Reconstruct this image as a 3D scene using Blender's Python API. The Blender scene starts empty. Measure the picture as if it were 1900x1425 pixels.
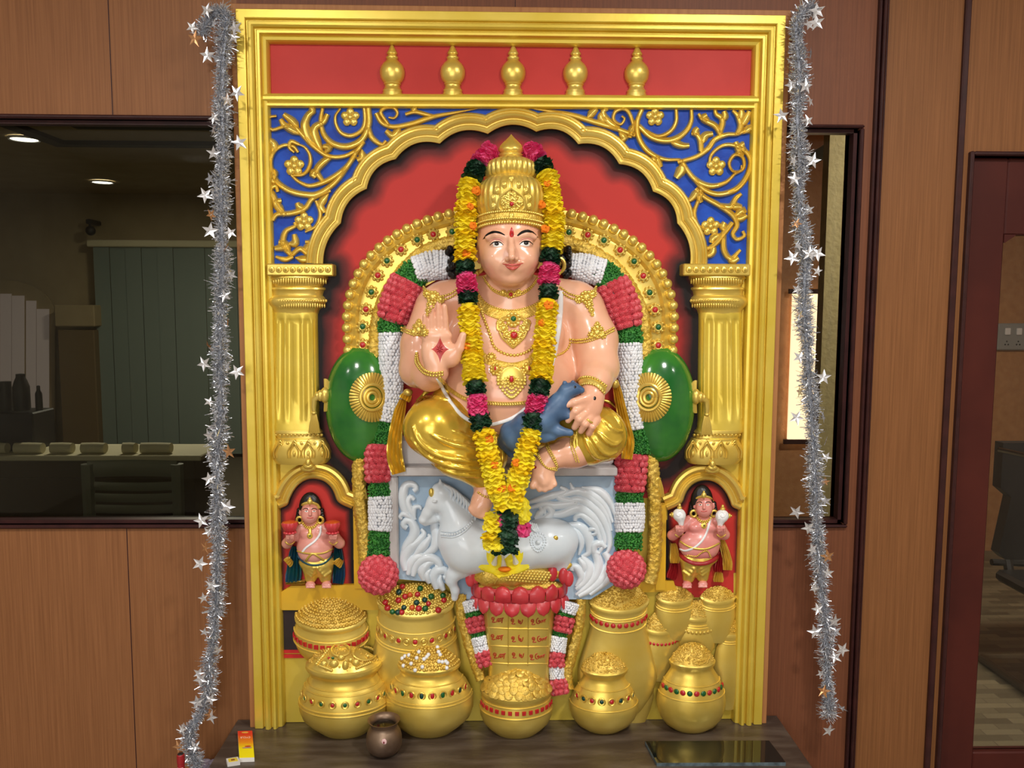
import bpy, math, random
import numpy as np
from mathutils import Vector, Matrix
from mathutils.bvhtree import BVHTree
random.seed(7); rng = np.random.default_rng(7)
PI = math.pi
sce = bpy.context.scene
col = sce.collection
# ------------------------------------------------------------------ camera and reference grid
F = 1537.0
EYE = Vector((0.0, 0.0, 1.62))
PITCH, YAW, ROLL = math.radians(5.5), math.radians(1.35), math.radians(0.22)
fwd = Vector((math.sin(YAW) * math.cos(PITCH), math.cos(YAW) * math.cos(PITCH), -math.sin(PITCH)))
rgt0 = fwd.cross(Vector((0, 0, 1))).normalized()
up0 = rgt0.cross(fwd).normalized()
rgt = (rgt0 * math.cos(ROLL) + up0 * math.sin(ROLL)).normalized()
upv = rgt.cross(fwd).normalized()
YB = 2.24          # face of the relief's back panel
YW = 2.262         # face of the wood wall
S = 1.431e-3       # metres per unit of relief height
FV = np.array(fwd); RV = np.array(rgt); UV = np.array(upv); EV = np.array(EYE)

def at(u, v, Y):
    d = fwd + rgt * ((u - 950.0) / F) - upv * ((v - 712.5) / F)
    return EYE + d * (Y / d.y)
def Q(u, v, w=0.0):
    return at(u, v, YB - w * S)
def ms(w=0.0):                      # metres per photo pixel at relief height w
    return (YB - w * S) / F * 1.0
def zat(u, v, Y): return at(u, v, Y).z
def xat(u, v, Y): return at(u, v, Y).x
def P2(u, v, wr=0.0, w=None):       # place on the plane at height wr, then move straight to height w
    p = Q(u, v, wr)
    return Vector((p.x, YB - (wr if w is None else w) * S, p.z))
def project(p):
    d = Vector(p) - EYE
    z = d.dot(fwd)
    return 950 + F * d.dot(rgt) / z, 712.5 - F * d.dot(upv) / z

# ------------------------------------------------------------------ materials
def lin(c):
    return tuple(((x / 255.0) / 12.92 if x / 255.0 <= 0.04045 else ((x / 255.0 + 0.055) / 1.055) ** 2.4) for x in c)
def mat(name, c, rough=0.5, metal=0.0, c2=None, nscale=8.0, bump=0.0, bscale=60.0, coat=0.0, stretch=None, spec=0.5, sss=0.0, contrast=(0.35, 0.65), emit=None, sheen=0.0):
    m = bpy.data.materials.new(name); m.use_nodes = True
    nt = m.node_tree; N = nt.nodes; L = nt.links
    b = N['Principled BSDF']
    b.inputs['Base Color'].default_value = (*lin(c), 1)
    b.inputs['Roughness'].default_value = rough
    b.inputs['Metallic'].default_value = metal
    b.inputs['Specular IOR Level'].default_value = spec
    if coat: b.inputs['Coat Weight'].default_value = coat; b.inputs['Coat Roughness'].default_value = 0.12
    if sss: b.inputs['Subsurface Weight'].default_value = sss; b.inputs['Subsurface Radius'].default_value = (0.01, 0.004, 0.002)
    if sheen: b.inputs['Sheen Weight'].default_value = sheen
    tc = N.new('ShaderNodeTexCoord'); mp = N.new('ShaderNodeMapping')
    L.new(tc.outputs['Object'], mp.inputs['Vector'])
    if stretch: mp.inputs['Scale'].default_value = stretch
    if c2 is not None:
        n = N.new('ShaderNodeTexNoise'); n.inputs['Scale'].default_value = nscale; n.inputs['Detail'].default_value = 5
        L.new(mp.outputs[0], n.inputs['Vector'])
        r = N.new('ShaderNodeValToRGB')
        r.color_ramp.elements[0].position = contrast[0]; r.color_ramp.elements[1].position = contrast[1]
        r.color_ramp.elements[0].color = (*lin(c), 1); r.color_ramp.elements[1].color = (*lin(c2), 1)
        L.new(n.outputs['Fac'], r.inputs['Fac']); L.new(r.outputs['Color'], b.inputs['Base Color'])
    if bump:
        n2 = N.new('ShaderNodeTexNoise'); n2.inputs['Scale'].default_value = bscale; n2.inputs['Detail'].default_value = 4
        L.new(mp.outputs[0], n2.inputs['Vector'])
        bp = N.new('ShaderNodeBump'); bp.inputs['Strength'].default_value = bump; bp.inputs['Distance'].default_value = 0.004
        L.new(n2.outputs['Fac'], bp.inputs['Height']); L.new(bp.outputs['Normal'], b.inputs['Normal'])
    if emit:
        b.inputs['Emission Color'].default_value = (*lin(emit[0]), 1); b.inputs['Emission Strength'].default_value = emit[1]
    return m
M = {}
M['gold'] = mat('gold_paint', (224, 190, 82), 0.33, 0.6, (232, 204, 106), 9, 0.10, 45, spec=0.6)
M['frame'] = mat('yellow_gold_paint', (222, 192, 66), 0.36, 0.42, (230, 202, 86), 7, 0.08, 40, spec=0.6)
M['goldrough'] = mat('rough_gold_paint', (218, 178, 64), 0.42, 0.5, (232, 198, 96), 40, 0.8, 160)
M['goldtan'] = mat('tan_gold_paint', (206, 166, 60), 0.42, 0.5, (224, 190, 92), 30, 0.3, 120)
M['cloth'] = mat('gold_cloth_paint', (222, 182, 56), 0.26, 0.6, (230, 194, 74), 6, 0.05, 30, coat=0.25)
M['yellowflat'] = mat('flat_yellow_paint', (228, 176, 30), 0.5, 0.15, (214, 170, 44), 9, 0.06, 60)
M['red'] = mat('red_paint', (180, 44, 37), 0.5, 0, (192, 52, 45), 5, 0.08, 50, spec=.25)
M['blue'] = mat('blue_paint', (16, 58, 160), 0.5, 0, (24, 80, 190), 22, 0.15, 90, spec=.25)
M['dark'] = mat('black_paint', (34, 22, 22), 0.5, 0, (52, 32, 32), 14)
M['stripe'] = mat('red_line_paint', (196, 36, 34), 0.45)
M['skin'] = mat('skin_paint', (238, 184, 152), 0.28, 0, (232, 170, 138), 9, 0.02, 60, coat=0.35, sss=0.0)
M['skinpink'] = mat('pink_skin_paint', (226, 158, 142), 0.32, 0, (216, 140, 128), 16, 0.03, 60, coat=0.2)
M['skinrose'] = mat('rose_skin_paint', (214, 128, 122), 0.32, 0, (224, 148, 138), 16, 0.03, 60, coat=0.2)
M['lip'] = mat('lip_paint', (198, 84, 74), 0.35, coat=0.2)
M['hair'] = mat('black_hair_paint', (14, 13, 15), 0.35, 0, bump=0.5, bscale=80)
M['white'] = mat('white_paint', (236, 236, 236), 0.4, 0)
M['eyewhite'] = mat('eye_white_paint', (240, 236, 228), 0.15, 0, coat=0.5)
M['iris'] = mat('eye_black_paint', (22, 14, 12), 0.12, 0, coat=0.5)
M['gemred'] = mat('red_gem_paint', (186, 34, 40), 0.25, coat=0.4)
M['gemgreen'] = mat('green_gem_paint', (22, 92, 42), 0.25, coat=0.4)
M['gemteal'] = mat('dark_green_gem_paint', (10, 62, 52), 0.2, coat=0.4)
M['bolster'] = mat('green_bolster_paint', (24, 96, 38), 0.16, 0, (78, 160, 40), 3.0, 0.04, 30, coat=0.6, contrast=(0.42, 0.66))
M['rose'] = mat('rose_pink_paint', (206, 72, 84), 0.4, 0, (222, 96, 104), 60, 0.1, 120)
M['leafp'] = mat('leaf_green_paint', (28, 104, 36), 0.5, 0, (64, 146, 52), 80, 0.9, 200)
M['jasmine'] = mat('white_bud_paint', (230, 232, 238), 0.45, 0, (242, 243, 246), 60)
M['horse'] = mat('pale_blue_white_paint', (222, 233, 241), 0.28, 0, (234, 240, 245), 8, 0.04, 50, coat=0.25)
M['slate'] = mat('grey_blue_paint', (138, 164, 188), 0.45, 0, (170, 192, 210), 9, 0.06, 60)
M['seat'] = mat('grey_white_paint', (206, 202, 200), 0.4, 0, (184, 176, 174), 12)
M['lotus'] = mat('lotus_red_paint', (192, 42, 52), 0.36, 0, (214, 70, 76), 14, coat=0.15)
M['mongoose'] = mat('slate_blue_paint', (58, 84, 118), 0.42, 0, (88, 118, 152), 14, 0.1, 90)
M['marigold'] = mat('yellow_fabric_petals', (255, 222, 24), 0.8, 0, (255, 232, 56), 40, spec=.1)
M['lemon'] = mat('lemon_fabric_petals', (255, 236, 36), 0.8, 0, (255, 242, 80), 40, spec=.1)
M['orange'] = mat('orange_fabric_petals', (246, 140, 14), 0.75)
M['pinkf'] = mat('magenta_fabric_petals', (232, 40, 120), 0.7, 0, (244, 110, 160), 50)
M['leaff'] = mat('dark_green_fabric', (10, 44, 24), 0.6, 0, (20, 66, 36), 40)
def translucent(m, f):
    nt = m.node_tree; b = nt.nodes['Principled BSDF']; t = nt.nodes.new('ShaderNodeBsdfTranslucent'); mx = nt.nodes.new('ShaderNodeMixShader'); mx.inputs[0].default_value = f
    src = b.inputs['Base Color'].links
    if src: nt.links.new(src[0].from_socket, t.inputs[0])
    else: t.inputs[0].default_value = b.inputs['Base Color'].default_value
    nt.links.new(b.outputs[0], mx.inputs[1]); nt.links.new(t.outputs[0], mx.inputs[2]); nt.links.new(mx.outputs[0], nt.nodes['Material Output'].inputs[0])
for k_ in ('marigold', 'lemon', 'orange', 'pinkf'): translucent(M[k_], .3)
M['browmat'] = mat('matte_black_paint', (20, 15, 14), .6, spec=.2)
M['stem'] = mat('pale_stem', (226, 224, 210), 0.6)
M['teal'] = mat('dark_teal_paint', (16, 74, 74), 0.4, 0, (26, 62, 92), 25)
M['wine'] = mat('wine_red_paint', (156, 30, 36), 0.42)
M['steelpot'] = mat('tarnished_brass', (150, 126, 104), 0.42, 0.75, (108, 86, 70), 12, 0.08, 70)
M['mouse_in'] = mat('dark_water', (20, 18, 16), 0.1)
# ------------------------------------------------------------------ objects
def link(o): col.objects.link(o); return o
def tag(o, label, cat, group=None, kind=None):
    if label: o['label'] = label
    if cat: o['category'] = cat
    if group: o['group'] = group
    if kind: o['kind'] = kind
    return o
def empty(name, loc, label, cat, group=None):
    o = bpy.data.objects.new(name, None); o.empty_display_size = 0.02
    o.location = loc
    link(o); return tag(o, label, cat, group)
def rootloc(o):
    l = Vector((0, 0, 0))
    while o is not None:
        l += o.location; o = o.parent
    return l
def meshobj(name, verts, faces, m, parent=None, origin=None, smooth=True, angle=40):
    me = bpy.data.meshes.new(name)
    org = rootloc(parent) if parent is not None else (Vector(origin) if origin is not None else Vector((0, 0, 0)))
    va = np.asarray(verts, dtype=np.float64).reshape(-1, 3) - np.array(org)
    if isinstance(faces, np.ndarray):
        nf = len(faces); k = faces.shape[1]
        me.vertices.add(len(va)); me.vertices.foreach_set('co', va.astype(np.float32).ravel())
        me.loops.add(nf * k); me.loops.foreach_set('vertex_index', faces.astype(np.int32).ravel())
        me.polygons.add(nf)
        me.polygons.foreach_set('loop_start', np.arange(0, nf * k, k, dtype=np.int32))
        me.update(calc_edges=True); me.validate()
    else:
        me.from_pydata([tuple(x) for x in va], [], faces); me.update()
    if smooth:
        me.polygons.foreach_set('use_smooth', np.ones(len(me.polygons), dtype=bool))
        try: me.set_sharp_from_angle(angle=math.radians(angle))
        except Exception: pass
    if m is not None: me.materials.append(m)
    o = bpy.data.objects.new(name, me)
    if parent is not None: o.parent = parent
    elif origin is not None: o.location = origin
    link(o); return o

def proto(mb, name, m, parent, smooth=True, angle=40):
    o = meshobj(name, mb.v, mb.f, m, None, None, smooth, angle); o.parent = parent; return o
class MB:
    def __init__(s): s.v = []; s.f = []
    def add(s, vs, fs):
        b = len(s.v); s.v.extend([tuple(x) for x in vs]); s.f.extend([tuple(i + b for i in f) for f in fs]); return s
    def box(s, a, b):
        x0, y0, z0 = a; x1, y1, z1 = b
        return s.add([(x0, y0, z0), (x1, y0, z0), (x1, y1, z0), (x0, y1, z0), (x0, y0, z1), (x1, y0, z1), (x1, y1, z1), (x0, y1, z1)],
                     [(0, 3, 2, 1), (4, 5, 6, 7), (0, 1, 5, 4), (1, 2, 6, 5), (2, 3, 7, 6), (3, 0, 4, 7)])
    def bbox(s, a, b, bv=0.004):          # box with bevelled edges
        x0, y0, z0 = [min(p, q) for p, q in zip(a, b)]; x1, y1, z1 = [max(p, q) for p, q in zip(a, b)]
        bv = min(bv, (x1 - x0) * .45, (y1 - y0) * .45, (z1 - z0) * .45)
        ring = lambda i, z: [(x0 + i, y0 + bv if i < bv * .5 else y0 + i, z)]
        def loop(i, z):
            return [(x0 + bv + i * 0 if 0 else x0 + bv, y0 + i, z), (x1 - bv, y0 + i, z), (x1 - i, y0 + bv, z), (x1 - i, y1 - bv, z), (x1 - bv, y1 - i, z), (x0 + bv, y1 - i, z), (x0 + i, y1 - bv, z), (x0 + i, y0 + bv, z)]
        vs = loop(bv, z0) + loop(0, z0 + bv) + loop(0, z1 - bv) + loop(bv, z1)
        fs = [tuple(range(7, -1, -1)), tuple(range(24, 32))]
        for r in range(3):
            for k in range(8):
                fs.append((r * 8 + k, r * 8 + (k + 1) % 8, r * 8 + 8 + (k + 1) % 8, r * 8 + 8 + k))
        return s.add(vs, fs)
    def sphere(s, c, r, n=10, m=7, sc=(1, 1, 1), rot=None):
        vs = [(0, 0, 1)]
        for i in range(1, m):
            a = PI * i / m
            for j in range(n):
                b = 2 * PI * j / n
                vs.append((math.sin(a) * math.cos(b), math.sin(a) * math.sin(b), math.cos(a)))
        vs.append((0, 0, -1))
        fs = [(0, 1 + j, 1 + (j + 1) % n) for j in range(n)]
        for i in range(m - 2):
            for j in range(n):
                a = 1 + i * n + j; b = 1 + i * n + (j + 1) % n
                fs.append((a, a + n, b + n, b))
        l = len(vs) - 1
        fs += [(l, 1 + (m - 2) * n + (j + 1) % n, 1 + (m - 2) * n + j) for j in range(n)]
        out = []
        for x, y, z in vs:
            p = Vector((x * r * sc[0], y * r * sc[1], z * r * sc[2]))
            if rot is not None: p = rot @ p
            out.append(p + Vector(c))
        return s.add(out, fs)
    def tube(s, pts, rad, n=8, flat=1.0, cap=True, normal=None):
        pts = [Vector(p) for p in pts]; k = len(pts)
        if not hasattr(rad, '__len__'): rad = [rad] * k
        vs = []; fs = []
        prev = None
        for i, p in enumerate(pts):
            t = (pts[min(i + 1, k - 1)] - pts[max(i - 1, 0)])
            t = t.normalized() if t.length > 1e-9 else Vector((0, 0, 1))
            ref = Vector(normal) if normal is not None else (prev if prev is not None else (Vector((0, -1, 0)) if abs(t.y) < .95 else Vector((1, 0, 0))))
            a = (ref - t * ref.dot(t)); a = a.normalized() if a.length > 1e-6 else t.orthogonal().normalized()
            prev = a; b = t.cross(a)
            for j in range(n):
                q = 2 * PI * j / n
                vs.append(p + (a * math.cos(q) * flat + b * math.sin(q)) * rad[i])
        for i in range(k - 1):
            for j in range(n):
                fs.append((i * n + j, i * n + (j + 1) % n, (i + 1) * n + (j + 1) % n, (i + 1) * n + j))
        if cap:
            fs.append(tuple(range(n - 1, -1, -1))); fs.append(tuple(range((k - 1) * n, k * n)))
        return s.add(vs, fs)
    def lathe(s, c, prof, n=40, a0=0.0, a1=2 * PI, flute=None, cap=False, sy=1.0):
        full = abs(a1 - a0 - 2 * PI) < 1e-6
        k = n if full else n + 1
        vs = []; fs = []
        for i, (r, z) in enumerate(prof):
            for j in range(k):
                a = a0 + (a1 - a0) * j / n
                rr = r * (flute(a, i) if flute else 1.0)
                vs.append((c[0] + rr * math.cos(a), c[1] + rr * math.sin(a) * sy, c[2] + z))
        for i in range(len(prof) - 1):
            for j in range(n):
                q = (j + 1) % k
                fs.append((i * k + j, i * k + q, (i + 1) * k + q, (i + 1) * k + j))
        if cap:
            fs.append(tuple(range(k - 1, -1, -1))); fs.append(tuple(range((len(prof) - 1) * k, len(prof) * k)))
        return s.add(vs, fs)
    def prism(s, poly, y0, y1):           # poly: list of (x, z); y0 is the front
        n = len(poly)
        vs = [(x, y0, z) for x, z in poly] + [(x, y1, z) for x, z in poly]
        fs = [tuple(range(n)), tuple(range(2 * n - 1, n - 1, -1))]
        for i in range(n):
            fs.append((i, n + i, n + (i + 1) % n, (i + 1) % n))
        return s.add(vs, fs)
    def build(s, name, m, parent=None, origin=None, smooth=True, angle=40):
        return meshobj(name, s.v, s.f, m, parent, origin, smooth, angle)

# ------------------------------------------------------------------ 2D helpers (photo units on the relief)
def cr(pts, n=8, closed=False):           # Catmull-Rom through points of any dimension
    P = [np.array(p, float) for p in pts]
    if closed: P = [P[-1]] + P + [P[0], P[1]]
    else: P = [2 * P[0] - P[1]] + P + [2 * P[-1] - P[-2]]
    out = []
    for i in range(1, len(P) - 2):
        for j in range(n):
            t = j / n
            out.append(0.5 * (2 * P[i] + (P[i + 1] - P[i - 1]) * t + (2 * P[i - 1] - 5 * P[i] + 4 * P[i + 1] - P[i + 2]) * t * t + (3 * P[i] - P[i - 1] - 3 * P[i + 1] + P[i + 2]) * t ** 3))
    if not closed: out.append(P[-2])
    return out
def resample(pts, step):
    P = np.array([np.array(p, float) for p in pts]); d = np.r_[0, np.cumsum(np.linalg.norm(np.diff(P, axis=0), axis=1))]
    n = max(2, int(round(d[-1] / step)) + 1); t = np.linspace(0, d[-1], n)
    return np.stack([np.interp(t, d, P[:, k]) for k in range(P.shape[1])], 1)
def normals2(P, closed=False):
    P = np.array(P, float); n = len(P); out = []
    for i in range(n):
        a = P[i] - P[i - 1] if (i > 0 or closed) else P[1] - P[0]
        b = P[(i + 1) % n] - P[i] if (i < n - 1 or closed) else P[-1] - P[-2]
        a = a / (np.linalg.norm(a) + 1e-9); b = b / (np.linalg.norm(b) + 1e-9)
        na = np.array([-a[1], a[0]]); nb = np.array([-b[1], b[0]])
        m = na + nb; L = np.linalg.norm(m)
        m = m / L if L > 1e-6 else na
        c = max(0.45, float(m @ na))
        out.append(m / c)
    return np.array(out)
def sweep(mb, path, prof, wr=None, closed=False, scale=None, capends=True):
    """prof: (offset, w) pairs in photo units; offset along the path's left normal (screen axes)."""
    path = np.array(path, float)[:, :2]; N = normals2(path, closed); k = len(prof); vs = []; fs = []
    for i, p in enumerate(path):
        s_ = 1.0 if scale is None else scale[i]
        for o, w in prof:
            q = p + N[i] * o * s_
            vs.append(P2(q[0], q[1], w if wr is None else wr, w))
    n = len(path)
    for i in range(n if closed else n - 1):
        j = (i + 1) % n
        for t in range(k - 1):
            fs.append((i * k + t, i * k + t + 1, j * k + t + 1, j * k + t))
    if capends and not closed:
        fs.append(tuple(range(k))); fs.append(tuple(range(n * k - 1, (n - 1) * k - 1, -1)))
    mb.add(vs, fs)
STROKE = [(-1, 0), (-.88, .55), (-.5, 1), (-.12, .72), (0.12, .72), (.5, 1), (.88, .55), (1, 0)]
ROUND = [(-1, 0), (-.85, .55), (-.5, .88), (0, 1), (.5, .88), (.85, .55), (1, 0)]
def stroke(mb, pts, width, base, h, prof=ROUND, n=6, taper=(0.5, 0.25), mid=None):
    P = resample(cr([p[:2] for p in pts], n), 3.2)
    m = len(P); vs = []; fs = []; N = normals2(P); k = len(prof)
    for i, p in enumerate(P):
        t = i / (m - 1)
        f = (taper[0] + (1 - taper[0]) * min(1, t / .35)) * (taper[1] + (1 - taper[1]) * min(1, (1 - t) / .45))
        f = f if mid is None else mid(t)
        for o, w in prof:
            q = p + N[i] * o * width * f
            vs.append(Q(q[0], q[1], base + w * h * (0.45 + 0.55 * f)))
    for i in range(m - 1):
        for t in range(k - 1):
            fs.append((i * k + t, i * k + t + 1, (i + 1) * k + t + 1, (i + 1) * k + t))
    fs.append(tuple(range(k))); fs.append(tuple(range(m * k - 1, (m - 1) * k - 1, -1)))
    mb.add(vs, fs)
def blob(mb, u, v, w, ru, rv=None, rw=None, n=10, m=7):
    rv = ru if rv is None else rv; rw = ru if rw is None else rw
    k = ms(w); mb.sphere(Q(u, v, w), 1.0, n, m, (ru * k, rw * k, rv * k)); return mb
def flower(mb, u, v, base, r, h, petals=5, rot=0.0):
    for i in range(petals):
        a = rot + 2 * PI * i / petals
        blob(mb, u + math.cos(a) * r * .6, v + math.sin(a) * r * .6, base + h * .3, r * .42, r * .42, h * .6, 9, 6)
    blob(mb, u, v, base + h * .5, r * .32, r * .32, h * .6, 9, 6)
def disc(mb, u, v, w, r, h=2.0, n=14):
    c = Q(u, v, w); k = ms(w) * r
    vs = [(c.x, c.y - h * S, c.z)]
    for q, dy in ((0.75, -h), (1.0, -h * .4), (1.0, h)):
        vs += [(c.x + math.cos(2 * PI * j / n) * k * q, c.y + dy * S, c.z + math.sin(2 * PI * j / n) * k * q) for j in range(n)]
    fs = [(0, 1 + j, 1 + (j + 1) % n) for j in range(n)]
    for i in range(2):
        for j in range(n):
            fs.append((1 + i * n + j, 1 + (i + 1) * n + j, 1 + (i + 1) * n + (j + 1) % n, 1 + i * n + (j + 1) % n))
    mb.add(vs, fs)

# ------------------------------------------------------------------ sculpting with a distance field
class Sculpt:
    def __init__(s): s.p = []
    def ell(s, c, r, k=0.0, sub=False, rot=None):
        """c = (u, v, w), r = (ru, rv, rw) in photo units"""
        c3 = np.array(Q(*c)); q = ms(c[2]); rr = (r, r, r) if not hasattr(r, '__len__') else r
        R = np.array([rr[0] * q, rr[2] * q, rr[1] * q])
        s.p.append(('e', c3, R, k * S, sub, rot)); return s
    def chain(s, pts, k=6.0, k0=None, sub=False, flat=None):
        """pts = (u, v, w, r)"""
        for i in range(len(pts) - 1):
            a, b = pts[i], pts[i + 1]
            s.p.append(('c', np.array(Q(*a[:3])), np.array(Q(*b[:3])), a[3] * ms(a[2]), b[3] * ms(b[2]), (k0 if (k0 is not None and i == 0) else k) * S, sub)); 
        return s
    def _box(s, p):
        if p[0] == 'e':
            m = max(p[2]) if p[5] is not None else p[2]
            return p[1] - m, p[1] + m
        r = max(p[3], p[4]); return np.minimum(p[1], p[2]) - r, np.maximum(p[1], p[2]) + r
    def _d(s, p, X, Y, Z):
        if p[0] == 'e':
            x, y, z = X - p[1][0], Y - p[1][1], Z - p[1][2]
            if p[5] is not None:
                R = p[5]; x, y, z = R[0][0] * x + R[1][0] * y + R[2][0] * z, R[0][1] * x + R[1][1] * y + R[2][1] * z, R[0][2] * x + R[1][2] * y + R[2][2] * z
            a, b, c = p[2]
            k0 = np.sqrt((x / a) ** 2 + (y / b) ** 2 + (z / c) ** 2); k1 = np.sqrt((x / a ** 2) ** 2 + (y / b ** 2) ** 2 + (z / c ** 2) ** 2)
            return np.where(k1 > 1e-9, k0 * (k0 - 1) / np.maximum(k1, 1e-9), -min(a, b, c))
        A, B = p[1], p[2]; d = B - A; L = float(d @ d) + 1e-12
        t = np.clip(((X - A[0]) * d[0] + (Y - A[1]) * d[1] + (Z - A[2]) * d[2]) / L, 0, 1)
        return np.sqrt((X - A[0] - t * d[0]) ** 2 + (Y - A[1] - t * d[1]) ** 2 + (Z - A[2] - t * d[2]) ** 2) - (p[3] + (p[4] - p[3]) * t)
    def mesh(s, step=3.0, fine=(), ymax=None, disp=None):
        """fine: (axis, lo, hi, step) world ranges sampled more densely; returns verts, quads"""
        lo = np.min([s._box(p)[0] for p in s.p if not p[-2 if p[0] == 'e' else -1]], 0) - step * S * 2
        hi = np.max([s._box(p)[1] for p in s.p if not p[-2 if p[0] == 'e' else -1]], 0) + step * S * 2
        if ymax is not None: hi[1] = min(hi[1], ymax)
        ax = []
        for k in range(3):
            g = [lo[k]]
            while g[-1] < hi[k]:
                st = step * S
                for a, l, h, f in fine:
                    if a == k and l <= g[-1] <= h: st = min(st, f * S)
                g.append(g[-1] + st)
            ax.append(np.array(g))
        if ymax is not None: ax[1][-1] = ymax
        D = np.full([len(a) for a in ax], 0.05, np.float32)
        pad = step * S * 3
        for p in s.p:
            a, b = s._box(p); kk = p[3] if p[0] == 'e' else p[5]; sub = p[4] if p[0] == 'e' else p[6]
            a = a - pad - kk; b = b + pad + kk
            I = [slice(max(0, np.searchsorted(ax[k], a[k]) - 1), np.searchsorted(ax[k], b[k]) + 1) for k in range(3)]
            X = ax[0][I[0]][:, None, None]; Y = ax[1][I[1]][None, :, None]; Z = ax[2][I[2]][None, None, :]
            d = s._d(p, X, Y, Z); e = D[I[0], I[1], I[2]]
            if sub:
                d = -d
                if kk > 0:
                    h = np.maximum(kk - np.abs(e - d), 0) / kk; D[I[0], I[1], I[2]] = np.maximum(e, d) + h * h * kk * .25
                else: D[I[0], I[1], I[2]] = np.maximum(e, d)
            elif kk > 0:
                h = np.maximum(kk - np.abs(e - d), 0) / kk; D[I[0], I[1], I[2]] = np.minimum(e, d) - h * h * kk * .25
            else: D[I[0], I[1], I[2]] = np.minimum(e, d)
        if disp is not None: D = disp(D, ax)
        for k in range(3):
            sl = [slice(None)] * 3
            for e in (0, -1):
                sl[k] = e; D[tuple(sl)] = np.maximum(D[tuple(sl)], 1e-5)
        return nets(D, ax)
def nets(D, ax):
    ins = D < 0; nx, ny, nz = D.shape
    c = np.zeros((nx - 1, ny - 1, nz - 1), np.uint8)
    off = [(i, j, k) for i in (0, 1) for j in (0, 1) for k in (0, 1)]
    for i, j, k in off: c += ins[i:nx - 1 + i, j:ny - 1 + j, k:nz - 1 + k]
    act = np.argwhere((c > 0) & (c < 8)); idx = -np.ones(c.shape, np.int64); idx[tuple(act.T)] = np.arange(len(act))
    val = {o: D[act[:, 0] + o[0], act[:, 1] + o[1], act[:, 2] + o[2]] for o in off}
    pos = {o: np.stack([ax[m][act[:, m] + o[m]] for m in range(3)], 1) for o in off}
    acc = np.zeros((len(act), 3)); cnt = np.zeros(len(act))
    for a in off:
        for b in off:
            if sum(abs(x - y) for x, y in zip(a, b)) == 1 and a < b:
                va, vb = val[a], val[b]; m = (va < 0) != (vb < 0)
                t = (va / np.where(m, va - vb, 1))[:, None]
                acc += np.where(m[:, None], pos[a] + (pos[b] - pos[a]) * t, 0); cnt += m
    V = acc / np.maximum(cnt, 1)[:, None]
    quads = []
    for axis in range(3):
        sl0 = [slice(1, -1)] * 3; sl1 = [slice(1, -1)] * 3
        sl0[axis] = slice(0, -1); sl1[axis] = slice(1, None)
        A = ins[tuple(sl0)]; B = ins[tuple(sl1)]
        E = np.argwhere(A != B)
        if not len(E): continue
        base = E + np.array([0 if k == axis else 1 for k in range(3)])
        flip = A[tuple(E.T)]
        o1, o2 = [(1, 2), (2, 0), (0, 1)][axis]
        def cell(d1, d2):
            q = base.copy(); q[:, o1] -= d1; q[:, o2] -= d2
            return idx[tuple(q.T)]
        q = np.stack([cell(1, 1), cell(0, 1), cell(0, 0), cell(1, 0)], 1)
        q = np.where(flip[:, None], q, q[:, ::-1]); quads.append(q[(q >= 0).all(1)])
    return V, np.concatenate(quads)
def relax(V, Qd, it=1, f=0.5):
    for _ in range(it):
        acc = np.zeros_like(V); n = np.zeros(len(V))
        for a, b in ((0, 1), (1, 2), (2, 3), (3, 0)):
            np.add.at(acc, Qd[:, a], V[Qd[:, b]]); np.add.at(acc, Qd[:, b], V[Qd[:, a]])
            np.add.at(n, Qd[:, a], 1); np.add.at(n, Qd[:, b], 1)
        V = V + (acc / np.maximum(n, 1)[:, None] - V) * f
    return V
class Surf:                                # drop things onto sculpted surfaces along a line of sight
    def __init__(s, *vf):
        vs = []; fs = []; b = 0
        for V, f in vf:
            vs += [tuple(x) for x in V]; fs += [tuple(int(i) + b for i in q) for q in f]; b = len(vs)
        s.t = BVHTree.FromPolygons(vs, fs)
    def hit(s, u, v, wdef=0.0):
        d = (fwd + rgt * ((u - 950.0) / F) - upv * ((v - 712.5) / F)).normalized()
        p, n, i, dist = s.t.ray_cast(EYE, d)
        if p is None or p.y > YB - wdef * S: 
            q = Q(u, v, wdef); return q, Vector((0, -1, 0))
        return p, n
    def path(s, pts, step=3.0, lift=0.5, wdef=0.0, n=8, smooth=3):
        P = resample(cr([p[:2] for p in pts], n), step)
        H = [s.hit(u, v, wdef) for u, v in P]
        pos = np.array([np.array(h[0] + h[1] * lift * S) for h in H])
        for _ in range(smooth):
            pos[1:-1] = pos[1:-1] * .5 + (pos[:-2] + pos[2:]) * .25
        return [Vector(p) for p in pos], [h[1] for h in H]
def beads(mb, pts, r, spacing=None, n=8, m=6):
    sp = (spacing or 2 * r)
    for p in resample(pts, sp): mb.sphere(p, r, n, m)
# ------------------------------------------------------------------ room
def wood(name, c, c2, rough=0.42, sx=26, sz=1.2, bump=0.06):
    m = mat(name, c, rough, 0, c2, 3.0, bump, 8, stretch=(sx, sx, sz), contrast=(0.3, 0.7), spec=0.3); return m
M['wood'] = wood('teak_veneer', (148, 98, 60), (128, 82, 48), 0.5, sx=70)
M['woodedge'] = wood('pine_batten', (176, 122, 74), (158, 104, 60), 0.5)
M['trim'] = mat('dark_trim_paint', (62, 31, 29), 0.4, 0, (50, 25, 24), 20, spec=.3)
M['maroon'] = mat('maroon_door_paint', (78, 32, 25), 0.45, 0, (68, 27, 22), 6, spec=.25)
M['cream'] = mat('cream_wall_paint', (178, 160, 122), 0.8, 0, (168, 150, 112), 4)
M['roomback'] = mat('room_wall_paint', (196, 186, 168), 0.8, 0, (188, 176, 158), 3)
M['ceil'] = mat('ceiling_paint', (226, 222, 214), 0.8)
M['floor'] = mat('front_floor_tile', (150, 140, 126), 0.35, 0, (132, 122, 108), 3)
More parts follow.
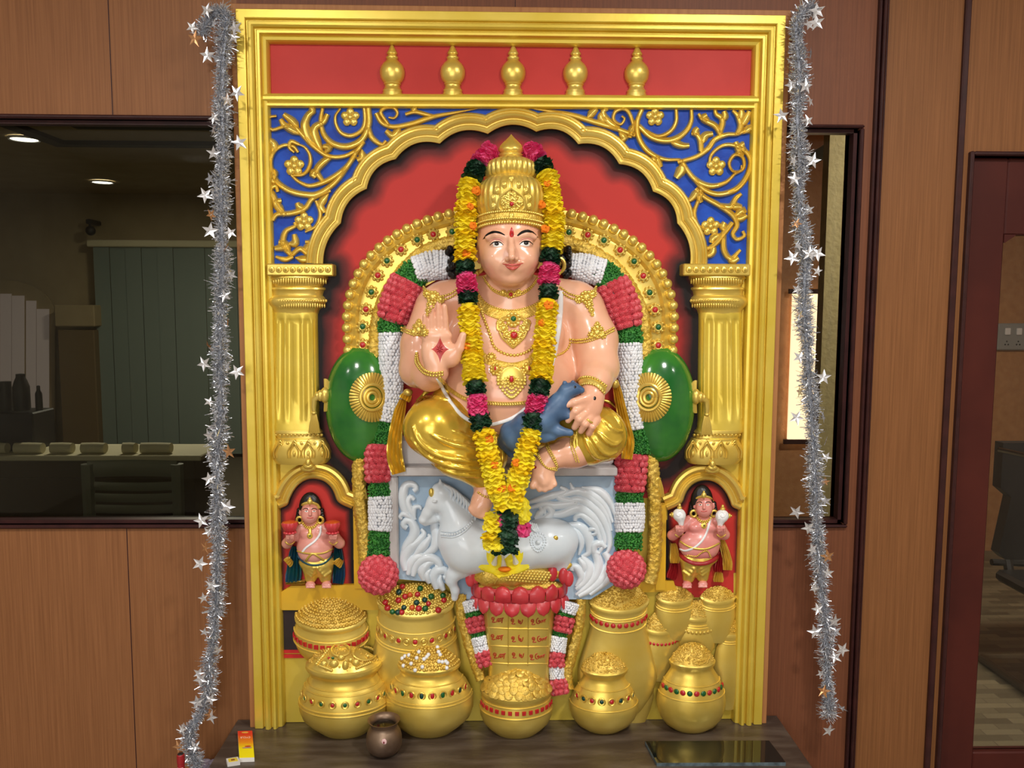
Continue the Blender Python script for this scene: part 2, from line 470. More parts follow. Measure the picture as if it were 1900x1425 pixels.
M['tex'] = mat('embossed_wallpaper', (186, 138, 92), 0.5, 0, (172, 124, 80), 20, 0.9, 45, stretch=(1, 1, 1))
M['blackplastic'] = mat('black_plastic', (30, 28, 28), 0.45, 0, bump=0.1, bscale=200)
M['chrome'] = mat('chrome_metal', (200, 198, 190), 0.15, 1.0)
M['blind'] = mat('grey_blind_fabric', (132, 146, 138), 0.8)
M['tablewood'] = mat('worn_dark_table', (66, 54, 46), 0.36, 0, (96, 84, 74), 3.2, 0.15, 12, stretch=(2.2, 9, 9), contrast=(0.42, 0.72))
M['papers'] = mat('cream_paper', (222, 214, 178), 0.7)
M['brownfront'] = mat('brown_laminate', (84, 70, 46), 0.5)
M['plasticchair'] = mat('grey_green_plastic', (120, 122, 104), 0.45)

def glass_mat(name, tint, refl=1.0):
    m = bpy.data.materials.new(name); m.use_nodes = True; nt = m.node_tree; N = nt.nodes; L = nt.links
    N.remove(N['Principled BSDF'])
    tr = N.new('ShaderNodeBsdfTransparent'); tr.inputs[0].default_value = (*tint, 1)
    gl = N.new('ShaderNodeBsdfGlossy'); gl.inputs['Roughness'].default_value = 0.02; gl.inputs[0].default_value = (refl, refl, refl, 1)
    fr = N.new('ShaderNodeFresnel'); fr.inputs['IOR'].default_value = 1.45
    mx = N.new('ShaderNodeMixShader'); L.new(fr.outputs[0], mx.inputs[0]); L.new(tr.outputs[0], mx.inputs[1]); L.new(gl.outputs[0], mx.inputs[2])
    L.new(mx.outputs[0], N['Material Output'].inputs[0]); return m
M['glass1'] = glass_mat('tinted_window_glass', (0.72, 0.72, 0.66), 0.55)
M['glassdoor'] = glass_mat('door_glass', (0.86, 0.86, 0.84), 0.5)

def struct(mb, name, m, smooth=False, parent=None):
    o = mb.build(name, m, parent, smooth=smooth)
    if parent is None: o['kind'] = 'structure'
    return o
ZC = 2.86
W1x1 = xat(455, 600, YW); W1z0 = zat(200, 973, YW); W1z1 = zat(200, 222, YW)
W2x0 = xat(1437, 600, YW); W2x1 = xat(1595, 238, YW); W2z0 = zat(1500, 973, YW); W2z1 = zat(1560, 238, YW)
Dx0 = xat(1802, 320, YW); Dz1 = zat(1850, 290, YW)
XL, XR = -3.0, 3.2
WT = 0.09
b = MB()
def wb(x0, x1, z0, z1): b.box((x0, YW, z0), (x1, YW + WT, z1))
Xs = xat(1617, 270, YW) + .01
wb(XL, W1x1, 0, W1z0); wb(XL, W1x1, W1z1, ZC); struct(b, 'wall_back_left', M['wood'])
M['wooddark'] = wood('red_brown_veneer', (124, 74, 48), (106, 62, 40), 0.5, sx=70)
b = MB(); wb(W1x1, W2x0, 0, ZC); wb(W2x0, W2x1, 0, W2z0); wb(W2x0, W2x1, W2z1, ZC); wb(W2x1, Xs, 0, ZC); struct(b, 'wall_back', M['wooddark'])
M['woodgold'] = wood('golden_veneer', (138, 90, 52), (118, 75, 41), 0.5, sx=70)
b = MB(); wb(Xs, Dx0, 0, ZC); wb(Dx0, XR, Dz1, ZC); struct(b, 'wall_back_right', M['woodgold'])
# mouldings and board joints
b = MB()
def mould(b, x0, x1, z0, z1, d=0.014, y=YW):
    b.bbox((x0, y - d, z0), (x1, y + 0.002, z1), 0.003)
n_tr = [0]
def trim(fn, m=M['trim']):
    n_tr[0] += 1; bb = MB(); fn(bb); return struct(bb, 'trim_%d' % n_tr[0], m)
Ax0, Ax1 = xat(1617, 270, YW), xat(1636, 270, YW)
def tA(b):
    w = (Ax1 - Ax0) / 3
    for i in range(3): mould(b, Ax0 + i * w, Ax0 + (i + 1) * w - 0.0015, 0.0, ZC, (0.016, 0.024, 0.016)[i])
trim(tA)
Bx0, Bx1 = xat(1775, 270, YW), xat(1786, 270, YW)
trim(lambda b: (mould(b, Bx0, Bx1, 0, ZC, 0.012)))
jx = [xat(203, 60, YW), xat(240, 1100, YW)]
trim(lambda b: b.box((jx[0] - .0012, YW - .0008, W1z1), (jx[0] + .0012, YW + .001, ZC)), M['trim'])
trim(lambda b: b.box((jx[1] - .0012, YW - .0008, 0), (jx[1] + .0012, YW + .001, W1z0)), M['trim'])
trim(lambda b: b.box((-2.2, YW - .0008, 0), (-2.1976, YW + .001, W1z0)), M['trim'])
trim(lambda b: b.box((xat(956, 4, YW) - .001, YW - .0008, 2.3), (xat(956, 4, YW) + .001, YW + .001, ZC)), M['trim'])
# window 1 (left) and window 2 (narrow, right of the shrine)
def window(name, x0, x1, z0, z1, ft, fb, fs, glassm, gy):
    f = MB()
    for (a0, a1, c0, c1) in ((x0 - fs, x1 + fs, z1, z1 + ft), (x0 - fs, x1 + fs, z0 - fb, z0), (x0 - fs, x0, z0, z1), (x1, x1 + fs, z0, z1)):
        f.bbox((a0, YW - 0.012, c0), (a1, YW + WT, c1), 0.004)
    w = f.build(name, M['trim'], smooth=False); w['kind'] = 'structure'
    i = MB(); t = 0.010
    for (a0, a1, c0, c1) in ((x0, x1, z1 - t, z1), (x0, x1, z0, z0 + t), (x0, x0 + t, z0, z1), (x1 - t, x1, z0, z1)):
        i.box((a0, YW + .012, c0), (a1, YW + .04, c1))
    i.build('inner_frame', M['trim'], w, smooth=False)
    g = MB(); g.box((x0, gy, z0), (x1, gy + 0.005, z1)); g.build('window_pane', glassm, w, smooth=False)
    return w
window('window_1', XL + 0.05, W1x1, W1z0, W1z1, zat(200, 214, YW) - W1z1, 0.010, 0.012, M['glass1'], YW + 0.05)
window('window_2', W2x0, W2x1, W2z0, W2z1, 0.008, 0.008, 0.010, M['glassdoor'], YW + 0.07)
# door
fr = MB(); fw = 0.011
fr.bbox((Dx0 - fw, YW - 0.016, 0), (Dx0, YW + WT, Dz1 + fw), 0.003); fr.bbox((Dx0, YW - 0.016, Dz1), (XR, YW + WT, Dz1 + fw), 0.003)
door = fr.build('door_1', M['trim'], smooth=False); door['kind'] = 'structure'
Dy = YW + 0.012
gx0 = xat(1866, 400, Dy); gz0 = zat(1850, 1396, Dy); gz1 = zat(1895, 436, Dy); gx1 = gx0 + 0.62; dx1 = gx1 + 0.11
d = MB()
d.bbox((Dx0 + .002, Dy, 0.01), (gx0, Dy + .04, Dz1 - .002)); d.bbox((gx1, Dy, 0.01), (dx1, Dy + .04, Dz1 - .002))
d.build('door_stile', M['maroon'], door, smooth=False)
d = MB(); d.bbox((gx0, Dy + .001, gz1), (gx1, Dy + .039, Dz1 - .002)); 
c = 0.034
d.prism([(gx0, gz1 + .001), (gx0 + c, gz1 + .001), (gx0 + c * .8, gz1 - c * .15), (gx0 + c * .35, gz1 - c * .45), (gx0 + c * .1, gz1 - c * .62), (gx0, gz1 - c * .62)], Dy + .001, Dy + .039)
d.build('top_rail', M['maroon'], door, smooth=False)
d = MB(); d.bbox((gx0, Dy + .001, 0.01), (gx1, Dy + .039, gz0)); d.build('bottom_rail', M['maroon'], door, smooth=False)
d = MB(); d.box((gx0, Dy + .018, gz0), (gx1, Dy + .023, gz1)); d.build('glass_pane', M['glassdoor'], door, smooth=False)
b = MB(); b.box((dx1, YW, 0), (XR, YW + WT, Dz1)); struct(b, 'wall_right_of_door', M['wood'])
# front room shell
b = MB(); b.box((XL - .5, -3.0, -0.08), (XR, YW, 0)); struct(b, 'floor', M['floor'])
b = MB(); b.box((XL - .5, -3.0, ZC), (XR, YW + WT, ZC + .05)); struct(b, 'ceiling', M['ceil'])
b = MB(); b.box((XL - .55, -3.0, 0), (XL - .5, YW + WT, ZC)); b.box((XL - .5, YW, 0), (XL, YW + WT, ZC)); struct(b, 'wall_left', M['roomback'])
b = MB(); b.box((XR, -3.0, 0), (XR + .05, YW + WT, ZC)); struct(b, 'wall_right', M['roomback'])
b = MB(); b.box((XL - .5, -3.05, 0), (XR, -3.0, ZC)); struct(b, 'wall_front', M['roomback'])

# ------------------------------------------------------------------ room seen through the glass
RY0, RYL, RYR = YW + WT, 8.9, 5.3
ZI = 2.75
xd = 0.30                                  # partition between the two inner rooms
b = MB(); b.box((-6.6, RY0, -0.08), (xd, RYL + .1, 0)); struct(b, 'floor_inner', mat('inner_floor_paint', (96, 86, 70), 0.5))
b = MB(); b.box((-6.6, RYL, 0), (xd, RYL + .1, ZI)); struct(b, 'wall_inner_back', M['cream'])
b = MB(); b.box((-6.7, RY0, 0), (-6.6, RYL + .1, ZI)); struct(b, 'wall_inner_left', M['cream'])
b = MB(); b.box((-6.6, RY0, ZI), (xd, RYL + .1, ZI + .1)); struct(b, 'ceiling_inner', M['cream'])
M['beam'] = mat('dark_ceiling_batten', (70, 62, 52), 0.6)
def yceil(v): return EYE.y + (ZI - EYE.z) / ((567 - v) / F)
b = MB()                                  # tray-ceiling battens
y1, y2 = 6.0, 5.38
b.box((-3.1, y1, ZI - .03), (xd, y1 + .1, ZI)); b.box((-3.1, RY0, ZI - .03), (-3.0, y1, ZI)); b.box((-2.65, y2, ZI - .03), (xd, y2 + .1, ZI)); b.box((-2.65, RY0, ZI - .03), (-2.55, y2, ZI))
struct(b, 'trim_ceiling', M['beam'])
b = MB(); b.box((xd, RY0, 0), (xd + .08, RYL, ZI)); struct(b, 'wall_partition', mat('brown_partition', (92, 70, 46), 0.7))
M['lamp'] = mat('downlight_glow', (255, 252, 240), 0.5, emit=((255, 250, 238), 9.0))
for u, v, lab in ((45, 258, 'round recessed ceiling light nearer the window, at upper left behind the glass'), (190, 338, 'round recessed ceiling light deeper in the dark room, above the blinds')):
    d = (fwd + rgt * ((u - 950.0) / F) - upv * ((v - 712.5) / F)); t = (ZI - .012 - EYE.z) / d.z; p = EYE + d * t
    e = empty('ceiling_downlight', (p.x, p.y, ZI - .02), lab, 'light', 'recessed lights behind the left window')
    mb = MB(); mb.lathe((p.x, p.y, ZI - .014), [(.085, .006), (.086, -.002), (.098, -.006), (.104, .01)], 28); mb.build('trim_ring', M['white'], e)
    mb = MB(); mb.lathe((p.x, p.y, ZI - .012), [(0.001, 0), (.086, 0.001)], 28); mb.build('diffuser', M['lamp'], e)
# vertical blinds (right) and arched window with daylight blinds (left)
def blinds(name, u0, u1, v0, v1, Y, n, m, label, railm, amp=0.25):
    x0, x1 = xat(u0, 600, Y), xat(u1, 600, Y); z1, z0 = zat(u0, v0, Y), zat(u0, v1, Y)
    e = empty(name, ((x0 + x1) / 2, Y, z0), label, 'blinds')
    w = (x1 - x0) / n
    for i in range(n):
        mb = MB(); a = x0 + i * w
        mb.prism([(a + .004, z0), (a + w * 1.02, z0), (a + w * 1.02, z1), (a + .004, z1)], Y + (.012 if i % 2 else 0), Y + .003 + (.012 if i % 2 else 0))
        mb.build('blind_slat', m, e, smooth=False)
    mb = MB(); mb.bbox((x0 - .05, Y - .03, z1), (x1, Y + .05, z1 + .07), .01); mb.build('head_rail', railm, e, smooth=False)
    return e
blinds('vertical_blinds', 178, 470, 458, 842, 8.7, 10, M['blind'], 'grey green vertical blinds, closed, in the dark room behind the left window', M['papers'])
M['litblind'] = mat('backlit_blind_fabric', (214, 200, 200), 0.8, emit=((214, 196, 196), 0.10))
Y = 8.8
def arch_poly(u0, u1, v0, vs, v1, Y):
    P = [(u0, v1)] + [((u0 + u1) / 2 - math.cos(a) * (u1 - u0) / 2, vs - math.sin(a) * (vs - v0)) for a in np.linspace(0, PI, 15)] + [(u1, v1)]
    return [(xat(u, v, Y), zat(u, v, Y)) for u, v in P]
e = empty('arched_window', (xat(20, 700, Y), Y, zat(20, 815, Y)), 'arched window with pale daylight blinds at far left behind the glass', 'window')
mb = MB(); mb.prism(arch_poly(-82, 99, 520, 590, 822, Y), Y + .03, Y + .06); mb.build('frame', M['cream'], e, smooth=False)
for i, (u0, u1) in enumerate([(-78, -52), (-51, -27), (-26, -2), (-1, 20), (22, 45), (47, 66), (68, 91)]):
    mb = MB(); va = 545 + (abs((u0 + u1) / 2 - 8) / 85) ** 2 * 40
    mb.prism([(xat(a, q, Y), zat(a, q, Y)) for a, q in ((u0, 800), (u1, 800), (u1, va), (u0, va))], Y + (.012 if i % 2 else 0), Y + .004 + (.012 if i % 2 else 0))
    mb.build('blind_slat', M['litblind'], e, smooth=False)
# cupboard, security camera, counter with bottles, papers, chair
e = empty('wall_panel_unit', (xat(143, 830, 8.6), 8.6, 0.0), 'brown cupboard with a shelf box on top, between arched window and grey blinds', 'cupboard')
mb = MB(); mb.bbox((xat(110, 700, 8.6), 8.6, 0), (xat(178, 700, 8.6), 8.85, zat(140, 612, 8.6)), .01); mb.build('cabinet', mat('tan_panel', (120, 100, 68), 0.6), e, smooth=False)
mb = MB(); mb.bbox((xat(106, 700, 8.55), 8.55, zat(140, 606, 8.55)), (xat(180, 700, 8.55), 8.85, zat(140, 566, 8.55)), .01); mb.build('top_box', M['cream'], e, smooth=False)
e = empty('security_camera', (xat(167, 420, 8.7), 8.7, zat(167, 412, 8.7)), 'small dark security camera on the cream wall above the blinds', 'camera')
mb = MB(); mb.bbox((xat(162, 420, 8.7), 8.66, zat(167, 416, 8.7)), (xat(172, 420, 8.7), 8.9, zat(167, 407, 8.7)), .01); mb.build('mount', M['blackplastic'], e)
mb = MB(); mb.tube([(xat(167, 420, 8.7), 8.7, zat(167, 414, 8.7)), (xat(167, 420, 8.7), 8.7, zat(167, 428, 8.7))], .012); mb.sphere((xat(168, 428, 8.6), 8.6, zat(168, 428, 8.6)), .05); mb.build('camera_body', M['blackplastic'], e)
CY = 4.6
zt = zat(200, 846, CY)
e = empty('counter_desk', (-1.8, CY + .3, 0), 'long brown counter with a pale top edge behind the left window', 'counter')
cx1 = xat(372, 840, CY)
mb = MB(); mb.bbox((-4.6, CY, zt - .03), (cx1, CY + .4, zt), .006); mb.build('counter_top', M['papers'], e, smooth=False)
mb = MB(); mb.box((-4.6, CY + .03, 0), (cx1 - .05, CY + .37, zt - .03)); mb.box((-4.6, CY + .02, zt - .14), (cx1 - .05, CY + .03, zt - .13)); mb.build('front_panel', M['brownfront'], e, smooth=False)
for i, (u0, u1, du) in enumerate([(-70, 14, 0), (28, 80, 0), (95, 135, 0), (152, 196, 0), (228, 252, 0), (262, 318, 0)]):
    mb = MB(); p0 = at(u0, 833, CY + .08); p1 = at(u1, 834, CY + .08)
    zz = zt + .031
    mb.tube([(p0.x, CY + .08, zz), ((p0.x + p1.x) / 2, CY + .085, zz), (p1.x, CY + .08, zz)], [.03, .031, .029], 12)
    o = mb.build('paper_roll', M['papers'], origin=(p0.x, CY + .08, zt)); tag(o, ['roll of cream paper at far left end of the counter', 'second cream paper roll from the left on the counter', 'third cream paper roll from the left on the counter', 'cream paper roll in front of the cupboard, fourth on the counter', 'short cream paper roll beside the dark gap on the counter', 'cream paper roll nearest the right end of the counter'][i], 'paper roll', 'paper rolls on the counter')
BY = 4.88
def lathe_thing(name, u, Y, zb, prof, m, lab, cat, group=None):
    x = xat(u, 700, Y); mb = MB(); mb.lathe((x, Y, zb), prof, 20, cap=True); o = mb.build(name, m, origin=(x, Y, zb)); return tag(o, lab, cat, group)
bx0, bx1 = xat(-60, 790, BY), xat(83, 790, BY)
zb = zat(40, 761, BY)
mb = MB(); mb.bbox((bx0, BY - .12, zt), (bx1, BY + .12, zb), .008)
tag(mb.build('carton_box', M['blackplastic'], origin=((bx0 + bx1) / 2, BY, zt), smooth=False), 'dark box on the counter carrying bottles, far left', 'box')
def bz(v): return zat(40, v, BY) - zb
lathe_thing('bottle', 38, BY, zb, [(.001, 0), (.045, 0), (.047, .02), (.046, bz(718)), (.034, bz(706)), (.025, bz(700)), (.025, bz(694)), (.001, bz(693))], M['blackplastic'], 'tall dark bottle standing on the box, before the arched window', 'bottle', 'bottles on the dark box')
lathe_thing('bottle', 70, BY, zb, [(.001, 0), (.019, 0), (.02, .02), (.019, bz(730)), (.010, bz(724)), (.010, bz(716)), (.001, bz(715))], M['blackplastic'], 'thin dark bottle, rightmost of those on the box', 'bottle', 'bottles on the dark box')
lathe_thing('canister', 8, BY, zb, [(.001, 0), (.034, 0), (.035, .02), (.034, bz(708)), (.001, bz(707))], M['blackplastic'], 'dark straight-sided canister, leftmost on the box', 'canister')
# plastic chair in front of the counter
def plastic_chair(x, y, label):
    e = empty('plastic_chair', (x, y, 0), label, 'chair')
    W = .21; zs = .43; ztop = zat(247, 857, y)
    mb = MB()
    ycv = lambda q: y + .03 * (1 - (q / W) ** 2)
    for s_ in (-1, 1):
        mb.tube([(x + s_ * W, ycv(W) + .0, ztop - .01), (x + s_ * W, ycv(W), ztop - .3), (x + s_ * W * .95, y + .02, zs)], [.03, .028, .025], 8)
    xs = np.linspace(-W, W, 9)
    mb.tube([(x + q, ycv(q), ztop - .035) for q in xs], .04, 8, flat=.3)
    mb.build('back_frame', M['plasticchair'], e)
    for k in range(6):
        z = ztop - .115 - k * .055
        mb = MB(); mb.tube([(x + q * .9, ycv(q), z - .012 * (1 - (q / W) ** 2)) for q in xs], .021, 8, flat=.25); mb.build('back_slat', M['plasticchair'], e)
    mb = MB(); mb.bbox((x - W, y + .02, zs - .02), (x + W, y + .42, zs), .01); mb.build('seat', M['plasticchair'], e)
    for sx in (-1, 1):
        for yy in (y + .03, y + .4):
            mb = MB(); mb.tube([(x + sx * W * .95, yy, zs), (x + sx * W * 1.1, yy, 0)], [.03, .02], 8); mb.build('leg', M['plasticchair'], e)
    return e
plastic_chair(xat(247, 900, 3.9), 3.9, 'pale slatted plastic chair back in front of the brown counter')

# ------------------------------------------------------------------ right inner room behind door and narrow window
b = MB(); b.box((xd + .08, RYR, 0), (4.2, RYR + .1, ZI)); struct(b, 'wall_inner_right_back', M['tex'])
b = MB(); b.box((4.2, RY0, 0), (4.3, RYR + .1, ZI)); struct(b, 'wall_inner_right_side', M['tex'])
b = MB(); b.box((xd + .08, RY0, ZI), (4.3, RYR + .1, ZI + .1)); struct(b, 'ceiling_inner_right', M['cream'])
M['tiles'] = bpy.data.materials.new('striped_floor_tiles'); M['tiles'].use_nodes = True
nt = M['tiles'].node_tree; tc = nt.nodes.new('ShaderNodeTexCoord'); br = nt.nodes.new('ShaderNodeTexBrick'); mp = nt.nodes.new('ShaderNodeMapping')
nt.links.new(tc.outputs['Object'], mp.inputs[0]); mp.inputs['Scale'].default_value = (3.2, 6.0, 1); nt.links.new(mp.outputs[0], br.inputs[0])
br.inputs['Color1'].default_value = (*lin((140, 130, 104)), 1); br.inputs['Color2'].default_value = (*lin((84, 76, 60)), 1); br.inputs['Mortar'].default_value = (*lin((96, 88, 70)), 1)
br.inputs['Scale'].default_value = 1.0; br.inputs['Mortar Size'].default_value = 0.006
nt.links.new(br.outputs[0], nt.nodes['Principled BSDF'].inputs['Base Color']); nt.nodes['Principled BSDF'].inputs['Roughness'].default_value = .4
b = MB(); b.box((xd + .08, RY0, -0.08), (4.3, RYR + .1, 0)); struct(b, 'floor_inner_right', M['tiles'])
# olive blind strip and lit doorway seen through the narrow window
b = MB(); PYy = 3.3
b.box((xat(1538, 300, PYy), PYy, 0), (xat(1575, 300, PYy), PYy + .06, ZI)); struct(b, 'trim_pilaster', mat('olive_plaster', (172, 164, 116), 0.7, 0, (156, 148, 104), 30, 0.5, 60))
M['daylight'] = mat('daylit_window_pane', (255, 236, 206), 0.5, emit=((255, 222, 178), 1.5))
e = empty('lit_window', (xat(1480, 700, 5.25), 5.25, zat(1480, 832, 5.25)), 'bright narrow window slit glowing behind the glass beside the tinsel', 'window')
lx0, lx1, lz0, lz1 = xat(1466, 700, 5.25), xat(1517, 700, 5.25), zat(1480, 815, 5.25), zat(1480, 545, 5.25)
mb = MB(); mb.box((lx0, 5.25, lz0), (lx1, 5.27, lz1)); mb.build('pane', M['daylight'], e, smooth=False)
mb = MB(); mb.box((lx0 - .03, 5.235, lz0 - .03), (lx1 + .03, 5.255, lz0)); mb.box((lx0 - .03, 5.235, lz1), (lx1 + .03, 5.255, lz1 + .03)); mb.build('sash', M['trim'], e, smooth=False)
mb = MB()
p0, p1 = at(1470, 318, 3.6), at(1545, 272, 3.4)
mb.tube([p0, p1], .026, 10); o = mb.build('ceiling_pipe', M['blind'], origin=p0); tag(o, 'pale slanting tube near the ceiling behind the narrow window', 'pipe')
# switchboard
sy = RYR - .03
e = empty('switch_board', (xat(1890, 627, sy), sy, zat(1890, 650, sy)), 'grey switchboard with rows of switches and sockets on the textured wall', 'switchboard')
sx0, sx1, sz0, sz1 = xat(1852, 627, sy), xat(1960, 627, sy), zat(1890, 650, sy), zat(1890, 600, sy)
mb = MB(); mb.bbox((sx0, sy, sz0), (sx1, RYR, sz1), .008); mb.build('plate', mat('grey_switch_plate', (150, 152, 150), .5), e, smooth=False)
for k in range(5):
    mb = MB(); xx = sx0 + .04 + k * .075
    mb.bbox((xx, sy - .012, sz1 - .075), (xx + .035, sy + .002, sz1 - .03), .004); mb.build('switch', M['white'], e, smooth=False)
    mb = MB()
    for a, c in ((0, .012), (-.01, -.008), (.01, -.008)): mb.sphere((xx + .018 + a, sy - .001, sz0 + .045 + c), .005, 8, 6)
    mb.build('socket', M['blackplastic'], e)
# black cantilever chair
CYb = 3.55
e = empty('visitor_chair', (xat(1960, 1100, 3.35), 3.35, 0), 'black visitor chair with chrome arm and bent tube legs behind the glass door', 'chair')
mb = MB(); X0 = xat(1846, 950, CYb); X1 = X0 + .46
zt_, zb_ = zat(1880, 820, CYb), zat(1880, 1035, CYb)
mb.prism([(X0, zt_), (X1, zt_), (X1, zb_), (X0 + .045, zb_), (X0 + .01, zb_ + .03), (X0 + .05, (zt_ + zb_) / 2 + .02), (X0, zt_ - .2)], CYb - .03, CYb + .03); mb.build('backrest', M['blackplastic'], e, smooth=False)
mb = MB(); mb.bbox((X0 - .02, 3.0, .42), (X1 + .02, 3.5, .47), .015); mb.build('seat', M['blackplastic'], e, smooth=False)
mb = MB(); za = zat(1860, 857, 3.3); mb.tube([(X0 - .03, 3.5, za + .015), (X0 + .1, 3.2, za), (X0 + .17, 3.1, za - .005)], .011, 8); mb.build('armrest', M['chrome'], e)
mb = MB(); mb.tube([(X0 - .02, 3.52, zb_ - .01), (X1, 3.52, zb_ - .03)], .015, 8); mb.tube([(X0 + .05, 3.52, zb_), (X0 + .05, 3.5, .45)], .02, 8); mb.build('back_bar', M['blackplastic'], e)
M['tubemetal'] = mat('brown_grey_tube', (110, 100, 82), 0.4, 0.5)
for xx in (X0 + .03, X1 - .03):
    mb = MB(); mb.tube(cr([(xx, 3.05, .43), (xx, 3.06, .2), (xx, 3.09, .06), (xx - .01, 3.2, .018), (xx - .02, 3.6, .018)], 6), .018, 8); mb.build('leg', M['tubemetal'], e)

# ------------------------------------------------------------------ table and what stands on it
TZ = Q(474, 1355, 28).z
TX0, TX1 = xat(441, 1337, 2.26), xat(1441, 1331, 2.26); TYF = 1.62
e = empty('wooden_table', ((TX0 + TX1) / 2, 1.95, 0), 'worn dark brown wooden table carrying the gold shrine', 'table')
mb = MB(); mb.bbox((TX0, TYF, TZ - .028), (TX1, YW - .002, TZ), .002); mb.build('table_top', M['tablewood'], e, smooth=False)
mb = MB(); mb.box((TX0 + .03, TYF + .03, TZ - .11), (TX1 - .03, TYF + .05, TZ - .028)); mb.box((TX0 + .03, TYF + .05, TZ - .11), (TX0 + .05, YW - .03, TZ - .028)); mb.box((TX1 - .05, TYF + .05, TZ - .11), (TX1 - .03, YW - .03, TZ - .028)); mb.build('apron', M['tablewood'], e, smooth=False)
for xx in (TX0 + .03, TX1 - .09):
    for yy in (TYF + .03, YW - .09):
        mb = MB(); mb.box((xx, yy, 0), (xx + .06, yy + .06, TZ - .028)); mb.build('leg', M['tablewood'], e, smooth=False)
def on_table(u, v, z=None):
    z = TZ if z is None else z
    d = (fwd + rgt * ((u - 950.0) / F) - upv * ((v - 712.5) / F)); return EYE + d * ((z - EYE.z) / d.z)
# water pot
p = on_table(713, 1397); k = p.y / F
e = empty('brass_water_pot', p, 'small tarnished brass water pot with a pink dot on the table front', 'pot')
H = (1391 - 1336) / (F) * p.y * 1.06
prof = [(.001, 0), (.017, 0), (.026, .004), (.0345, .014), (.037, .026), (.0365, .042), (.034, .052), (.030, .060), (.0268, .066), (.028, .070), (.0325, .078), (.0335, .080), (.032, .080), (.025, .071), (.024, .066), (.026, .060), (.030, .05)]
mb = MB(); sc_ = 33.5 * k / .037
mb.lathe(p, [(r * sc_ * 1.03, z * sc_ * .94) for r, z in prof], 40, cap=False); mb.build('body', M['steelpot'], e, angle=60)
mb = MB(); mb.lathe((p.x, p.y, p.z + .062 * sc_), [(.0005, 0), (.0245 * sc_, .0002)], 30); mb.build('water', M['mouse_in'], e)
q = (p - EYE); qn = Vector((-q.x, -q.y, 0)).normalized()
c = p + Vector((0, 0, .0445 * sc_)) + qn * (.0362 * sc_)
mb = MB(); mb.sphere(c, .0066, 14, 9, (1, .3, 1.25)); mb.build('pink_dot', mat('pink_paste', (232, 190, 188), .7), e)
mb = MB(); mb.sphere(c + qn * .0018 - Vector((.0008, 0, .0012)), .0028, 10, 7, (.8, .3, 1.2)); mb.build('red_dot', mat('vermilion', (120, 34, 44), .7), e)
# glass slab
h = .009
c0 = [on_table(u, v, TZ + h) for u, v in ((1197, 1375), (1427, 1374), (1458, 1414.5), (1219, 1415.5))]
mb = MB(); mb.add([(q.x, q.y, TZ) for q in c0] + [(q.x, q.y, TZ + h) for q in c0], [(0, 1, 2, 3), (7, 6, 5, 4), (0, 4, 5, 1), (1, 5, 6, 2), (2, 6, 7, 3), (3, 7, 4, 0)])
o = mb.build('glass_slab', mat('dark_polished_slab', (20, 26, 24), .04, spec=.8), origin=(c0[3].x, c0[3].y, TZ), smooth=False)
tag(o, 'dark polished rectangular slab lying at the right front of the table', 'slab')
e1 = MB(); f0 = Vector((c0[3].x, c0[3].y, TZ)); f1 = Vector((c0[2].x, c0[2].y, TZ)); a0 = Vector((c0[0].x, c0[0].y, TZ))
for s0, s1 in ((f0, f1), (a0, f0)):
    dd = (s1 - s0).normalized(); nn = Vector((dd.y, -dd.x, 0)) * .0006
    e1.add([s0 + nn, s1 + nn, s1 + nn + Vector((0, 0, h)), s0 + nn + Vector((0, 0, h)), s0, s1, s1 + Vector((0, 0, h)), s0 + Vector((0, 0, h))], [(0, 1, 2, 3), (4, 7, 6, 5), (0, 4, 5, 1), (3, 2, 6, 7), (0, 3, 7, 4), (1, 5, 6, 2)])
e1.build('cut_edge', mat('ground_edge', (96, 112, 118), .5, 0, (60, 70, 74), 60), o, smooth=False)
# incense box lying flat and matchbox
def flatbox(corners, h):
    A = [on_table(u, v, TZ + h) for u, v in corners]
    return A
h = .012
A = flatbox(((441, 1356.5), (468, 1355.5), (472, 1405), (444, 1406)), h)
ctr = sum(A, Vector((0, 0, 0))) / 4
def quadbox(A, z0, z1):
    mb = MB(); mb.add([(q.x, q.y, z0) for q in A] + [(q.x, q.y, z1) for q in A], [(3, 2, 1, 0), (4, 5, 6, 7), (0, 1, 5, 4), (1, 2, 6, 5), (2, 3, 7, 6), (3, 0, 4, 7)]); return mb
gm = bpy.data.materials.new('incense_box_print'); gm.use_nodes = True; nt = gm.node_tree
tc = nt.nodes.new('ShaderNodeTexCoord'); sp = nt.nodes.new('ShaderNodeSeparateXYZ'); r = nt.nodes.new('ShaderNodeValToRGB'); nt.links.new(tc.outputs['Generated'], sp.inputs[0]); nt.links.new(sp.outputs['Y'], r.inputs[0])
r.color_ramp.elements[0].color = (*lin((252, 236, 20)), 1); r.color_ramp.elements[0].position = .3
r.color_ramp.elements[1].color = (*lin((226, 62, 36)), 1); r.color_ramp.elements[1].position = .86
x_ = r.color_ramp.elements.new(.55); x_.color = (*lin((240, 150, 30)), 1)
nt.links.new(r.outputs[0], nt.nodes['Principled BSDF'].inputs['Base Color']); nt.nodes['Principled BSDF'].inputs['Roughness'].default_value = .35
e = quadbox(A, TZ, TZ + h - .0006).build('incense_box', mat('white_card', (232, 228, 222), .6), origin=(ctr.x, ctr.y, TZ), smooth=False); tag(e, 'red to yellow incense box lying at the left front of the table', 'box')
quadbox(A, TZ + h - .0006, TZ + h).build('printed_top', gm, e, smooth=False)
ux = (A[1] - A[0]).normalized(); uy = (A[0] - A[3]).normalized(); wbx = (A[1] - A[0]).length; hbx = (A[0] - A[3]).length
def printpt(a, b_, dz=.0004): q = A[3] + ux * wbx * a + uy * hbx * b_; return Vector((q.x, q.y, TZ + h + dz))
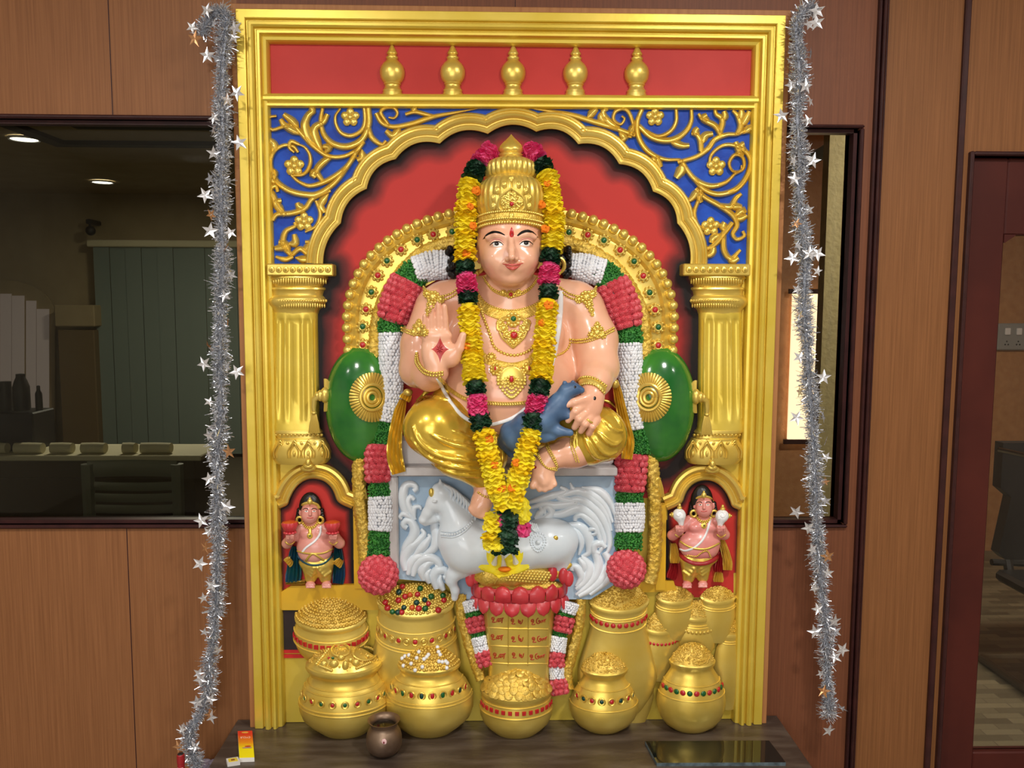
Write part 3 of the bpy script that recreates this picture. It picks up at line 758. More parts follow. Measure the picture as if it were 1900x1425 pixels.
def ell_print(a, b_, ra, rb, m, name, dz=.0004):
    mb = MB(); n = 20; vs = [printpt(a, b_, dz)] + [printpt(a + ra * math.cos(2 * PI * j / n), b_ + rb * math.sin(2 * PI * j / n), dz) for j in range(n)]
    mb.add(vs, [(0, 1 + j, 1 + (j + 1) % n) for j in range(n)]); mb.build(name, m, e, smooth=False)
ell_print(.5, .93, .24, .035, mat('emblem_orange', (240, 170, 70), .4), 'emblem'); ell_print(.62, .40, .22, .025, mat('print_red', (200, 60, 40), .4), 'red_mark'); ell_print(.55, .345, .33, .02, mat('print_mauve', (170, 130, 150), .4), 'mauve_mark', .0006)
def text_obj(body, size, parent, m, place, name='lettering', depth=0.0002, spacing=1.0):
    cu = bpy.data.curves.new(name, 'FONT'); cu.body = body; cu.size = size; cu.align_x = 'CENTER'; cu.align_y = 'CENTER'; cu.extrude = depth; cu.space_character = spacing
    t = bpy.data.objects.new(name, cu); link(t); bpy.context.view_layer.update()
    dg = bpy.context.evaluated_depsgraph_get(); me = bpy.data.meshes.new_from_object(t.evaluated_get(dg)); bpy.data.objects.remove(t)
    vs = [place(v.co.x, v.co.y, v.co.z) for v in me.vertices]; fs = [tuple(p.vertices) for p in me.polygons]
    return meshobj(name, vs, fs, m, parent, smooth=False)
tc_ = printpt(.5, .74); pr_white = mat('print_white', (250, 226, 200), .5)
text_obj('CYCLE', .0085, e, pr_white, lambda x, y, z: tc_ - ux * x - uy * y * 1.3 + Vector((0, 0, z)), spacing=1.05)
h2 = .010
A2 = flatbox(((419.5, 1407.5), (441.5, 1404), (445.5, 1412.5), (422, 1416)), h2); ctr = sum(A2, Vector((0, 0, 0))) / 4
o = quadbox(A2, TZ, TZ + h2).build('match_box', mat('matchbox_card', (214, 210, 204), .6), origin=(ctr.x, ctr.y, TZ), smooth=False); tag(o, 'small white matchbox with yellow label beside the incense box', 'matchbox')
A3 = [ctr + (q - ctr) * .72 for q in A2]; quadbox(A3, TZ + h2, TZ + h2 + .0004).build('label_print', mat('matchbox_yellow', (226, 200, 60), .5), o, smooth=False)
A4 = [ctr + (q - ctr) * .3 for q in A2]; quadbox(A4, TZ + h2 + .0004, TZ + h2 + .0007).build('label_mark', mat('matchbox_brown', (150, 90, 50), .5), o, smooth=False)
# low stool beside the table with a bottle and a cloth bundle
sz = TZ - .12
q0 = [on_table(u, v, sz) for u, v in ((377, 1399), (404, 1398))]
e = empty('low_stool', (q0[0].x + .1, q0[0].y - .15, 0), 'low dark stool partly hidden at the left of the table', 'stool')
sxa, sxb = q0[0].x + .022, TX0 - .012; sya, syb = q0[0].y - .3, q0[0].y
mb = MB(); mb.bbox((sxa, sya, sz - .02), (sxb + .0, syb, sz), .003); mb.build('stool_top', M['tablewood'], e, smooth=False)
for xx in (sxa + .005, sxb - .03):
    for yy in (sya + .01, syb - .035):
        mb = MB(); mb.box((xx, yy, 0), (xx + .025, yy + .025, sz - .02)); mb.build('leg', M['tablewood'], e, smooth=False)
c_ = on_table(393, 1423, sz)
mb = MB()
for k in range(9): mb.sphere((c_.x - .03 + .009 * (k % 6), c_.y + .012 * math.sin(k * 2.1), sz + .008), .013, 10, 7, (1.3, 1.1, .6))
o = mb.build('cloth_bundle', mat('pale_lilac_cloth', (176, 166, 186), .7, 0, (130, 126, 150), 60, .6, 90), origin=(c_.x, c_.y, sz)); tag(o, 'pale lilac crumpled cloth on the low stool', 'cloth')
bp_ = at(336, 1425, 1.98)
e = empty('red_bottle', (bp_.x, bp_.y, 0), 'bottle with a dark red cap and white label behind the tinsel end', 'bottle')
k = 1.98 / F; ztop = zat(336, 1399, 1.98)
mb = MB(); mb.lathe((bp_.x, bp_.y, 0), [(.001, 0), (.013, 0), (.0135, .02), (.0135, ztop - .06), (.0085, ztop - .035), (.0085, ztop - .02)], 20); mb.build('body', M['wine'], e)
mb = MB(); mb.lathe((bp_.x, bp_.y, ztop - .022), [(.0075, .022), (.009, .0205), (.0095, .013), (.0095, 0)], 16); mb.build('cap', M['wine'], e)
mb = MB(); mb.lathe((bp_.x, bp_.y, ztop - .006), [(.001, .0075), (.0065, .0075), (.0075, .006), (.0075, 0)], 16); mb.build('cap_top', M['blackplastic'], e)
mb = MB(); mb.lathe((bp_.x, bp_.y, ztop - .06), [(.0090, .028), (.0100, .024), (.0138, .0), (.0138, -.03)], 16, a0=-2.3, a1=-.7); mb.build('label_band', M['white'], e)
# ------------------------------------------------------------------ the shrine: frame, arch, pillars, painted panels
shrine = empty('shrine_frame', (Q(947, 1350, 28).x, 2.2, TZ), 'big gold painted relief shrine frame with scalloped arch and pillars, standing on the table', 'shrine')
def c1(x, y): return (420 + x / 2.741, y / 2.741)
def c2(x, y): return (940 + x / 2.741, y / 2.741)
FT = dict(wr=28)
def corner(u, v): return (u, v)
# outer rectangle of the gold frame in true panel coordinates (metres)
oL = (Q(433, 14, 28).x + Q(473, 1355, 28).x) / 2; oR = (Q(1460, 26, 28).x + Q(1416, 1347, 28).x) / 2; oT = Q(947, 20, 28).z
k28 = ms(28)
def frame_sweep(mb, prof, bottom):
    """prof: (inset px, w)"""
    vs = []; fs = []; k = len(prof)
    for (cx, cz, sx, sz) in ((oL, bottom, 1, 0), (oL, oT, 1, -1), (oR, oT, -1, -1), (oR, bottom, -1, 0)):
        for o, w in prof:
            vs.append((cx + sx * o * k28, YB - w * S, cz + sz * o * k28))
    for i in range(3):
        for t in range(k - 1): fs.append((i * k + t, (i + 1) * k + t, (i + 1) * k + t + 1, i * k + t + 1))
    fs.append(tuple(range(k))); fs.append(tuple(range(4 * k - 1, 3 * k - 1, -1)))
    mb.add(vs, fs)
mb = MB()
frame_sweep(mb, [(0, -6), (0, 22), (1, 23), (14.5, 23), (16, 22), (17, 16), (20, 16), (21, 24), (23, 27.5), (28, 28), (31, 25), (32.5, 18), (35, 18), (36, 25), (38, 27), (42, 26.5), (44, 22), (45, 17), (46.5, 17.5), (51, 16), (53, 12.5), (54, 8), (54.5, -6)], TZ + .001)
mb.build('frame_moulding', M['frame'], shrine, angle=25)
mb = MB(); frame_sweep(mb, [(-10.5, -6), (-10.5, 17), (-9.5, 18), (-.5, 18), (.3, 17), (.3, -6)], TZ + .001); mb.build('wood_border', M['woodedge'], shrine, smooth=False)
iL, iR = oL + 54 * k28, oR - 54 * k28
# back panel (gold), pieces painted in red and blue sit on it
mb = MB(); mb.box((iL - .01, YB + .001, TZ + .001), (iR + .01, YB + .02, oT - .01)); mb.build('back_panel', M['frame'], shrine, smooth=False)
def flat_poly(mb, pts, w0, w1, wr=None):
    P = [P2(u, v, w1 if wr is None else wr) for u, v in pts]
    if sum(P[i].x * P[(i + 1) % len(P)].z - P[(i + 1) % len(P)].x * P[i].z for i in range(len(P))) < 0: P = P[::-1]
    mb.prism([(p.x, p.z) for p in P], YB - w1 * S, YB - w0 * S)
def at_x(X, v, w):      # photo u of a world X at photo row v on height w
    return project((X, YB - w * S, Q(947, v, w).z))[0]
mb = MB(); flat_poly(mb, [(482, 70), (1412, 74), (1410, 180), (484, 178)], -2, 1); mb.build('red_band', M['red'], shrine, smooth=False)
# middle rail
mb = MB()
RAIL = [(-13.5, 0), (-13.5, 14), (-12, 17), (-8, 20), (-3, 20), (0, 18), (1.5, 14), (3, 13.5), (5, 16.5), (9, 16.5), (11, 13), (12.5, 11), (14, 4), (14, 0)]
sweep(mb, [(484, 186.5), (700, 187.5), (947, 188.5), (1200, 190), (1409, 191)], [(o, w) for o, w in RAIL], capends=False); mb.build('middle_rail', M['frame'], shrine, angle=30)
# five pot finials
FIN = [(176, 18), (171, 19), (170.5, 17), (166, 18.5), (163, 16), (159, 14), (156.5, 14.5), (155, 16.5), (152.5, 15.5), (149, 19), (143, 22), (136, 23.4), (130, 23.5), (123, 21.5), (117, 17.5), (112, 12), (109.5, 10), (107.5, 11.5), (105, 11.5), (103, 8.5), (101, 8), (99.5, 10), (97, 10), (94, 8), (90, 6), (86, 3.8), (83, 2.4), (80.5, .3)]
for u, dv in ((728, 0), (840, 0), (952, .5), (1067.5, 1), (1181, 1.5)):
    p = Q(u, 175.5 + dv, 5); k = ms(5) * .95; mb = MB()
    mb.lathe((p.x, YB - 3 * S, p.z), [(r * k, (176 - v - 2) * k) for v, r in [(186, 18)] + FIN], 28, a0=PI - .05, a1=2 * PI + .05, sy=.8)
    mb.build('finial', M['gold'], shrine, angle=35)
# scalloped arch
CUS = [(599, 489), (632, 414), (680, 350), (734, 295), (816, 266), (905, 248), (995, 244), (1073, 267), (1149, 304), (1212, 355), (1257, 414), (1281, 489)]
BUL = [9, 12, 13, 15, 15, 15, 15, 15, 14, 13, 9]
inner = []
for (a, b_, h) in zip(CUS[:-1], CUS[1:], BUL):
    a, b_ = np.array(a, float), np.array(b_, float); d = b_ - a; n = np.array([d[1], -d[0]]); n /= np.linalg.norm(n)
    for i in range(12):
        t = i / 12; inner.append(a + d * t + n * h * (1 - (2 * t - 1) ** 2))
inner.append(np.array(CUS[-1], float))
APROF = [(1, -1), (1, 18), (0, 21), (-4, 22.5), (-8, 21), (-9.5, 17), (-11.5, 17), (-13, 21), (-17, 23), (-21, 21), (-22.5, 15), (-25, 14.5), (-27, 16.5), (-30, 15.5), (-32, 10), (-32.5, 0)]
mb = MB(); sweep(mb, inner, APROF, capends=False); mb.build('scalloped_arch', M['gold'], shrine, angle=30)
# blue spandrels
Ni = normals2(np.array(inner)); outer = np.array(inner) - Ni * 24
mid = len(outer) // 2
for side, poly in ((0, [(484, 200), (947, 201)] + [tuple(p) for p in outer[:mid + 1][::-1]] + [(598, 492), (488, 492)]), (1, [(947, 201), (1410, 204), (1402, 492), (1280, 492)] + [tuple(p) for p in outer[mid:][::-1]])):
    mb = MB(); flat_poly(mb, poly, -2, 4); mb.build('blue_spandrel', M['blue'], shrine, smooth=False)
# scroll ornament
def scrolls(strokes, flowers, cc, name):
    mb = MB()
    for pts, wd, tp in strokes: stroke(mb, [cc(*p) for p in pts], wd * (1.75 if tp is T3 else 1.42), 3.5, 10, STROKE, taper=tp)
    for x, y, r in flowers: flower(mb, *cc(x, y), 4, r, 8, rot=-PI / 2)
    return mb.build(name, M['gold'], shrine, angle=50)
T1, T2, T3 = (.8, .55), (.35, .2), (.2, .6)
lf = lambda *p: (list(p), 4.6, T3)        # leaf: thin root, broad middle
L_ = [([(700, 720), (660, 775), (610, 850), (520, 915), (430, 945), (370, 925), (330, 890)], 4.2, T1), ([(655, 790), (560, 920), (470, 985), (400, 990), (320, 970), (255, 920), (225, 840), (240, 775), (290, 740), (340, 745), (365, 775)], 4.6, T1),
      ([(340, 892), (395, 885), (425, 840), (425, 790), (400, 750), (370, 735)], 3.2, T1), ([(722, 545), (725, 630), (690, 710), (620, 745), (550, 735), (500, 690), (480, 620), (490, 550)], 5.0, T1),
      ([(700, 545), (705, 610), (690, 660), (640, 690), (590, 680), (560, 640), (555, 590), (580, 552)], 3.4, T1), ([(670, 760), (600, 795), (520, 795), (450, 750), (390, 690), (340, 640), (290, 645), (235, 660), (210, 630), (220, 597), (255, 590)], 3.8, T1),
      ([(500, 790), (430, 720), (400, 640), (415, 590), (440, 565), (428, 545)], 5.5, T3), ([(500, 800), (455, 700), (450, 650), (495, 620), (515, 580)], 4.8, T3), lf((390, 690), (300, 640), (275, 605)), lf((370, 670), (340, 620), (290, 580)),
      ([(830, 640), (800, 600), (785, 570), (810, 548), (850, 548), (870, 575), (855, 600), (825, 597)], 3.2, T1), ([(760, 575), (790, 625), (850, 645), (940, 630), (1050, 595), (1150, 575), (1280, 552)], 4.0, (.8, .15)), ([(910, 582), (960, 570), (1030, 585), (1100, 590)], 3.4, (.8, .2)), lf((890, 640), (850, 690), (810, 665)),
      lf((950, 575), (960, 545), (970, 545)), ([(722, 640), (740, 700), (790, 735), (812, 715)], 4.2, T1), lf((690, 760), (690, 800), (665, 815)), ([(560, 790), (500, 820), (460, 870), (490, 920)], 4.6, T3), lf((470, 860), (440, 885), (455, 900)), lf((500, 780), (520, 750), (490, 745)),
      ([(225, 850), (245, 880), (235, 920), (258, 925)], 4.4, T3), ([(370, 735), (330, 720), (320, 750), (345, 775)], 3.4, T1), lf((230, 790), (245, 740), (215, 705)),
      ([(300, 1095), (260, 1055), (240, 1000), (222, 965), (250, 945), (262, 975)], 5.0, T1), ([(235, 1120), (260, 1090), (330, 1085), (400, 1060), (440, 1010), (530, 970)], 4.4, T1), lf((400, 1060), (370, 1050), (360, 1030)), lf((520, 985), (480, 1040), (500, 1080)), lf((300, 1090), (250, 1030), (280, 1020)),
      ([(455, 1020), (478, 1090), (455, 1150), (400, 1180)], 3.2, T1), ([(320, 1300), (300, 1240), (265, 1230)], 4.4, T3), ([(335, 1300), (290, 1250), (300, 1180), (350, 1150), (345, 1130)], 4.6, T1), lf((310, 1240), (350, 1235), (345, 1190)), ([(330, 1300), (375, 1265), (420, 1290), (430, 1235), (400, 1230)], 4.2, T1), lf((390, 1280), (420, 1250), (425, 1230)), ([(340, 1305), (300, 1320), (250, 1305)], 4.0, T1), lf((320, 1250), (270, 1260), (245, 1265)), lf((350, 1310), (400, 1320), (430, 1300))]
scrolls(L_, [(630, 597, 17.5), (345, 845, 19), (395, 1128, 18)], c1, 'scroll_ornament')
R_ = [([(690, 553), (665, 620), (672, 700), (720, 770), (800, 810), (885, 812)], 4.2, T1), ([(862, 553), (862, 620), (830, 670), (770, 692), (705, 660)], 3.4, T1), ([(672, 640), (740, 700), (830, 715), (900, 680), (938, 620), (940, 555)], 4.8, T1),
      ([(870, 825), (960, 800), (1020, 760), (1060, 710), (1120, 685), (1180, 680), (1255, 640)], 4.0, T1), ([(1090, 690), (1060, 640), (1000, 610), (975, 578)], 4.6, T1), ([(1085, 680), (1098, 610), (1065, 580), (1060, 553)], 4.6, T1), lf((1040, 630), (1000, 600), (1020, 585)), lf((1090, 620), (1110, 590), (1105, 565)),
      ([(1170, 685), (1190, 640), (1175, 590), (1150, 562)], 4.8, T1), lf((1185, 650), (1220, 600), (1235, 565)), lf((1180, 620), (1195, 580), (1190, 555)), lf((1200, 680), (1240, 650), (1255, 665)), ([(988, 770), (985, 715), (965, 685), (940, 680)], 4.6, T1), lf((990, 740), (1010, 690), (1050, 680)), lf((980, 700), (960, 670), (975, 650)),
      ([(890, 820), (950, 905), (1030, 945), (1110, 930), (1165, 880)], 4.2, T1), ([(930, 880), (1000, 960), (1080, 988), (1170, 960), (1225, 890), (1242, 820), (1210, 765), (1150, 738), (1090, 745), (1040, 790), (1030, 850)], 4.2, T1), ([(1160, 885), (1205, 855), (1200, 800), (1160, 788), (1132, 830), (1150, 870), (1190, 868), (1195, 840)], 3.0, T1), lf((1200, 800), (1180, 760), (1165, 720)), lf((1205, 790), (1195, 740), (1210, 730)),
      ([(890, 825), (890, 860), (862, 905)], 6.0, T3), lf((750, 790), (770, 820), (785, 850)), lf((820, 715), (890, 740), (930, 740)), lf((740, 790), (760, 840), (760, 850)), ([(650, 690), (640, 620), (620, 570), (590, 553), (552, 570), (545, 610), (580, 632), (600, 605), (585, 590)], 3.2, T1), ([(655, 690), (560, 655), (430, 615), (300, 578), (100, 548)], 4.2, (.8, .15)), ([(570, 655), (515, 615), (490, 570), (515, 553)], 5.2, T1), lf((520, 620), (480, 600), (485, 575)), lf((570, 670), (600, 700), (580, 715)), lf((410, 600), (440, 570), (460, 553)), lf((620, 680), (640, 650), (625, 700)),
      ([(990, 960), (975, 1020), (955, 1085), (978, 1150), (1030, 1182)], 3.2, T1), ([(960, 960), (1010, 1005), (1080, 1045), (1150, 1095), (1172, 1145), (1150, 1190), (1172, 1218), (1208, 1200), (1200, 1175)], 4.4, T1), lf((980, 960), (950, 1000), (930, 1020)), lf((1000, 970), (980, 1000), (990, 1030)), ([(1080, 1045), (1140, 1050), (1165, 1010), (1195, 985)], 4.8, T1), lf((1130, 1050), (1180, 1050), (1195, 1055)), lf((1160, 1110), (1190, 1110), (1222, 1095)), lf((1160, 1100), (1200, 1070), (1210, 1085)),
      ([(1150, 1130), (1110, 1180), (1050, 1250), (990, 1275)], 4.6, T1), ([(1105, 1185), (1105, 1270), (1140, 1315), (1190, 1270)], 4.6, T1), lf((1060, 1240), (1040, 1290), (1000, 1300)), lf((1110, 1180), (1100, 1150), (1110, 1130)), lf((1090, 1190), (1050, 1210), (1040, 1235)), lf((1120, 1300), (1150, 1325), (1180, 1310))]
scrolls(R_, [(755, 595, 17.5), (1065, 847, 18.5), (1038, 1152, 18)], c2, 'scroll_ornament')
# ---------------- red field with the black airbrushed border that is painted round it
def field_mat(name, redc, darkc, width):
    m = bpy.data.materials.new(name); m.use_nodes = True; nt = m.node_tree; b = nt.nodes['Principled BSDF']
    a = nt.nodes.new('ShaderNodeAttribute'); a.attribute_name = 'border'; r = nt.nodes.new('ShaderNodeValToRGB'); tc = nt.nodes.new('ShaderNodeTexCoord'); n = nt.nodes.new('ShaderNodeTexNoise'); n.inputs['Scale'].default_value = 9; n.inputs['Detail'].default_value = 4
    mth = nt.nodes.new('ShaderNodeMath'); mth.operation = 'MULTIPLY_ADD'; mth.inputs[1].default_value = .5; nt.links.new(tc.outputs['Object'], n.inputs['Vector']); nt.links.new(n.outputs['Fac'], mth.inputs[0]); nt.links.new(a.outputs['Fac'], mth.inputs[2])
    m2 = nt.nodes.new('ShaderNodeMath'); m2.operation = 'SUBTRACT'; m2.inputs[1].default_value = .25; nt.links.new(mth.outputs[0], m2.inputs[0]); nt.links.new(m2.outputs[0], r.inputs[0])
    r.color_ramp.elements[0].position = .12; r.color_ramp.elements[0].color = (*lin(darkc), 1); r.color_ramp.elements[1].position = .85; r.color_ramp.elements[1].color = (*lin(redc), 1)
    e = r.color_ramp.elements.new(.45); e.color = (*lin(tuple(int(x * .5 + y * .5) for x, y in zip(redc, darkc))), 1)
    nt.links.new(r.outputs[0], b.inputs['Base Color']); b.inputs['Roughness'].default_value = .55; b.inputs['Specular IOR Level'].default_value = .25
    return m
M['field'] = field_mat('red_field_airbrushed', (192, 52, 46), (26, 18, 18), 1)
def field(name, poly, w, width, step=7, edge=None, parent=None, m=None):
    """polygon filled with a grid carrying the distance to its painted border"""
    P = np.array(poly, float); E = P if edge is None else np.array(edge, float)
    lo, hi = P.min(0), P.max(0); us = np.arange(lo[0], hi[0] + step, step); vs_ = np.arange(lo[1], hi[1] + step, step)
    U, V = np.meshgrid(us, vs_); pts = np.stack([U.ravel(), V.ravel()], 1)
    x, y = pts[:, 0], pts[:, 1]; ins = np.zeros(len(pts), bool)
    for i in range(len(P)):
        a, b_ = P[i], P[(i + 1) % len(P)]
        c_ = ((a[1] > y) != (b_[1] > y)) & (x < (b_[0] - a[0]) * (y - a[1]) / (b_[1] - a[1] + 1e-12) + a[0]); ins ^= c_
    dmin = np.full(len(pts), 1e9)
    for i in range(len(E) - 1):
        a, b_ = E[i], E[i + 1]; d = b_ - a; t = np.clip(((pts - a) @ d) / (d @ d + 1e-9), 0, 1); dmin = np.minimum(dmin, np.linalg.norm(pts - a - t[:, None] * d, axis=1))
    ok = ins | (dmin < step * 1.6); idx = -np.ones(len(pts), int)
    nu = len(us); faces = []
    I = np.arange(len(pts)).reshape(U.shape)
    for i in range(U.shape[0] - 1):
        for j in range(U.shape[1] - 1):
            q = [I[i, j], I[i, j + 1], I[i + 1, j + 1], I[i + 1, j]]
            if all(ok[k] for k in q) and any(ins[k] for k in q): faces.append(q)
    used = sorted({k for q in faces for k in q}); mp_ = {k: i for i, k in enumerate(used)}
    o = meshobj(name, [P2(pts[k][0], pts[k][1], w) for k in used], [tuple(mp_[k] for k in q[::-1]) for q in faces], m or M['field'], parent or shrine)
    at_ = o.data.attributes.new('border', 'FLOAT', 'POINT')
    at_.data.foreach_set('value', np.array([min(1.0, max(0, (dmin[k] if ins[k] else 0)) / width) for k in used], np.float32)); return o
fp = [tuple(p) for p in inner] + [(1281, 489), (1264, 494), (1264, 520), (1276, 535), (1276, 570), (1291, 585), (1289, 800), (1268, 850), (1240, 880), (1215, 905), (680, 905), (655, 890), (615, 850), (594, 800), (590, 585), (605, 570), (606, 535), (622, 520), (622, 494), (599, 489)]
fpx = fp[:-18] if False else [tuple(p) for p in inner] + [(1300, 489), (1300, 800), (1300, 880), (1262, 906), (1225, 930), (668, 930), (632, 906), (585, 880), (578, 800), (578, 489)]
field('red_field', fpx, 1.5, 46, edge=[p for p in fp if p[1] < 904] )
# ---------------- pillars
def halfcol(mb, u0, prof, ex=.75, n=16, flute=None, wr=4):
    """prof: (v, half width, depth) ; cross-section is a half super-ellipse"""
    vs = []; fs = []; k = n + 1
    for i, (v, a, dpt) in enumerate(prof):
        c = P2(u0(v) if callable(u0) else u0, v, wr, 0); q = ms(wr)
        for j in range(k):
            t = PI * j / n; cx = math.cos(t); sx = math.sin(t)
            x = math.copysign(abs(cx) ** ex, cx) * a; y = abs(sx) ** ex * dpt
            if flute: y *= flute(x / a, i)
            vs.append((c.x - x * q, c.y - y * S, c.z))
    for i in range(len(prof) - 1):
        for j in range(n): fs.append((i * k + j, (i + 1) * k + j, (i + 1) * k + j + 1, i * k + j + 1))
    fs.append(tuple(range(k))); fs.append(tuple(range(len(prof) * k - 1, (len(prof) - 1) * k - 1, -1)))
    mb.add(vs, fs)
def pillar(sx, name='pillar'):
    root = bpy.data.objects.new(name, None); root.parent = shrine; link(root); tag(root, None, None)
    uc = lambda v: float(np.interp(v, [490, 530, 580, 795, 815, 850], [557, 554, 549, 550, 558, 560] if sx < 0 else [1330, 1331, 1336, 1336, 1326, 1323]))
    k = 0
    mb = MB()
    c_ = uc(500); d0 = 58
    p0 = P2(c_ - 62, 489, 34); p1 = P2(c_ + 62, 512, 34); mb.bbox((p0.x, p0.y, p1.z), (p1.x, YB, p0.z), .003)
    for i in range(9):
        blob(mb, c_ - 52 + i * 13, 500.5, 34, 6, 6, 3, 8, 5); blob(mb, c_ - 52 + i * 13, 500.5, 36, 2.6, 2.6, 3, 8, 5)
    halfcol(mb, uc, [(512, 52, 30), (516, 53, 31), (522, 50, 28), (528, 46, 26), (532, 44, 24), (534, 49, 27), (537, 50, 28), (540, 47, 26), (545, 46, 25), (548, 46, 25), (552, 50, 29), (556, 53, 31), (561, 53, 31), (566, 51, 29), (571, 46, 26), (576, 42, 23), (582, 41, 22)], flute=None)
    for i in range(22):
        x = -48 + i * 4.6; blob(mb, c_ + x, 521.5, 29 * (1 - (abs(x) / 60) ** 4), 1.7, 6, 3, 6, 5)
        blob(mb, c_ + x, 558, 31 * (1 - (abs(x) / 64) ** 4), 2.6, 3.0, 2.5, 7, 5)
        blob(mb, c_ + x * .95, 567, 28.5 * (1 - (abs(x) / 60) ** 4), 1.7, 4.5, 2.5, 6, 5)
    mb.build('capital', M['gold'], root, angle=35)
    mb = MB()
    def fl(x, i):
        if i < 2 or i > 12: return 1
        e_ = min(1, (i - 1) / 2, (13 - i) / 2)
        t = (x + 1) / 2 * 5.0
        return 1 - .22 * e_ * max(0, math.cos((t - round(t)) * PI * 1.25)) ** .8 if abs(x) < .9 else 1
    halfcol(mb, uc, [(580, 40, 22), (589, 40, 22), (592, 40, 22), (596, 40, 22), (602, 40, 22)] + [(610 + i * 24, 40 + i * .4, 22) for i in range(7)] + [(775, 42, 22), (781, 42, 22), (786, 43, 22), (792, 43, 23), (800, 44, 23)], ex=.62, n=48, flute=fl)
    mb.build('fluted_shaft', M['frame'], root, angle=50)
    mb = MB(); c_ = uc(830)
    halfcol(mb, uc, [(796, 44, 24), (799, 46, 25), (802, 46, 25), (803, 43, 23), (811, 43, 23), (812, 46, 26), (815, 46, 26), (817, 47, 27), (826, 52, 31), (838, 55, 33), (850, 54, 33), (858, 48, 30)])
    for i in range(13): blob(mb, uc(807) - 42 + i * 7, 807, 23 * (1 - (abs(i - 6) / 7.5) ** 4), 3.1, 3.0, 3.5, 8, 6)
    for i in range(4):
        x = -39 + i * 26; cc = c_ + x; z = 33 * (1 - (abs(x) / 64) ** 3)
        for s_, h_ in ((1.0, 1.0), (.62, .75)):
            stroke(mb, [(cc - 11 * s_, 850), (cc - 12 * s_, 838), (cc - 5 * s_, 826 + 6 * (1 - s_)), (cc, 818 + 10 * (1 - s_)), (cc + 5 * s_, 826 + 6 * (1 - s_)), (cc + 12 * s_, 838), (cc + 11 * s_, 850)], 1.6, z - 2, 4, ROUND, taper=(1, 1))
        blob(mb, cc, 842, z, 3, 6, 3, 8, 6)
        if i < 3: blob(mb, cc + 13, 822, 31 * (1 - (abs(x + 13) / 64) ** 3), 3, 3, 2, 8, 6)
    mb.build('lotus_base', M['gold'], root, angle=45)
    return root
pillar(-1); pillar(1)
# ---------------- niches with trefoil arches
def niche(sx):
    U = (lambda p: p) if sx < 0 else (lambda p: (2 * 946.8 - p[0] - (2 if p[1] > 880 else 0), p[1] + 3))
    arch_in = [(519, 944), (533, 937), (538, 925), (545, 911), (556, 898), (570, 890), (585, 888.5), (601, 893), (613, 903), (620, 915), (625, 928), (634, 936), (652, 944)]
    P = [np.array(U(p)) for p in cr(arch_in, 5)]
    poly = [tuple(p) for p in P] + ([U((657, 1084)), U((521, 1100))] if sx < 0 else [U((530, 1108)), U((660, 1108))][::-1])
    fld = field('niche_back', poly, 1.2, 15, step=3.5, edge=[tuple(U((519, 1100)))] + [tuple(p) for p in P] + [tuple(U((656, 1085)))])
    mb = MB(); sg = -1 if sx < 0 else 1
    pr = [(1 * sg * -1 * 0, -1), (0, 14), (2, 17), (6, 18.5), (9, 16), (11, 12.5), (13, 13), (16, 19), (21, 23), (26, 22), (29.5, 17), (31, 8), (31, 0)]
    pr = [(o * sg * (1 if True else 1), w) for o, w in pr]
    NN = normals2(np.array(P)); 
    sgn = 1 if (NN[len(NN) // 2][1] < 0) else -1
    pr = [(abs(o) * sgn, w) for o, w in pr]
    # keep the band from spreading past the frame
    sweep(mb, P, pr, capends=True); mb.build('niche_arch', M['gold'], shrine, angle=35)
    mb = MB(); cu, cv = U((572, 866))
    blob(mb, cu, cv + 3, 28, 15, 8, 8, 14, 9); blob(mb, cu, cv - 1, 34, 10, 6, 6, 12, 8); blob(mb, cu, cv - 8, 36, 5.5, 8, 6, 12, 8); blob(mb, cu, cv - 15, 36, 2.6, 6, 3, 8, 7)
    mb.build('keystone_boss', M['gold'], shrine)
    mb = MB(); flat_poly(mb, [U(p) for p in ((655, 930), (671, 930), (675, 1092), (657, 1092))], 0, 13); mb.build('niche_jamb', M['yellowflat'], shrine, smooth=False)
niche(-1); niche(1)
# ledges, dark recess and painted lines at the foot
mb = MB(); flat_poly(mb, [(518, 1101), (540, 1087), (660, 1085), (720, 1085), (720, 1132), (518, 1132)], 0, 9); mb.build('ledge', M['yellowflat'], shrine, smooth=False)
mb = MB(); flat_poly(mb, [(1216, 1078), (1250, 1078), (1255, 1096), (1230, 1098), (1170, 1100), (1170, 1080)], 0, 9); mb.build('ledge', M['yellowflat'], shrine, smooth=False)
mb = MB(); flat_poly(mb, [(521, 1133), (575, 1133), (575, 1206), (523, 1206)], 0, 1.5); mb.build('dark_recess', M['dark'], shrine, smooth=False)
for va, vb in ((1206, 1212), (1214.5, 1221)):
    mb = MB(); flat_poly(mb, [(522, va), (580, va), (580, vb), (522, vb)], 0, 2.2); mb.build('red_line', M['stripe'], shrine, smooth=False)
# tassels hanging beside the niche arches
for uu, vv in ((668, 905), (1219, 902)):
    mb = MB(); blob(mb, uu, vv - 22, 18, 6, 5, 6); blob(mb, uu, vv - 14, 18, 8, 4, 7)
    for i in range(8):
        x = -12 + i * 3.4; mb.tube([Q(uu + x * .45, vv - 12, 20), Q(uu + x * .8, vv + 5, 22), Q(uu + x, vv + 20, 20)], [2.2 * S, 3 * S, 2.4 * S], 6)
    mb.build('tassel', M['gold'], shrine)
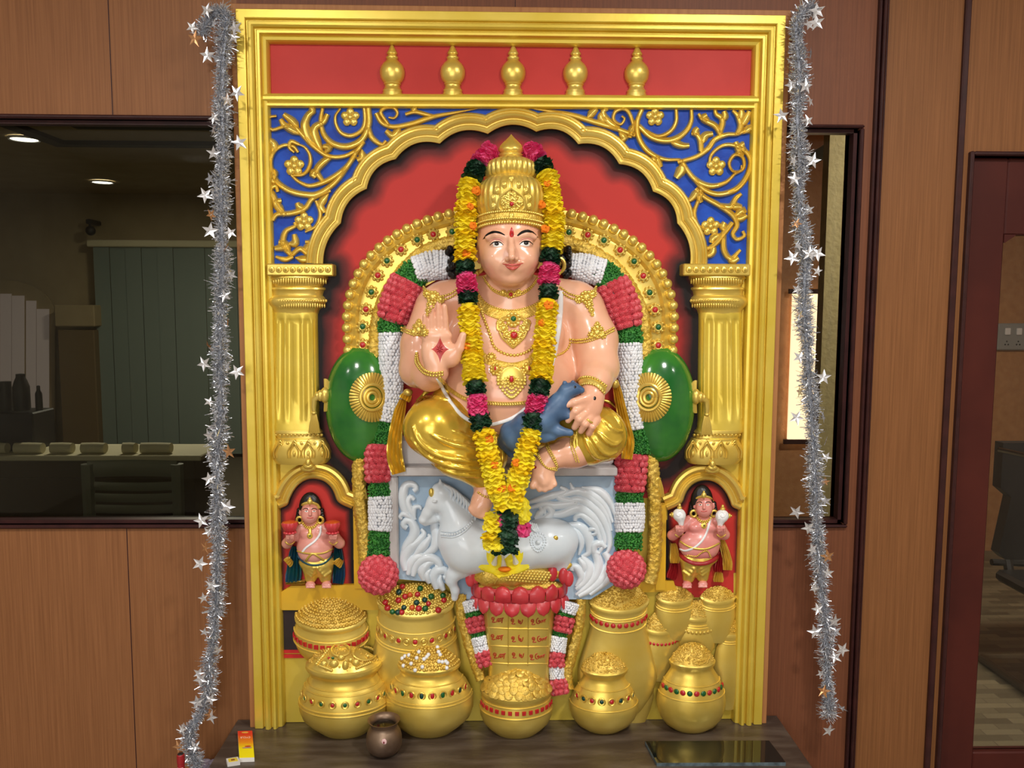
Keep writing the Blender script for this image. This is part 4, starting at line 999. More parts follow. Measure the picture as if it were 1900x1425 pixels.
# ------------------------------------------------------------------ throne back with beads and jewels
SEA, SEB = 304.0, 216.0
def sellipse(t, da=0.0, db=None, cu=947.0, cv=602.0, ex=2.25):
    """point on the throne arch, t from 0 (left foot) to 1 (right foot); below the spring line it runs straight down"""
    a = SEA + da; b_ = SEB + (da if db is None else db)
    c, s_ = math.cos(PI * (1 - t)), math.sin(PI * (1 - t))
    return (cu + math.copysign(abs(c) ** (2 / ex), c) * a, cv - abs(s_) ** (2 / ex) * b_)
def throne_path(da, db=None, vend=660, n=60, lean=0.0):
    P = [sellipse(t, da, db) for t in np.linspace(0, 1, n)]
    L = [(P[0][0] + (vend - 602) * lean * 0 + 3, vend)] ; Rr = [(P[-1][0] - 3, vend)]
    return L + P + Rr
throne = empty('throne_back', (947 * 0 + Q(947, 660, 20).x, YB - 20 * S, Q(947, 660, 20).z), 'rounded gold throne back edged with beads and red and green jewels, behind the seated statue', 'throne back')
mb = MB(); pth = throne_path(0)
sweep(mb, resample(pth, 6), [(-s_, w) for s_, w in [(4, 0), (4, 14), (-8, 16), (-12, 20), (-16, 24), (-20, 20), (-23, 17), (-28, 18), (-52, 16), (-56, 20), (-60, 21), (-64, 16), (-70, 14), (-140, 12), (-140, 0)]] if False else [(s_, w) for s_, w in [(-4, 0), (-4, 14), (8, 16), (12, 20), (16, 24), (20, 20), (23, 17), (28, 18), (52, 16), (56, 20), (60, 21), (64, 16), (70, 14), (110, 12), (110, 0)]])
mb.build('throne_plate', M['gold'], throne, angle=45)
bp = resample(throne_path(0, vend=650), 20.6)
vis = [p for p in bp if not (842 < p[0] < 1050)]
mb0 = MB(); mb0.sphere((0, 0, 0), 9.6 * ms(20), 14, 9); bead0 = proto(mb0, 'bead', M['gold'], throne); first = True
for p in vis:
    o = bead0 if first else bead0.copy()
    if not first: link(o)
    first = False; o.location = Q(p[0], p[1], 17) - throne.location
gp = resample(throne_path(-40, -38, vend=648), 31.0)
GL = [(839, 430, 1), (804, 435, 0), (774, 445, 1), (744, 463, 0), (718, 484, 1), (701, 511, 0), (689, 542, 1), (679, 574, 0), (673, 606, 1), (673, 640, 0)]
for side in (0, 1):
    for u, v, g in GL:
        if side: u, v = 2 * 947.2 - u, v + 1
        mb = MB()
        for i in range(8):
            a = 2 * PI * i / 8; blob(mb, u + 9.5 * math.cos(a), v + 9.5 * math.sin(a), 20, 3.6, 3.6, 4, 7, 5)
        mb.tube([Q(u + 6.8 * math.cos(a), v + 6.8 * math.sin(a), 23) for a in np.linspace(0, 2 * PI, 17)], 2.0 * S, 6)
        o = mb.build('jewel_setting', M['gold'], throne)
        mb = MB(); blob(mb, u, v, 22, 6, 6, 5, 12, 8); mb.build('jewel', M['gemgreen' if g else 'gemred'], o)
# ------------------------------------------------------------------ green bolster cushions
for sx in (-1, 1):
    U = (lambda u: u) if sx < 0 else (lambda u: 2 * 947 - u)
    e = empty('bolster_cushion', Q(U(650), 855, 20), 'glossy green bolster cushion with gold rosettes, %s' % ('on the side of the raised palm' if sx < 0 else 'on the side of the mongoose'), 'cushion', 'green bolsters')
    sc = Sculpt()
    sc.ell((U(668), 752, 12), (64, 108, 40), k=0); sc.ell((U(672), 730, 12), (58, 84, 44), k=14)
    V, Qd = sc.mesh(4.0, ymax=YB + .003); V = relax(V, Qd, 2); meshobj('bolster', V, Qd, M['bolster'], e); su = Surf((V, Qd))
    # large side rosette
    mb = MB(); cu, cv = U(690), 737
    for i in range(44):
        a = 2 * PI * i / 44; p0, n0 = su.hit(cu + 22 * math.cos(a), cv + 26 * math.sin(a), 40); p1, n1 = su.hit(cu + 41 * math.cos(a), cv + 45 * math.sin(a), 30)
        mb.tube([p0 + n0 * 2 * S, (p0 + p1) / 2 + n0 * 3.2 * S, p1 + n1 * 1.5 * S], [1.8 * S, 2.6 * S, 2.6 * S], 6)
    for r_, h_ in ((21, 3.4), (14, 3.2), (8, 3.5)):
        pts = []
        for a in np.linspace(0, 2 * PI, 33):
            p, n = su.hit(cu + r_ * math.cos(a), cv + r_ * 1.12 * math.sin(a), 44); pts.append(p + n * 3 * S)
        mb.tube(pts, h_ * S, 8)
    mb.build('side_rosette', M['gold'], e)
    # end rosette with knob and tassel
    mb = MB(); eu, ev = U(603), 733 if sx < 0 else 736
    for i in range(20):
        a = -PI / 2 + PI * i / 19
        mb.tube([Q(eu, ev + 7 * math.sin(a), 34), Q(eu + sx * -1 * 13 * math.cos(a), ev + 30 * math.sin(a), 28)], [1.6 * S, 2.6 * S], 6)
    blob(mb, eu, ev, 32, 9, 15, 10, 12, 8); blob(mb, eu + sx * 8, ev + 1, 33, 7, 11, 9, 12, 8); blob(mb, eu + sx * 14, ev + 2, 33, 5.5, 9, 8, 12, 8)
    mb.tube([Q(eu + sx * 12, ev + 2, 34), Q(eu + sx * 20, ev + 8, 34), Q(eu + sx * 21, ev + 22, 33), Q(eu + sx * 20, ev + 34, 32)], [7 * S, 6 * S, 5 * S, 4 * S], 10)
    blob(mb, eu + sx * 20.5, ev + 33, 33, 5.5, 3.5, 6)
    mb.build('end_rosette', M['gold'], e)
    mb = MB()
    for i in range(9):
        x = -8 + i * 2; mb.tube([Q(eu + sx * 20 + x * .4, ev + 36, 33), Q(eu + sx * 20 + x * .8, ev + 52, 35), Q(eu + sx * 20 + x * 1.15, ev + 70, 32)], [1.6 * S, 2.4 * S, 1.9 * S], 6)
    mb.build('tassel', M['gold'], e)
# ------------------------------------------------------------------ rough gold band and sculpted garland round the statue
band = empty('rough_gold_border', Q(680, 1075, 20), 'rough textured gold cord running down both sides of the rose garland', 'border')
BL = [(852, 447), (815, 455), (775, 475), (745, 505), (722, 540), (705, 575), (697, 620), (694, 680), (697, 740), (690, 785), (675, 820), (667, 860), (667, 930), (674, 985), (680, 1075)]
BR = [(1042, 447), (1080, 458), (1118, 478), (1150, 505), (1175, 545), (1193, 590), (1197, 640), (1200, 720), (1203, 790), (1208, 840), (1213, 900), (1216, 970), (1214, 1040), (1205, 1082)]
def rough_band(path, wd, w, hgt, parent, name='cord', m=None, seed=1):
    r = np.random.default_rng(seed); P = resample(cr(path, 6), 2.6); N = normals2(P); vs = []; fs = []; k = 10
    for i, p in enumerate(P):
        for j in range(k):
            t = -1 + 2 * j / (k - 1); h = hgt * math.sqrt(max(0, 1 - t * t)) ** .7
            q = p + N[i] * (t * wd * (1 + r.normal() * .05)) + r.normal(size=2) * .5
            vs.append(Q(q[0], q[1], w + h + (r.normal() * 1.7 if 0 < j < k - 1 else 0)))
    for i in range(len(P) - 1):
        for j in range(k - 1): fs.append((i * k + j, i * k + j + 1, (i + 1) * k + j + 1, (i + 1) * k + j))
    mb = MB(); mb.add(vs, fs); return mb.build(name, m or M['goldrough'], parent, angle=180)
rough_band(BL, 13, 16, 12, band); rough_band(BR, 13, 16, 12, band, seed=2)
GARL = [('jasmine', [(838, 492), (805, 492), (768, 503)], [22, 25, 22]), ('leafp', [(782, 497), (768, 510), (752, 530)], [22, 26, 27]), ('rose', [(760, 520), (745, 550), (733, 580), (727, 598)], [31, 33, 30, 24]),
        ('leafp', [(727, 594), (724, 606), (724, 618)], [20, 22, 20]), ('jasmine', [(724, 616), (726, 690), (724, 745), (716, 784)], [19, 20, 19, 17]), ('leafp', [(716, 780), (712, 800), (708, 826)], [17, 20, 18]),
        ('rose', [(706, 824), (704, 860), (704, 896)], [26, 25, 22]), ('leafp', [(705, 892), (706, 906), (707, 922)], [20, 21, 21]), ('jasmine', [(707, 920), (708, 950), (707, 986)], [21, 22, 21]), ('leafp', [(706, 984), (706, 1006), (705, 1034)], [20, 21, 21])]
GARR = [('jasmine', [(1057, 492), (1085, 497), (1118, 506)], [18, 24, 22]), ('leafp', [(1106, 500), (1124, 512), (1138, 532)], [20, 26, 26]), ('rose', [(1132, 522), (1146, 552), (1158, 585), (1163, 606)], [28, 32, 31, 24]),
        ('leafp', [(1164, 604), (1167, 622), (1169, 638)], [22, 24, 21]), ('jasmine', [(1168, 635), (1170, 690), (1174, 750), (1180, 798)], [20, 21, 20, 17]), ('leafp', [(1183, 796), (1186, 818), (1186, 842)], [16, 19, 18]),
        ('rose', [(1172, 842), (1170, 880), (1168, 914)], [27, 26, 24]), ('leafp', [(1168, 910), (1168, 922), (1168, 934)], [23, 24, 23]), ('jasmine', [(1168, 932), (1168, 960), (1168, 984)], [25, 26, 24]), ('leafp', [(1168, 984), (1167, 1000), (1166, 1018)], [23, 24, 23])]
def rose_mesh(mb, c, n, r, sd):
    """little moulded rose: rising whorls"""
    n = Vector(n).normalized(); a = n.orthogonal().normalized(); b_ = n.cross(a); k = 16; rr = random.Random(sd); ph = rr.random() * 6
    rings = [(1.0, -.25), (.95, .2), (.8, .42), (.68, .25), (.6, .5), (.46, .62), (.38, .45), (.3, .62), (.16, .72), (.08, .5)]
    vs = []
    for q, h in rings:
        for j in range(k):
            t = 2 * PI * j / k + ph + q * 2.0
            m_ = 1 + .10 * math.cos(5 * t + q * 4); hh = h * (1 + .12 * math.sin(3 * t + q * 9))
            vs.append(c + a * (math.cos(t) * q * r * m_) + b_ * (math.sin(t) * q * r * m_) + n * hh * r)
    fs = [(i * k + j, i * k + (j + 1) % k, (i + 1) * k + (j + 1) % k, (i + 1) * k + j) for i in range(len(rings) - 1) for j in range(k)]
    fs.append(tuple(range((len(rings) - 1) * k, len(rings) * k))); mb.add(vs, fs)
def garland_segment(kind, path, widths, w, hgt, parent, sd, scale=1.0):
    P = resample(cr([(*p, q) for p, q in zip(path, widths)], 6), 2.0); N = normals2(P[:, :2]); rr = random.Random(sd); mb = MB()
    # core
    vs = []; fs = []; k = 9
    for i, p in enumerate(P):
        for j in range(k):
            t = -1 + 2 * j / (k - 1); q = p[:2] + N[i] * t * p[2] * .9
            vs.append(Q(q[0], q[1], w + hgt * .8 * math.sqrt(max(0, 1 - t * t)) + (rr.gauss(0, 1.2) if kind == 'leafp' else 0)))
    for i in range(len(P) - 1):
        for j in range(k - 1): fs.append((i * k + j, i * k + j + 1, (i + 1) * k + j + 1, (i + 1) * k + j))
    fs += [tuple(range(k)), tuple(range(len(P) * k - 1, (len(P) - 1) * k - 1, -1))]
    mb.add(vs, fs)
    def place(i, t):
        p = P[i]; q = p[:2] + N[i] * t * p[2]; ww = w + hgt * math.sqrt(max(0, 1 - t * t)); nn = Vector((N[i][0] * t, -math.sqrt(max(.05, 1 - t * t)), -N[i][1] * t))
        return Q(q[0], q[1], ww), nn, q, ww
    L = np.r_[0, np.cumsum(np.linalg.norm(np.diff(P[:, :2], axis=0), axis=1))]
    r = {'rose': 7.8, 'jasmine': 3.7, 'leafp': 2.9}[kind] * scale
    s_ = r * .8; row = 0
    while s_ < L[-1]:
        i = int(np.searchsorted(L, s_)); i = min(i, len(P) - 1); wd = P[i][2]; nacross = max(2, int(round(PI * .62 * wd / (r * .92))))
        for q in range(nacross):
            th = -PI / 2 * .96 + PI * .96 * (q + (.5 if row % 2 else .0) * .9 + rr.uniform(-.25, .25)) / max(1, nacross - .6)
            t = max(-.97, min(.97, math.sin(th))); c, nn, q2, ww = place(i, t)
            if kind == 'rose': rose_mesh(mb, c, nn, r * ms(ww) * rr.uniform(.9, 1.1), rr.random())
            elif kind == 'jasmine': mb.sphere(c + nn * r * .25 * S, r * ms(ww) * rr.uniform(.8, 1.1), 8, 5, (1, .9, rr.uniform(.9, 1.3)))
            else:
                for _ in range(2): mb.sphere(c + Vector((rr.uniform(-1, 1), 0, rr.uniform(-1, 1))) * r * S, r * ms(ww) * rr.uniform(.6, 1.0), 6, 4, (rr.uniform(.6, 1.2), .8, rr.uniform(.6, 1.2)))
        s_ += r * (1.45 if kind != 'leafp' else 1.3); row += 1
    return mb.build({'rose': 'rose_section', 'jasmine': 'white_bud_section', 'leafp': 'leaf_section'}[kind], M[kind], parent, angle=75)
def rose_ball(u, v, w, r, parent, rr_=8.6):
    mb = MB(); blob(mb, u, v, w, r * .93, r * .93, r * .8, 18, 12); q = 0
    for i in range(90):
        z = 1 - 2 * (i + .5) / 90; ph = i * 2.39996; s_ = math.sqrt(1 - z * z); d = Vector((s_ * math.cos(ph), s_ * math.sin(ph) * .85, z))
        if d.y > .25: continue
        rose_mesh(mb, Q(u, v, w) + d * r * ms(w) * .93, d, rr_ * ms(w), i)
    return mb.build('rose_ball', M['rose'], parent, angle=75)
gar = empty('sculpted_rose_garland', Q(947, 1095, 25), 'moulded garland of pink roses, white buds and green leaves framing the big statue', 'garland')
for sd, (kd, pa, wi) in enumerate(GARL + GARR): garland_segment(kd, pa, [q * (1.0) for q in wi], 26, {'rose': 26, 'jasmine': 22, 'leafp': 19}[kd], gar, sd)
rose_ball(702, 1066, 46, 36, gar); rose_ball(1162, 1056, 46, 35, gar)

# ------------------------------------------------------------------ seat slab and the horse relief below it
seat = empty('stone_seat', Q(940, 1090, 40), 'pale grey seat slab under the seated statue', 'seat')
mb = MB()
def boxpx(mb, u0, v0, u1, v1, w0, w1, bv=.003):
    a = P2(u0, v1, w1); b_ = P2(u1, v0, w1); mb.bbox((a.x, YB - w1 * S, a.z), (b_.x, YB - w0 * S, b_.z), bv)
boxpx(mb, 724, 868, 1146, 884, 2, 58); mb.build('seat_edge', M['seat'], seat, smooth=False)
mb = MB(); boxpx(mb, 728, 810, 1140, 868, 2, 40, .012); mb.build('seat_back', M['seat'], seat, smooth=False)
hp = empty('horse_relief', Q(940, 1112, 36), 'pale blue relief of a bridled horse among curling plumes, below the seat', 'relief')
mb = MB(); flat_poly(mb, [(735, 884), (1144, 884), (1144, 1082), (1096, 1112), (860, 1112), (826, 1082), (735, 1074)], 2, 30); mb.build('panel_ground', M['slate'], hp, smooth=False)
mb = MB(); boxpx(mb, 722, 884, 738, 1074, 2, 40, .004); mb.build('side_margin', M['seat'], hp, smooth=False)
def c6(x, y): return (700 + x / 3.8, 780 + y / 3.8)
sc = Sculpt()
def hch(pts, k=6, **kw): sc.chain([(*c6(x, y), w, r) for x, y, w, r in pts], k=k, **kw)
B0 = 30
hch([(560, 690, B0 + 10, 28), (590, 820, B0 + 12, 42), (640, 900, B0 + 12, 46), (800, 890, B0 + 10, 44), (1000, 900, B0 + 10, 42), (1190, 860, B0 + 11, 44), (1270, 850, B0 + 9, 40)], k=16)
hch([(480, 540, B0 + 14, 22), (560, 690, B0 + 12, 30)], k=10)
hch([(448, 506, B0 + 18, 19), (402, 585, B0 + 20, 14.5), (356, 652, B0 + 20, 10), (324, 698, B0 + 19, 8.5)], k=7)
sc.ell((*c6(462, 596), B0 + 20), (15, 16, 14), k=7); sc.ell((*c6(326, 702), B0 + 20), (8.5, 8, 10), k=4); sc.ell((*c6(318, 690), B0 + 29), (2.2, 2.6, 3), k=1.5, sub=True); hch([(340, 725, B0 + 16, 6), (400, 690, B0 + 16, 10)], k=5)
hch([(450, 475, B0 + 22, 7.5), (442, 418, B0 + 24, 2.2)], k=3); hch([(465, 475, B0 + 18, 6), (470, 445, B0 + 18, 2)], k=4)
hch([(600, 960, B0 + 14, 30), (600, 1040, B0 + 18, 17), (535, 1090, B0 + 20, 12), (520, 1130, B0 + 20, 10)], k=9); hch([(520, 1130, B0 + 20, 10), (550, 1200, B0 + 18, 8), (545, 1250, B0 + 16, 7)], k=5)
hch([(1280, 960, B0 + 8, 26), (1290, 1060, B0 + 6, 16)], k=10)
sc.ell((*c6(402, 572), B0 + 38), (5, 3, 3), k=2)
V, Qd = sc.mesh(2.4, ymax=YB - 20 * S); V = relax(V, Qd, 2); horse = meshobj('horse', V, Qd, M['horse'], hp); hs = Surf((V, Qd))
mb = MB()
for i in range(9):
    t = i / 8; a = c6(470 + 150 * t ** .8, 455 + 130 * t ** 1.3); b_ = c6(520 + 170 * t, 560 + 160 * t)
    stroke(mb, [a, ((a[0] + b_[0]) / 2 + 8, (a[1] + b_[1]) / 2 - 4), b_], 3.6, B0 + 30 - 10 * t, 7, ROUND, taper=(.9, .3))
for i in range(5): stroke(mb, [c6(600 + i * 14, 540 + i * 26), c6(650 + i * 10, 590 + i * 30), c6(665 + i * 12, 680 + i * 24)], 4.2, B0 + 6, 9, ROUND, taper=(.9, .3))
mb.build('mane', M['horse'], horse)
for off, r_ in ((0, 3.0), (-5, 1.6), (5, 1.6)):
    pts, _ = hs.path([c6(455, 800 + off * 3.8), c6(540, 805 + off * 3.8), c6(610, 770 + off * 3.8), c6(665, 715 + off * 3.8)], step=2, lift=1.0, wdef=B0)
    mb = MB(); 
    if off == 0: beads(mb, pts, r_ * S, 5.4 * S)
    else: mb.tube(pts, r_ * S, 6)
    mb.build('collar', M['horse'], horse)
mb = MB(); pc = c6(1135, 860)
for r_, n_, q in ((15, 22, 2.0), (10.5, 16, 1.8), (4.5, 1, 5)):
    for i in range(n_):
        a = 2 * PI * i / n_; f_ = 1 - .18 * math.sin(a) if n_ > 1 else 0
        p, n = hs.hit(pc[0] + r_ * math.cos(a) * .95 * f_ * (1 if n_ > 1 else 0), pc[1] + r_ * 1.15 * math.sin(a) * (1 if n_ > 1 else 0), B0 + 40); mb.sphere(p, q * S, 8, 6)
for i in range(4):
    pts, _ = hs.path([c6(1075 + i * 14, 715 + i * 4), c6(1090 + i * 16, 760 + i * 8), c6(1120 + i * 8, 790)], step=3, lift=1, wdef=B0 + 40); mb.tube(pts, 2.2 * S, 6)
mb.build('flank_ornament', M['horse'], horse)
mb = MB(); p, n = hs.hit(*c6(382, 508), B0 + 30); mb.sphere(p, 6.5 * S, 10, 8, (.8, .8, 1.3)); mb.build('gold_forelock', M['gold'], horse)
mb = MB(); p, n = hs.hit(*c6(1258, 830), B0 + 40); mb.sphere(p, 4.6 * S, 10, 8, (1, .4, 1)); mb.build('gold_dot', M['gold'], horse)
def hs_scroll(strokes, name, h=12):
    mb = MB()
    for pts, wd, tp in strokes: stroke(mb, [c6(*p) for p in pts], wd * 1.3, B0 - 1, h, ROUND, taper=tp)
    return mb.build(name, M['horse'], hp, angle=60)
hs_scroll([([(250, 710), (200, 640), (180, 540), (200, 460), (250, 450), (275, 480), (255, 500)], 7.5, (.5, .5)), ([(270, 700), (240, 640), (215, 580), (235, 540), (262, 560)], 5.5, (.5, .6)), ([(265, 690), (260, 620), (300, 610), (310, 630)], 4.5, (.5, .6)), ([(250, 700), (190, 660), (160, 680), (175, 695)], 4.5, (.5, .6)),
           ([(190, 980), (200, 900), (250, 830), (265, 770), (240, 715), (200, 710), (185, 740), (210, 760)], 8, (.5, .5)), ([(200, 1060), (190, 980), (230, 900), (290, 850), (330, 800), (310, 765)], 9, (.5, .3)), ([(260, 960), (330, 880), (370, 820), (355, 805)], 7, (.5, .3)), ([(330, 950), (400, 900), (420, 820), (405, 740), (430, 700), (455, 720), (440, 740)], 8, (.5, .5)),
           ([(215, 1090), (240, 1000), (300, 960), (340, 980), (330, 1010)], 8, (.4, .6)), ([(250, 1100), (280, 1010), (350, 970), (420, 990), (440, 1030), (410, 1040)], 8.5, (.4, .6)), ([(330, 1130), (320, 1060), (360, 1010), (400, 1000)], 8, (.4, .4)), ([(420, 1190), (400, 1100), (430, 1060), (480, 1060), (490, 1100), (465, 1110)], 8, (.5, .5)), ([(470, 1200), (440, 1140), (450, 1090)], 6, (.5, .4)), ([(370, 1150), (350, 1090), (380, 1050)], 6, (.5, .4))], 'left_plumes')
hs_scroll([([(1060, 580), (1200, 540), (1330, 500), (1290, 470)], 6, (.4, .5)), ([(1070, 620), (1180, 590), (1260, 600), (1400, 580), (1320, 560), (1275, 540), (1290, 525), (1320, 535)], 6.5, (.4, .6)),
           ([(1300, 530), (1420, 500), (1530, 560), (1610, 660), (1650, 780)], 8, (.5, .3)), ([(1360, 440), (1390, 490), (1500, 520), (1600, 600), (1660, 720)], 8, (.2, .3)), ([(1440, 470), (1560, 500), (1640, 580), (1680, 680)], 7, (.2, .3)), ([(1270, 590), (1420, 560), (1530, 620), (1600, 720), (1640, 860), (1610, 960)], 8, (.5, .3)),
           ([(1110, 700), (1180, 690), (1230, 660), (1210, 615), (1175, 620), (1180, 660)], 6, (.5, .6)), ([(1180, 670), (1300, 660), (1420, 620), (1520, 680), (1580, 770), (1600, 860), (1560, 940)], 8.5, (.5, .3)), ([(1395, 710), (1400, 680), (1450, 670), (1530, 740), (1570, 830), (1560, 900)], 6.5, (.5, .3)),
           ([(1110, 690), (1160, 640), (1140, 600)], 6, (.5, .3)), ([(1340, 740), (1430, 750), (1490, 830), (1490, 930), (1440, 960)], 8, (.6, .3)), ([(1350, 750), (1410, 790), (1440, 870), (1420, 950)], 6, (.6, .3)), ([(1360, 770), (1390, 850), (1390, 930)], 5, (.5, .3)),
           ([(1480, 800), (1500, 770), (1540, 770), (1540, 800), (1510, 805)], 4, (.6, .6)), ([(1610, 900), (1580, 870), (1530, 880), (1530, 930), (1570, 940)], 6.5, (.6, .6)), ([(1520, 900), (1560, 1000), (1540, 1100), (1470, 1180), (1400, 1230)], 8, (.6, .3)), ([(1600, 930), (1640, 1000), (1600, 1100), (1520, 1180), (1420, 1240)], 9, (.5, .4)), ([(1440, 960), (1500, 1040), (1470, 1130), (1400, 1190)], 8, (.5, .4)),
           ([(1370, 1060), (1380, 1030), (1420, 1050), (1440, 1110), (1400, 1170)], 7, (.6, .4)), ([(1420, 970), (1460, 1030), (1440, 1090)], 6, (.5, .4)), ([(1640, 960), (1670, 1010), (1620, 1120), (1500, 1230)], 7, (.4, .4))], 'right_plumes')
# ------------------------------------------------------------------ the seated deity
dei = empty('deity_statue', Q(947, 868, 60), 'large painted seated deity statue in gold crown and trousers, right palm raised, holding a mongoose', 'statue')
sk = Sculpt()
# torso
sk.ell((946, 590, 66), (92, 66, 52), k=0)
sk.ell((946, 640, 74), (96, 74, 62), k=24); sk.ell((945, 712, 96), (124, 88, 84), k=26); sk.ell((945, 740, 110), (104, 66, 72), k=22)
sk.ell((893, 622, 112), (42, 36, 26), k=18); sk.ell((1004, 620, 112), (44, 40, 27), k=18)
sk.ell((1040, 640, 56), (44, 74, 44), k=16); sk.ell((852, 632, 56), (44, 70, 44), k=16); sk.ell((1050, 700, 66), (34, 50, 44), k=16); sk.ell((842, 690, 66), (34, 46, 44), k=16)
sk.ell((945, 772, 100), (112, 40, 66), k=18)
# shoulders, neck
sk.chain([(828, 556, 66, 36), (946, 546, 66, 40), (1066, 556, 66, 36)], k=22)
sk.chain([(946, 500, 84, 37), (946, 556, 78, 42)], k=14)
# viewer's left arm, bent with the palm raised
sk.chain([(806, 570, 68, 36), (782, 640, 86, 36), (776, 684, 104, 34)], k=16); sk.chain([(776, 684, 104, 33), (797, 696, 140, 28), (810, 690, 166, 22)], k=12)
# palm and fingers
sk.chain([(810, 690, 166, 19), (812, 676, 170, 18)], k=8)
sk.ell((811, 646, 172), (29, 35, 12), k=9); sk.ell((800, 660, 176), (16, 26, 12), k=8); sk.ell((836, 660, 177), (19, 22, 13), k=8); sk.ell((812, 622, 176), (27, 12, 10), k=8)
for base, mid_, tip, r0 in (((789.5, 628), (788.5, 604), (788.5, 586), 6.1), ((801.5, 622), (800.5, 594), (801, 571), 6.5), ((814.8, 620), (813.6, 590), (813.5, 564), 6.7), ((827.5, 621), (826.2, 592), (824.5, 568), 6.4)):
    sk.chain([(*base, 174, r0), (*mid_, 179, r0 * .95), (*tip, 183, r0 * .78)], k=.5, k0=4)
sk.chain([(838, 664, 176, 13), (852, 645, 182, 9.5), (859, 622, 186, 6.6)], k=2.5, k0=7)
# viewer's right arm, hand over the mongoose
sk.chain([(1084, 572, 68, 38), (1106, 630, 86, 38), (1112, 682, 112, 36)], k=16); sk.chain([(1112, 682, 112, 35), (1106, 706, 150, 28), (1100, 728, 176, 22)], k=12)
sk.ell((1096, 752, 188), (23, 27, 14), k=9); sk.ell((1102, 738, 184), (18, 20, 14), k=8)
for pts in ([(1083, 752, 192, 8.5), (1067, 764, 205, 7.6), (1054, 780, 199, 6)], [(1089, 764, 192, 8.2), (1075, 778, 206, 7.6), (1066, 793, 199, 6)], [(1097, 773, 191, 7.9), (1086, 787, 205, 7.3), (1078, 800, 198, 5.8)], [(1107, 777, 188, 7.4), (1099, 792, 201, 6.8), (1092, 804, 195, 5.4)]):
    sk.chain(pts, k=.6, k0=4)
sk.chain([(1087, 739, 192, 10), (1066, 746, 202, 8), (1046, 753, 200, 6.4)], k=1.5, k0=6)
# legs
sk.chain([(884, 770, 84, 50), (800, 792, 158, 46)], k=16); sk.chain([(800, 792, 158, 45), (850, 845, 160, 34), (904, 896, 150, 21)], k=12)
sk.chain([(905, 892, 150, 19), (902, 912, 152, 20), (893, 934, 160, 19), (886, 944, 166, 14)], k=9)
for i, (x, y) in enumerate(((874, 944), (880, 951), (887, 955), (894, 957), (900, 955))): sk.chain([(889 + i * 1.5, 936, 166, 8), (x, y, 170, 6.4 if i < 4 else 7.5)], k=1.5, k0=4)
sk.chain([(1010, 772, 84, 50), (1112, 806, 150, 46)], k=16); sk.chain([(1112, 818, 150, 42), (1066, 838, 158, 29), (1018, 850, 160, 22)], k=12)
sk.chain([(1020, 848, 160, 20), (1009, 866, 162, 21), (1006, 884, 170, 19), (1010, 892, 174, 15)], k=9)
for x, y, r in ((989, 901, 7.4), (1001, 908, 5.6), (1011.5, 909, 5.4), (1021.5, 905, 5.2), (1030, 899, 5)): sk.chain([((x * 1.3 + 1010 * .7) / 2, 887, 174, 7), (x, y, 180, r)], k=.6, k0=4)
# head
sk.ell((946, 448, 104), (61, 72, 66), k=10); sk.ell((946, 478, 116), (51, 48, 56), k=16); sk.ell((947, 501, 132), (36, 28, 40), k=14); sk.ell((947.5, 517, 152), (17, 12, 17), k=12)
sk.ell((919, 481, 146), (19, 20, 23), k=12); sk.ell((977, 480, 146), (19, 20, 23), k=12)
sk.ell((921, 451, 176), (15, 9, 9), k=7, sub=True); sk.ell((976, 450, 176), (15, 9, 9), k=7, sub=True)
sk.chain([(905, 441, 156, 5), (921, 435, 163, 6), (936, 438, 164, 5)], k=8); sk.chain([(961, 438, 164, 5), (976, 434, 163, 6), (992, 440, 156, 5)], k=8)
sk.ell((921.3, 452.5, 156), (12.5, 10, 12), k=2.5); sk.ell((976, 451.5, 156), (12.5, 10, 12), k=2.5)
sk.chain([(948, 440, 168, 4.5), (949, 462, 178, 5.5), (949.5, 477, 187, 6.6)], k=7); sk.ell((941, 481, 178), (4.8, 4.4, 7), k=4); sk.ell((958, 480.5, 178), (4.8, 4.4, 7), k=4)
sk.ell((943.5, 486.5, 185), (2.6, 1.6, 4), k=1.5, sub=True); sk.ell((955.5, 486, 185), (2.6, 1.6, 4), k=1.5, sub=True)
sk.ell((950, 497, 164), (19, 11, 13), k=8)
sk.chain([(932, 489.5, 168, 1.4), (943, 491, 176, 2.3), (950.5, 492, 178, 2.2), (958, 490.6, 176, 2.3), (971, 488, 167, 1.4)], k=3); sk.chain([(937, 493.5, 171, 1.6), (951, 499.5, 177, 3.4), (966, 492.5, 170, 1.6)], k=3)
sk.chain([(930, 489.4, 175, 1.6), (940, 492.5, 180, .9), (950.5, 495, 182.5, .9), (961, 492, 180, .9), (973, 487.6, 174, 1.6)], k=1.6, sub=True)
sk.ell((889, 470, 98), (7, 19, 12), k=3); sk.ell((1005, 468, 98), (7, 19, 12), k=3)
a_ = np.array(Q(946, 470, 170)); fx = (Q(884, 470, 170).x, Q(1010, 470, 170).x); fz = (Q(946, 532, 170).z, Q(946, 405, 170).z)
hx = (Q(778, 620, 175).x, Q(866, 620, 175).x)
V, Qd = sk.mesh(3.0, fine=((0, *fx, 1.3), (2, *fz, 1.3), (1, Q(946, 470, 192).y, Q(946, 470, 140).y, 1.5), (0, Q(1036, 770, 195).x, Q(1126, 770, 195).x, 1.6), (2, Q(1080, 812, 195).z, Q(1080, 722, 195).z, 1.6), (1, Q(811, 640, 216).y, Q(811, 640, 164).y, 1.7), (0, *hx, 1.7), (2, Q(811, 690, 175).z, Q(811, 555, 175).z, 1.9)), ymax=YB + .002)
V = relax(V, Qd, 1, .4)
body = meshobj('body', V, Qd, M['skin'], dei, angle=180); bs = Surf((V, Qd))
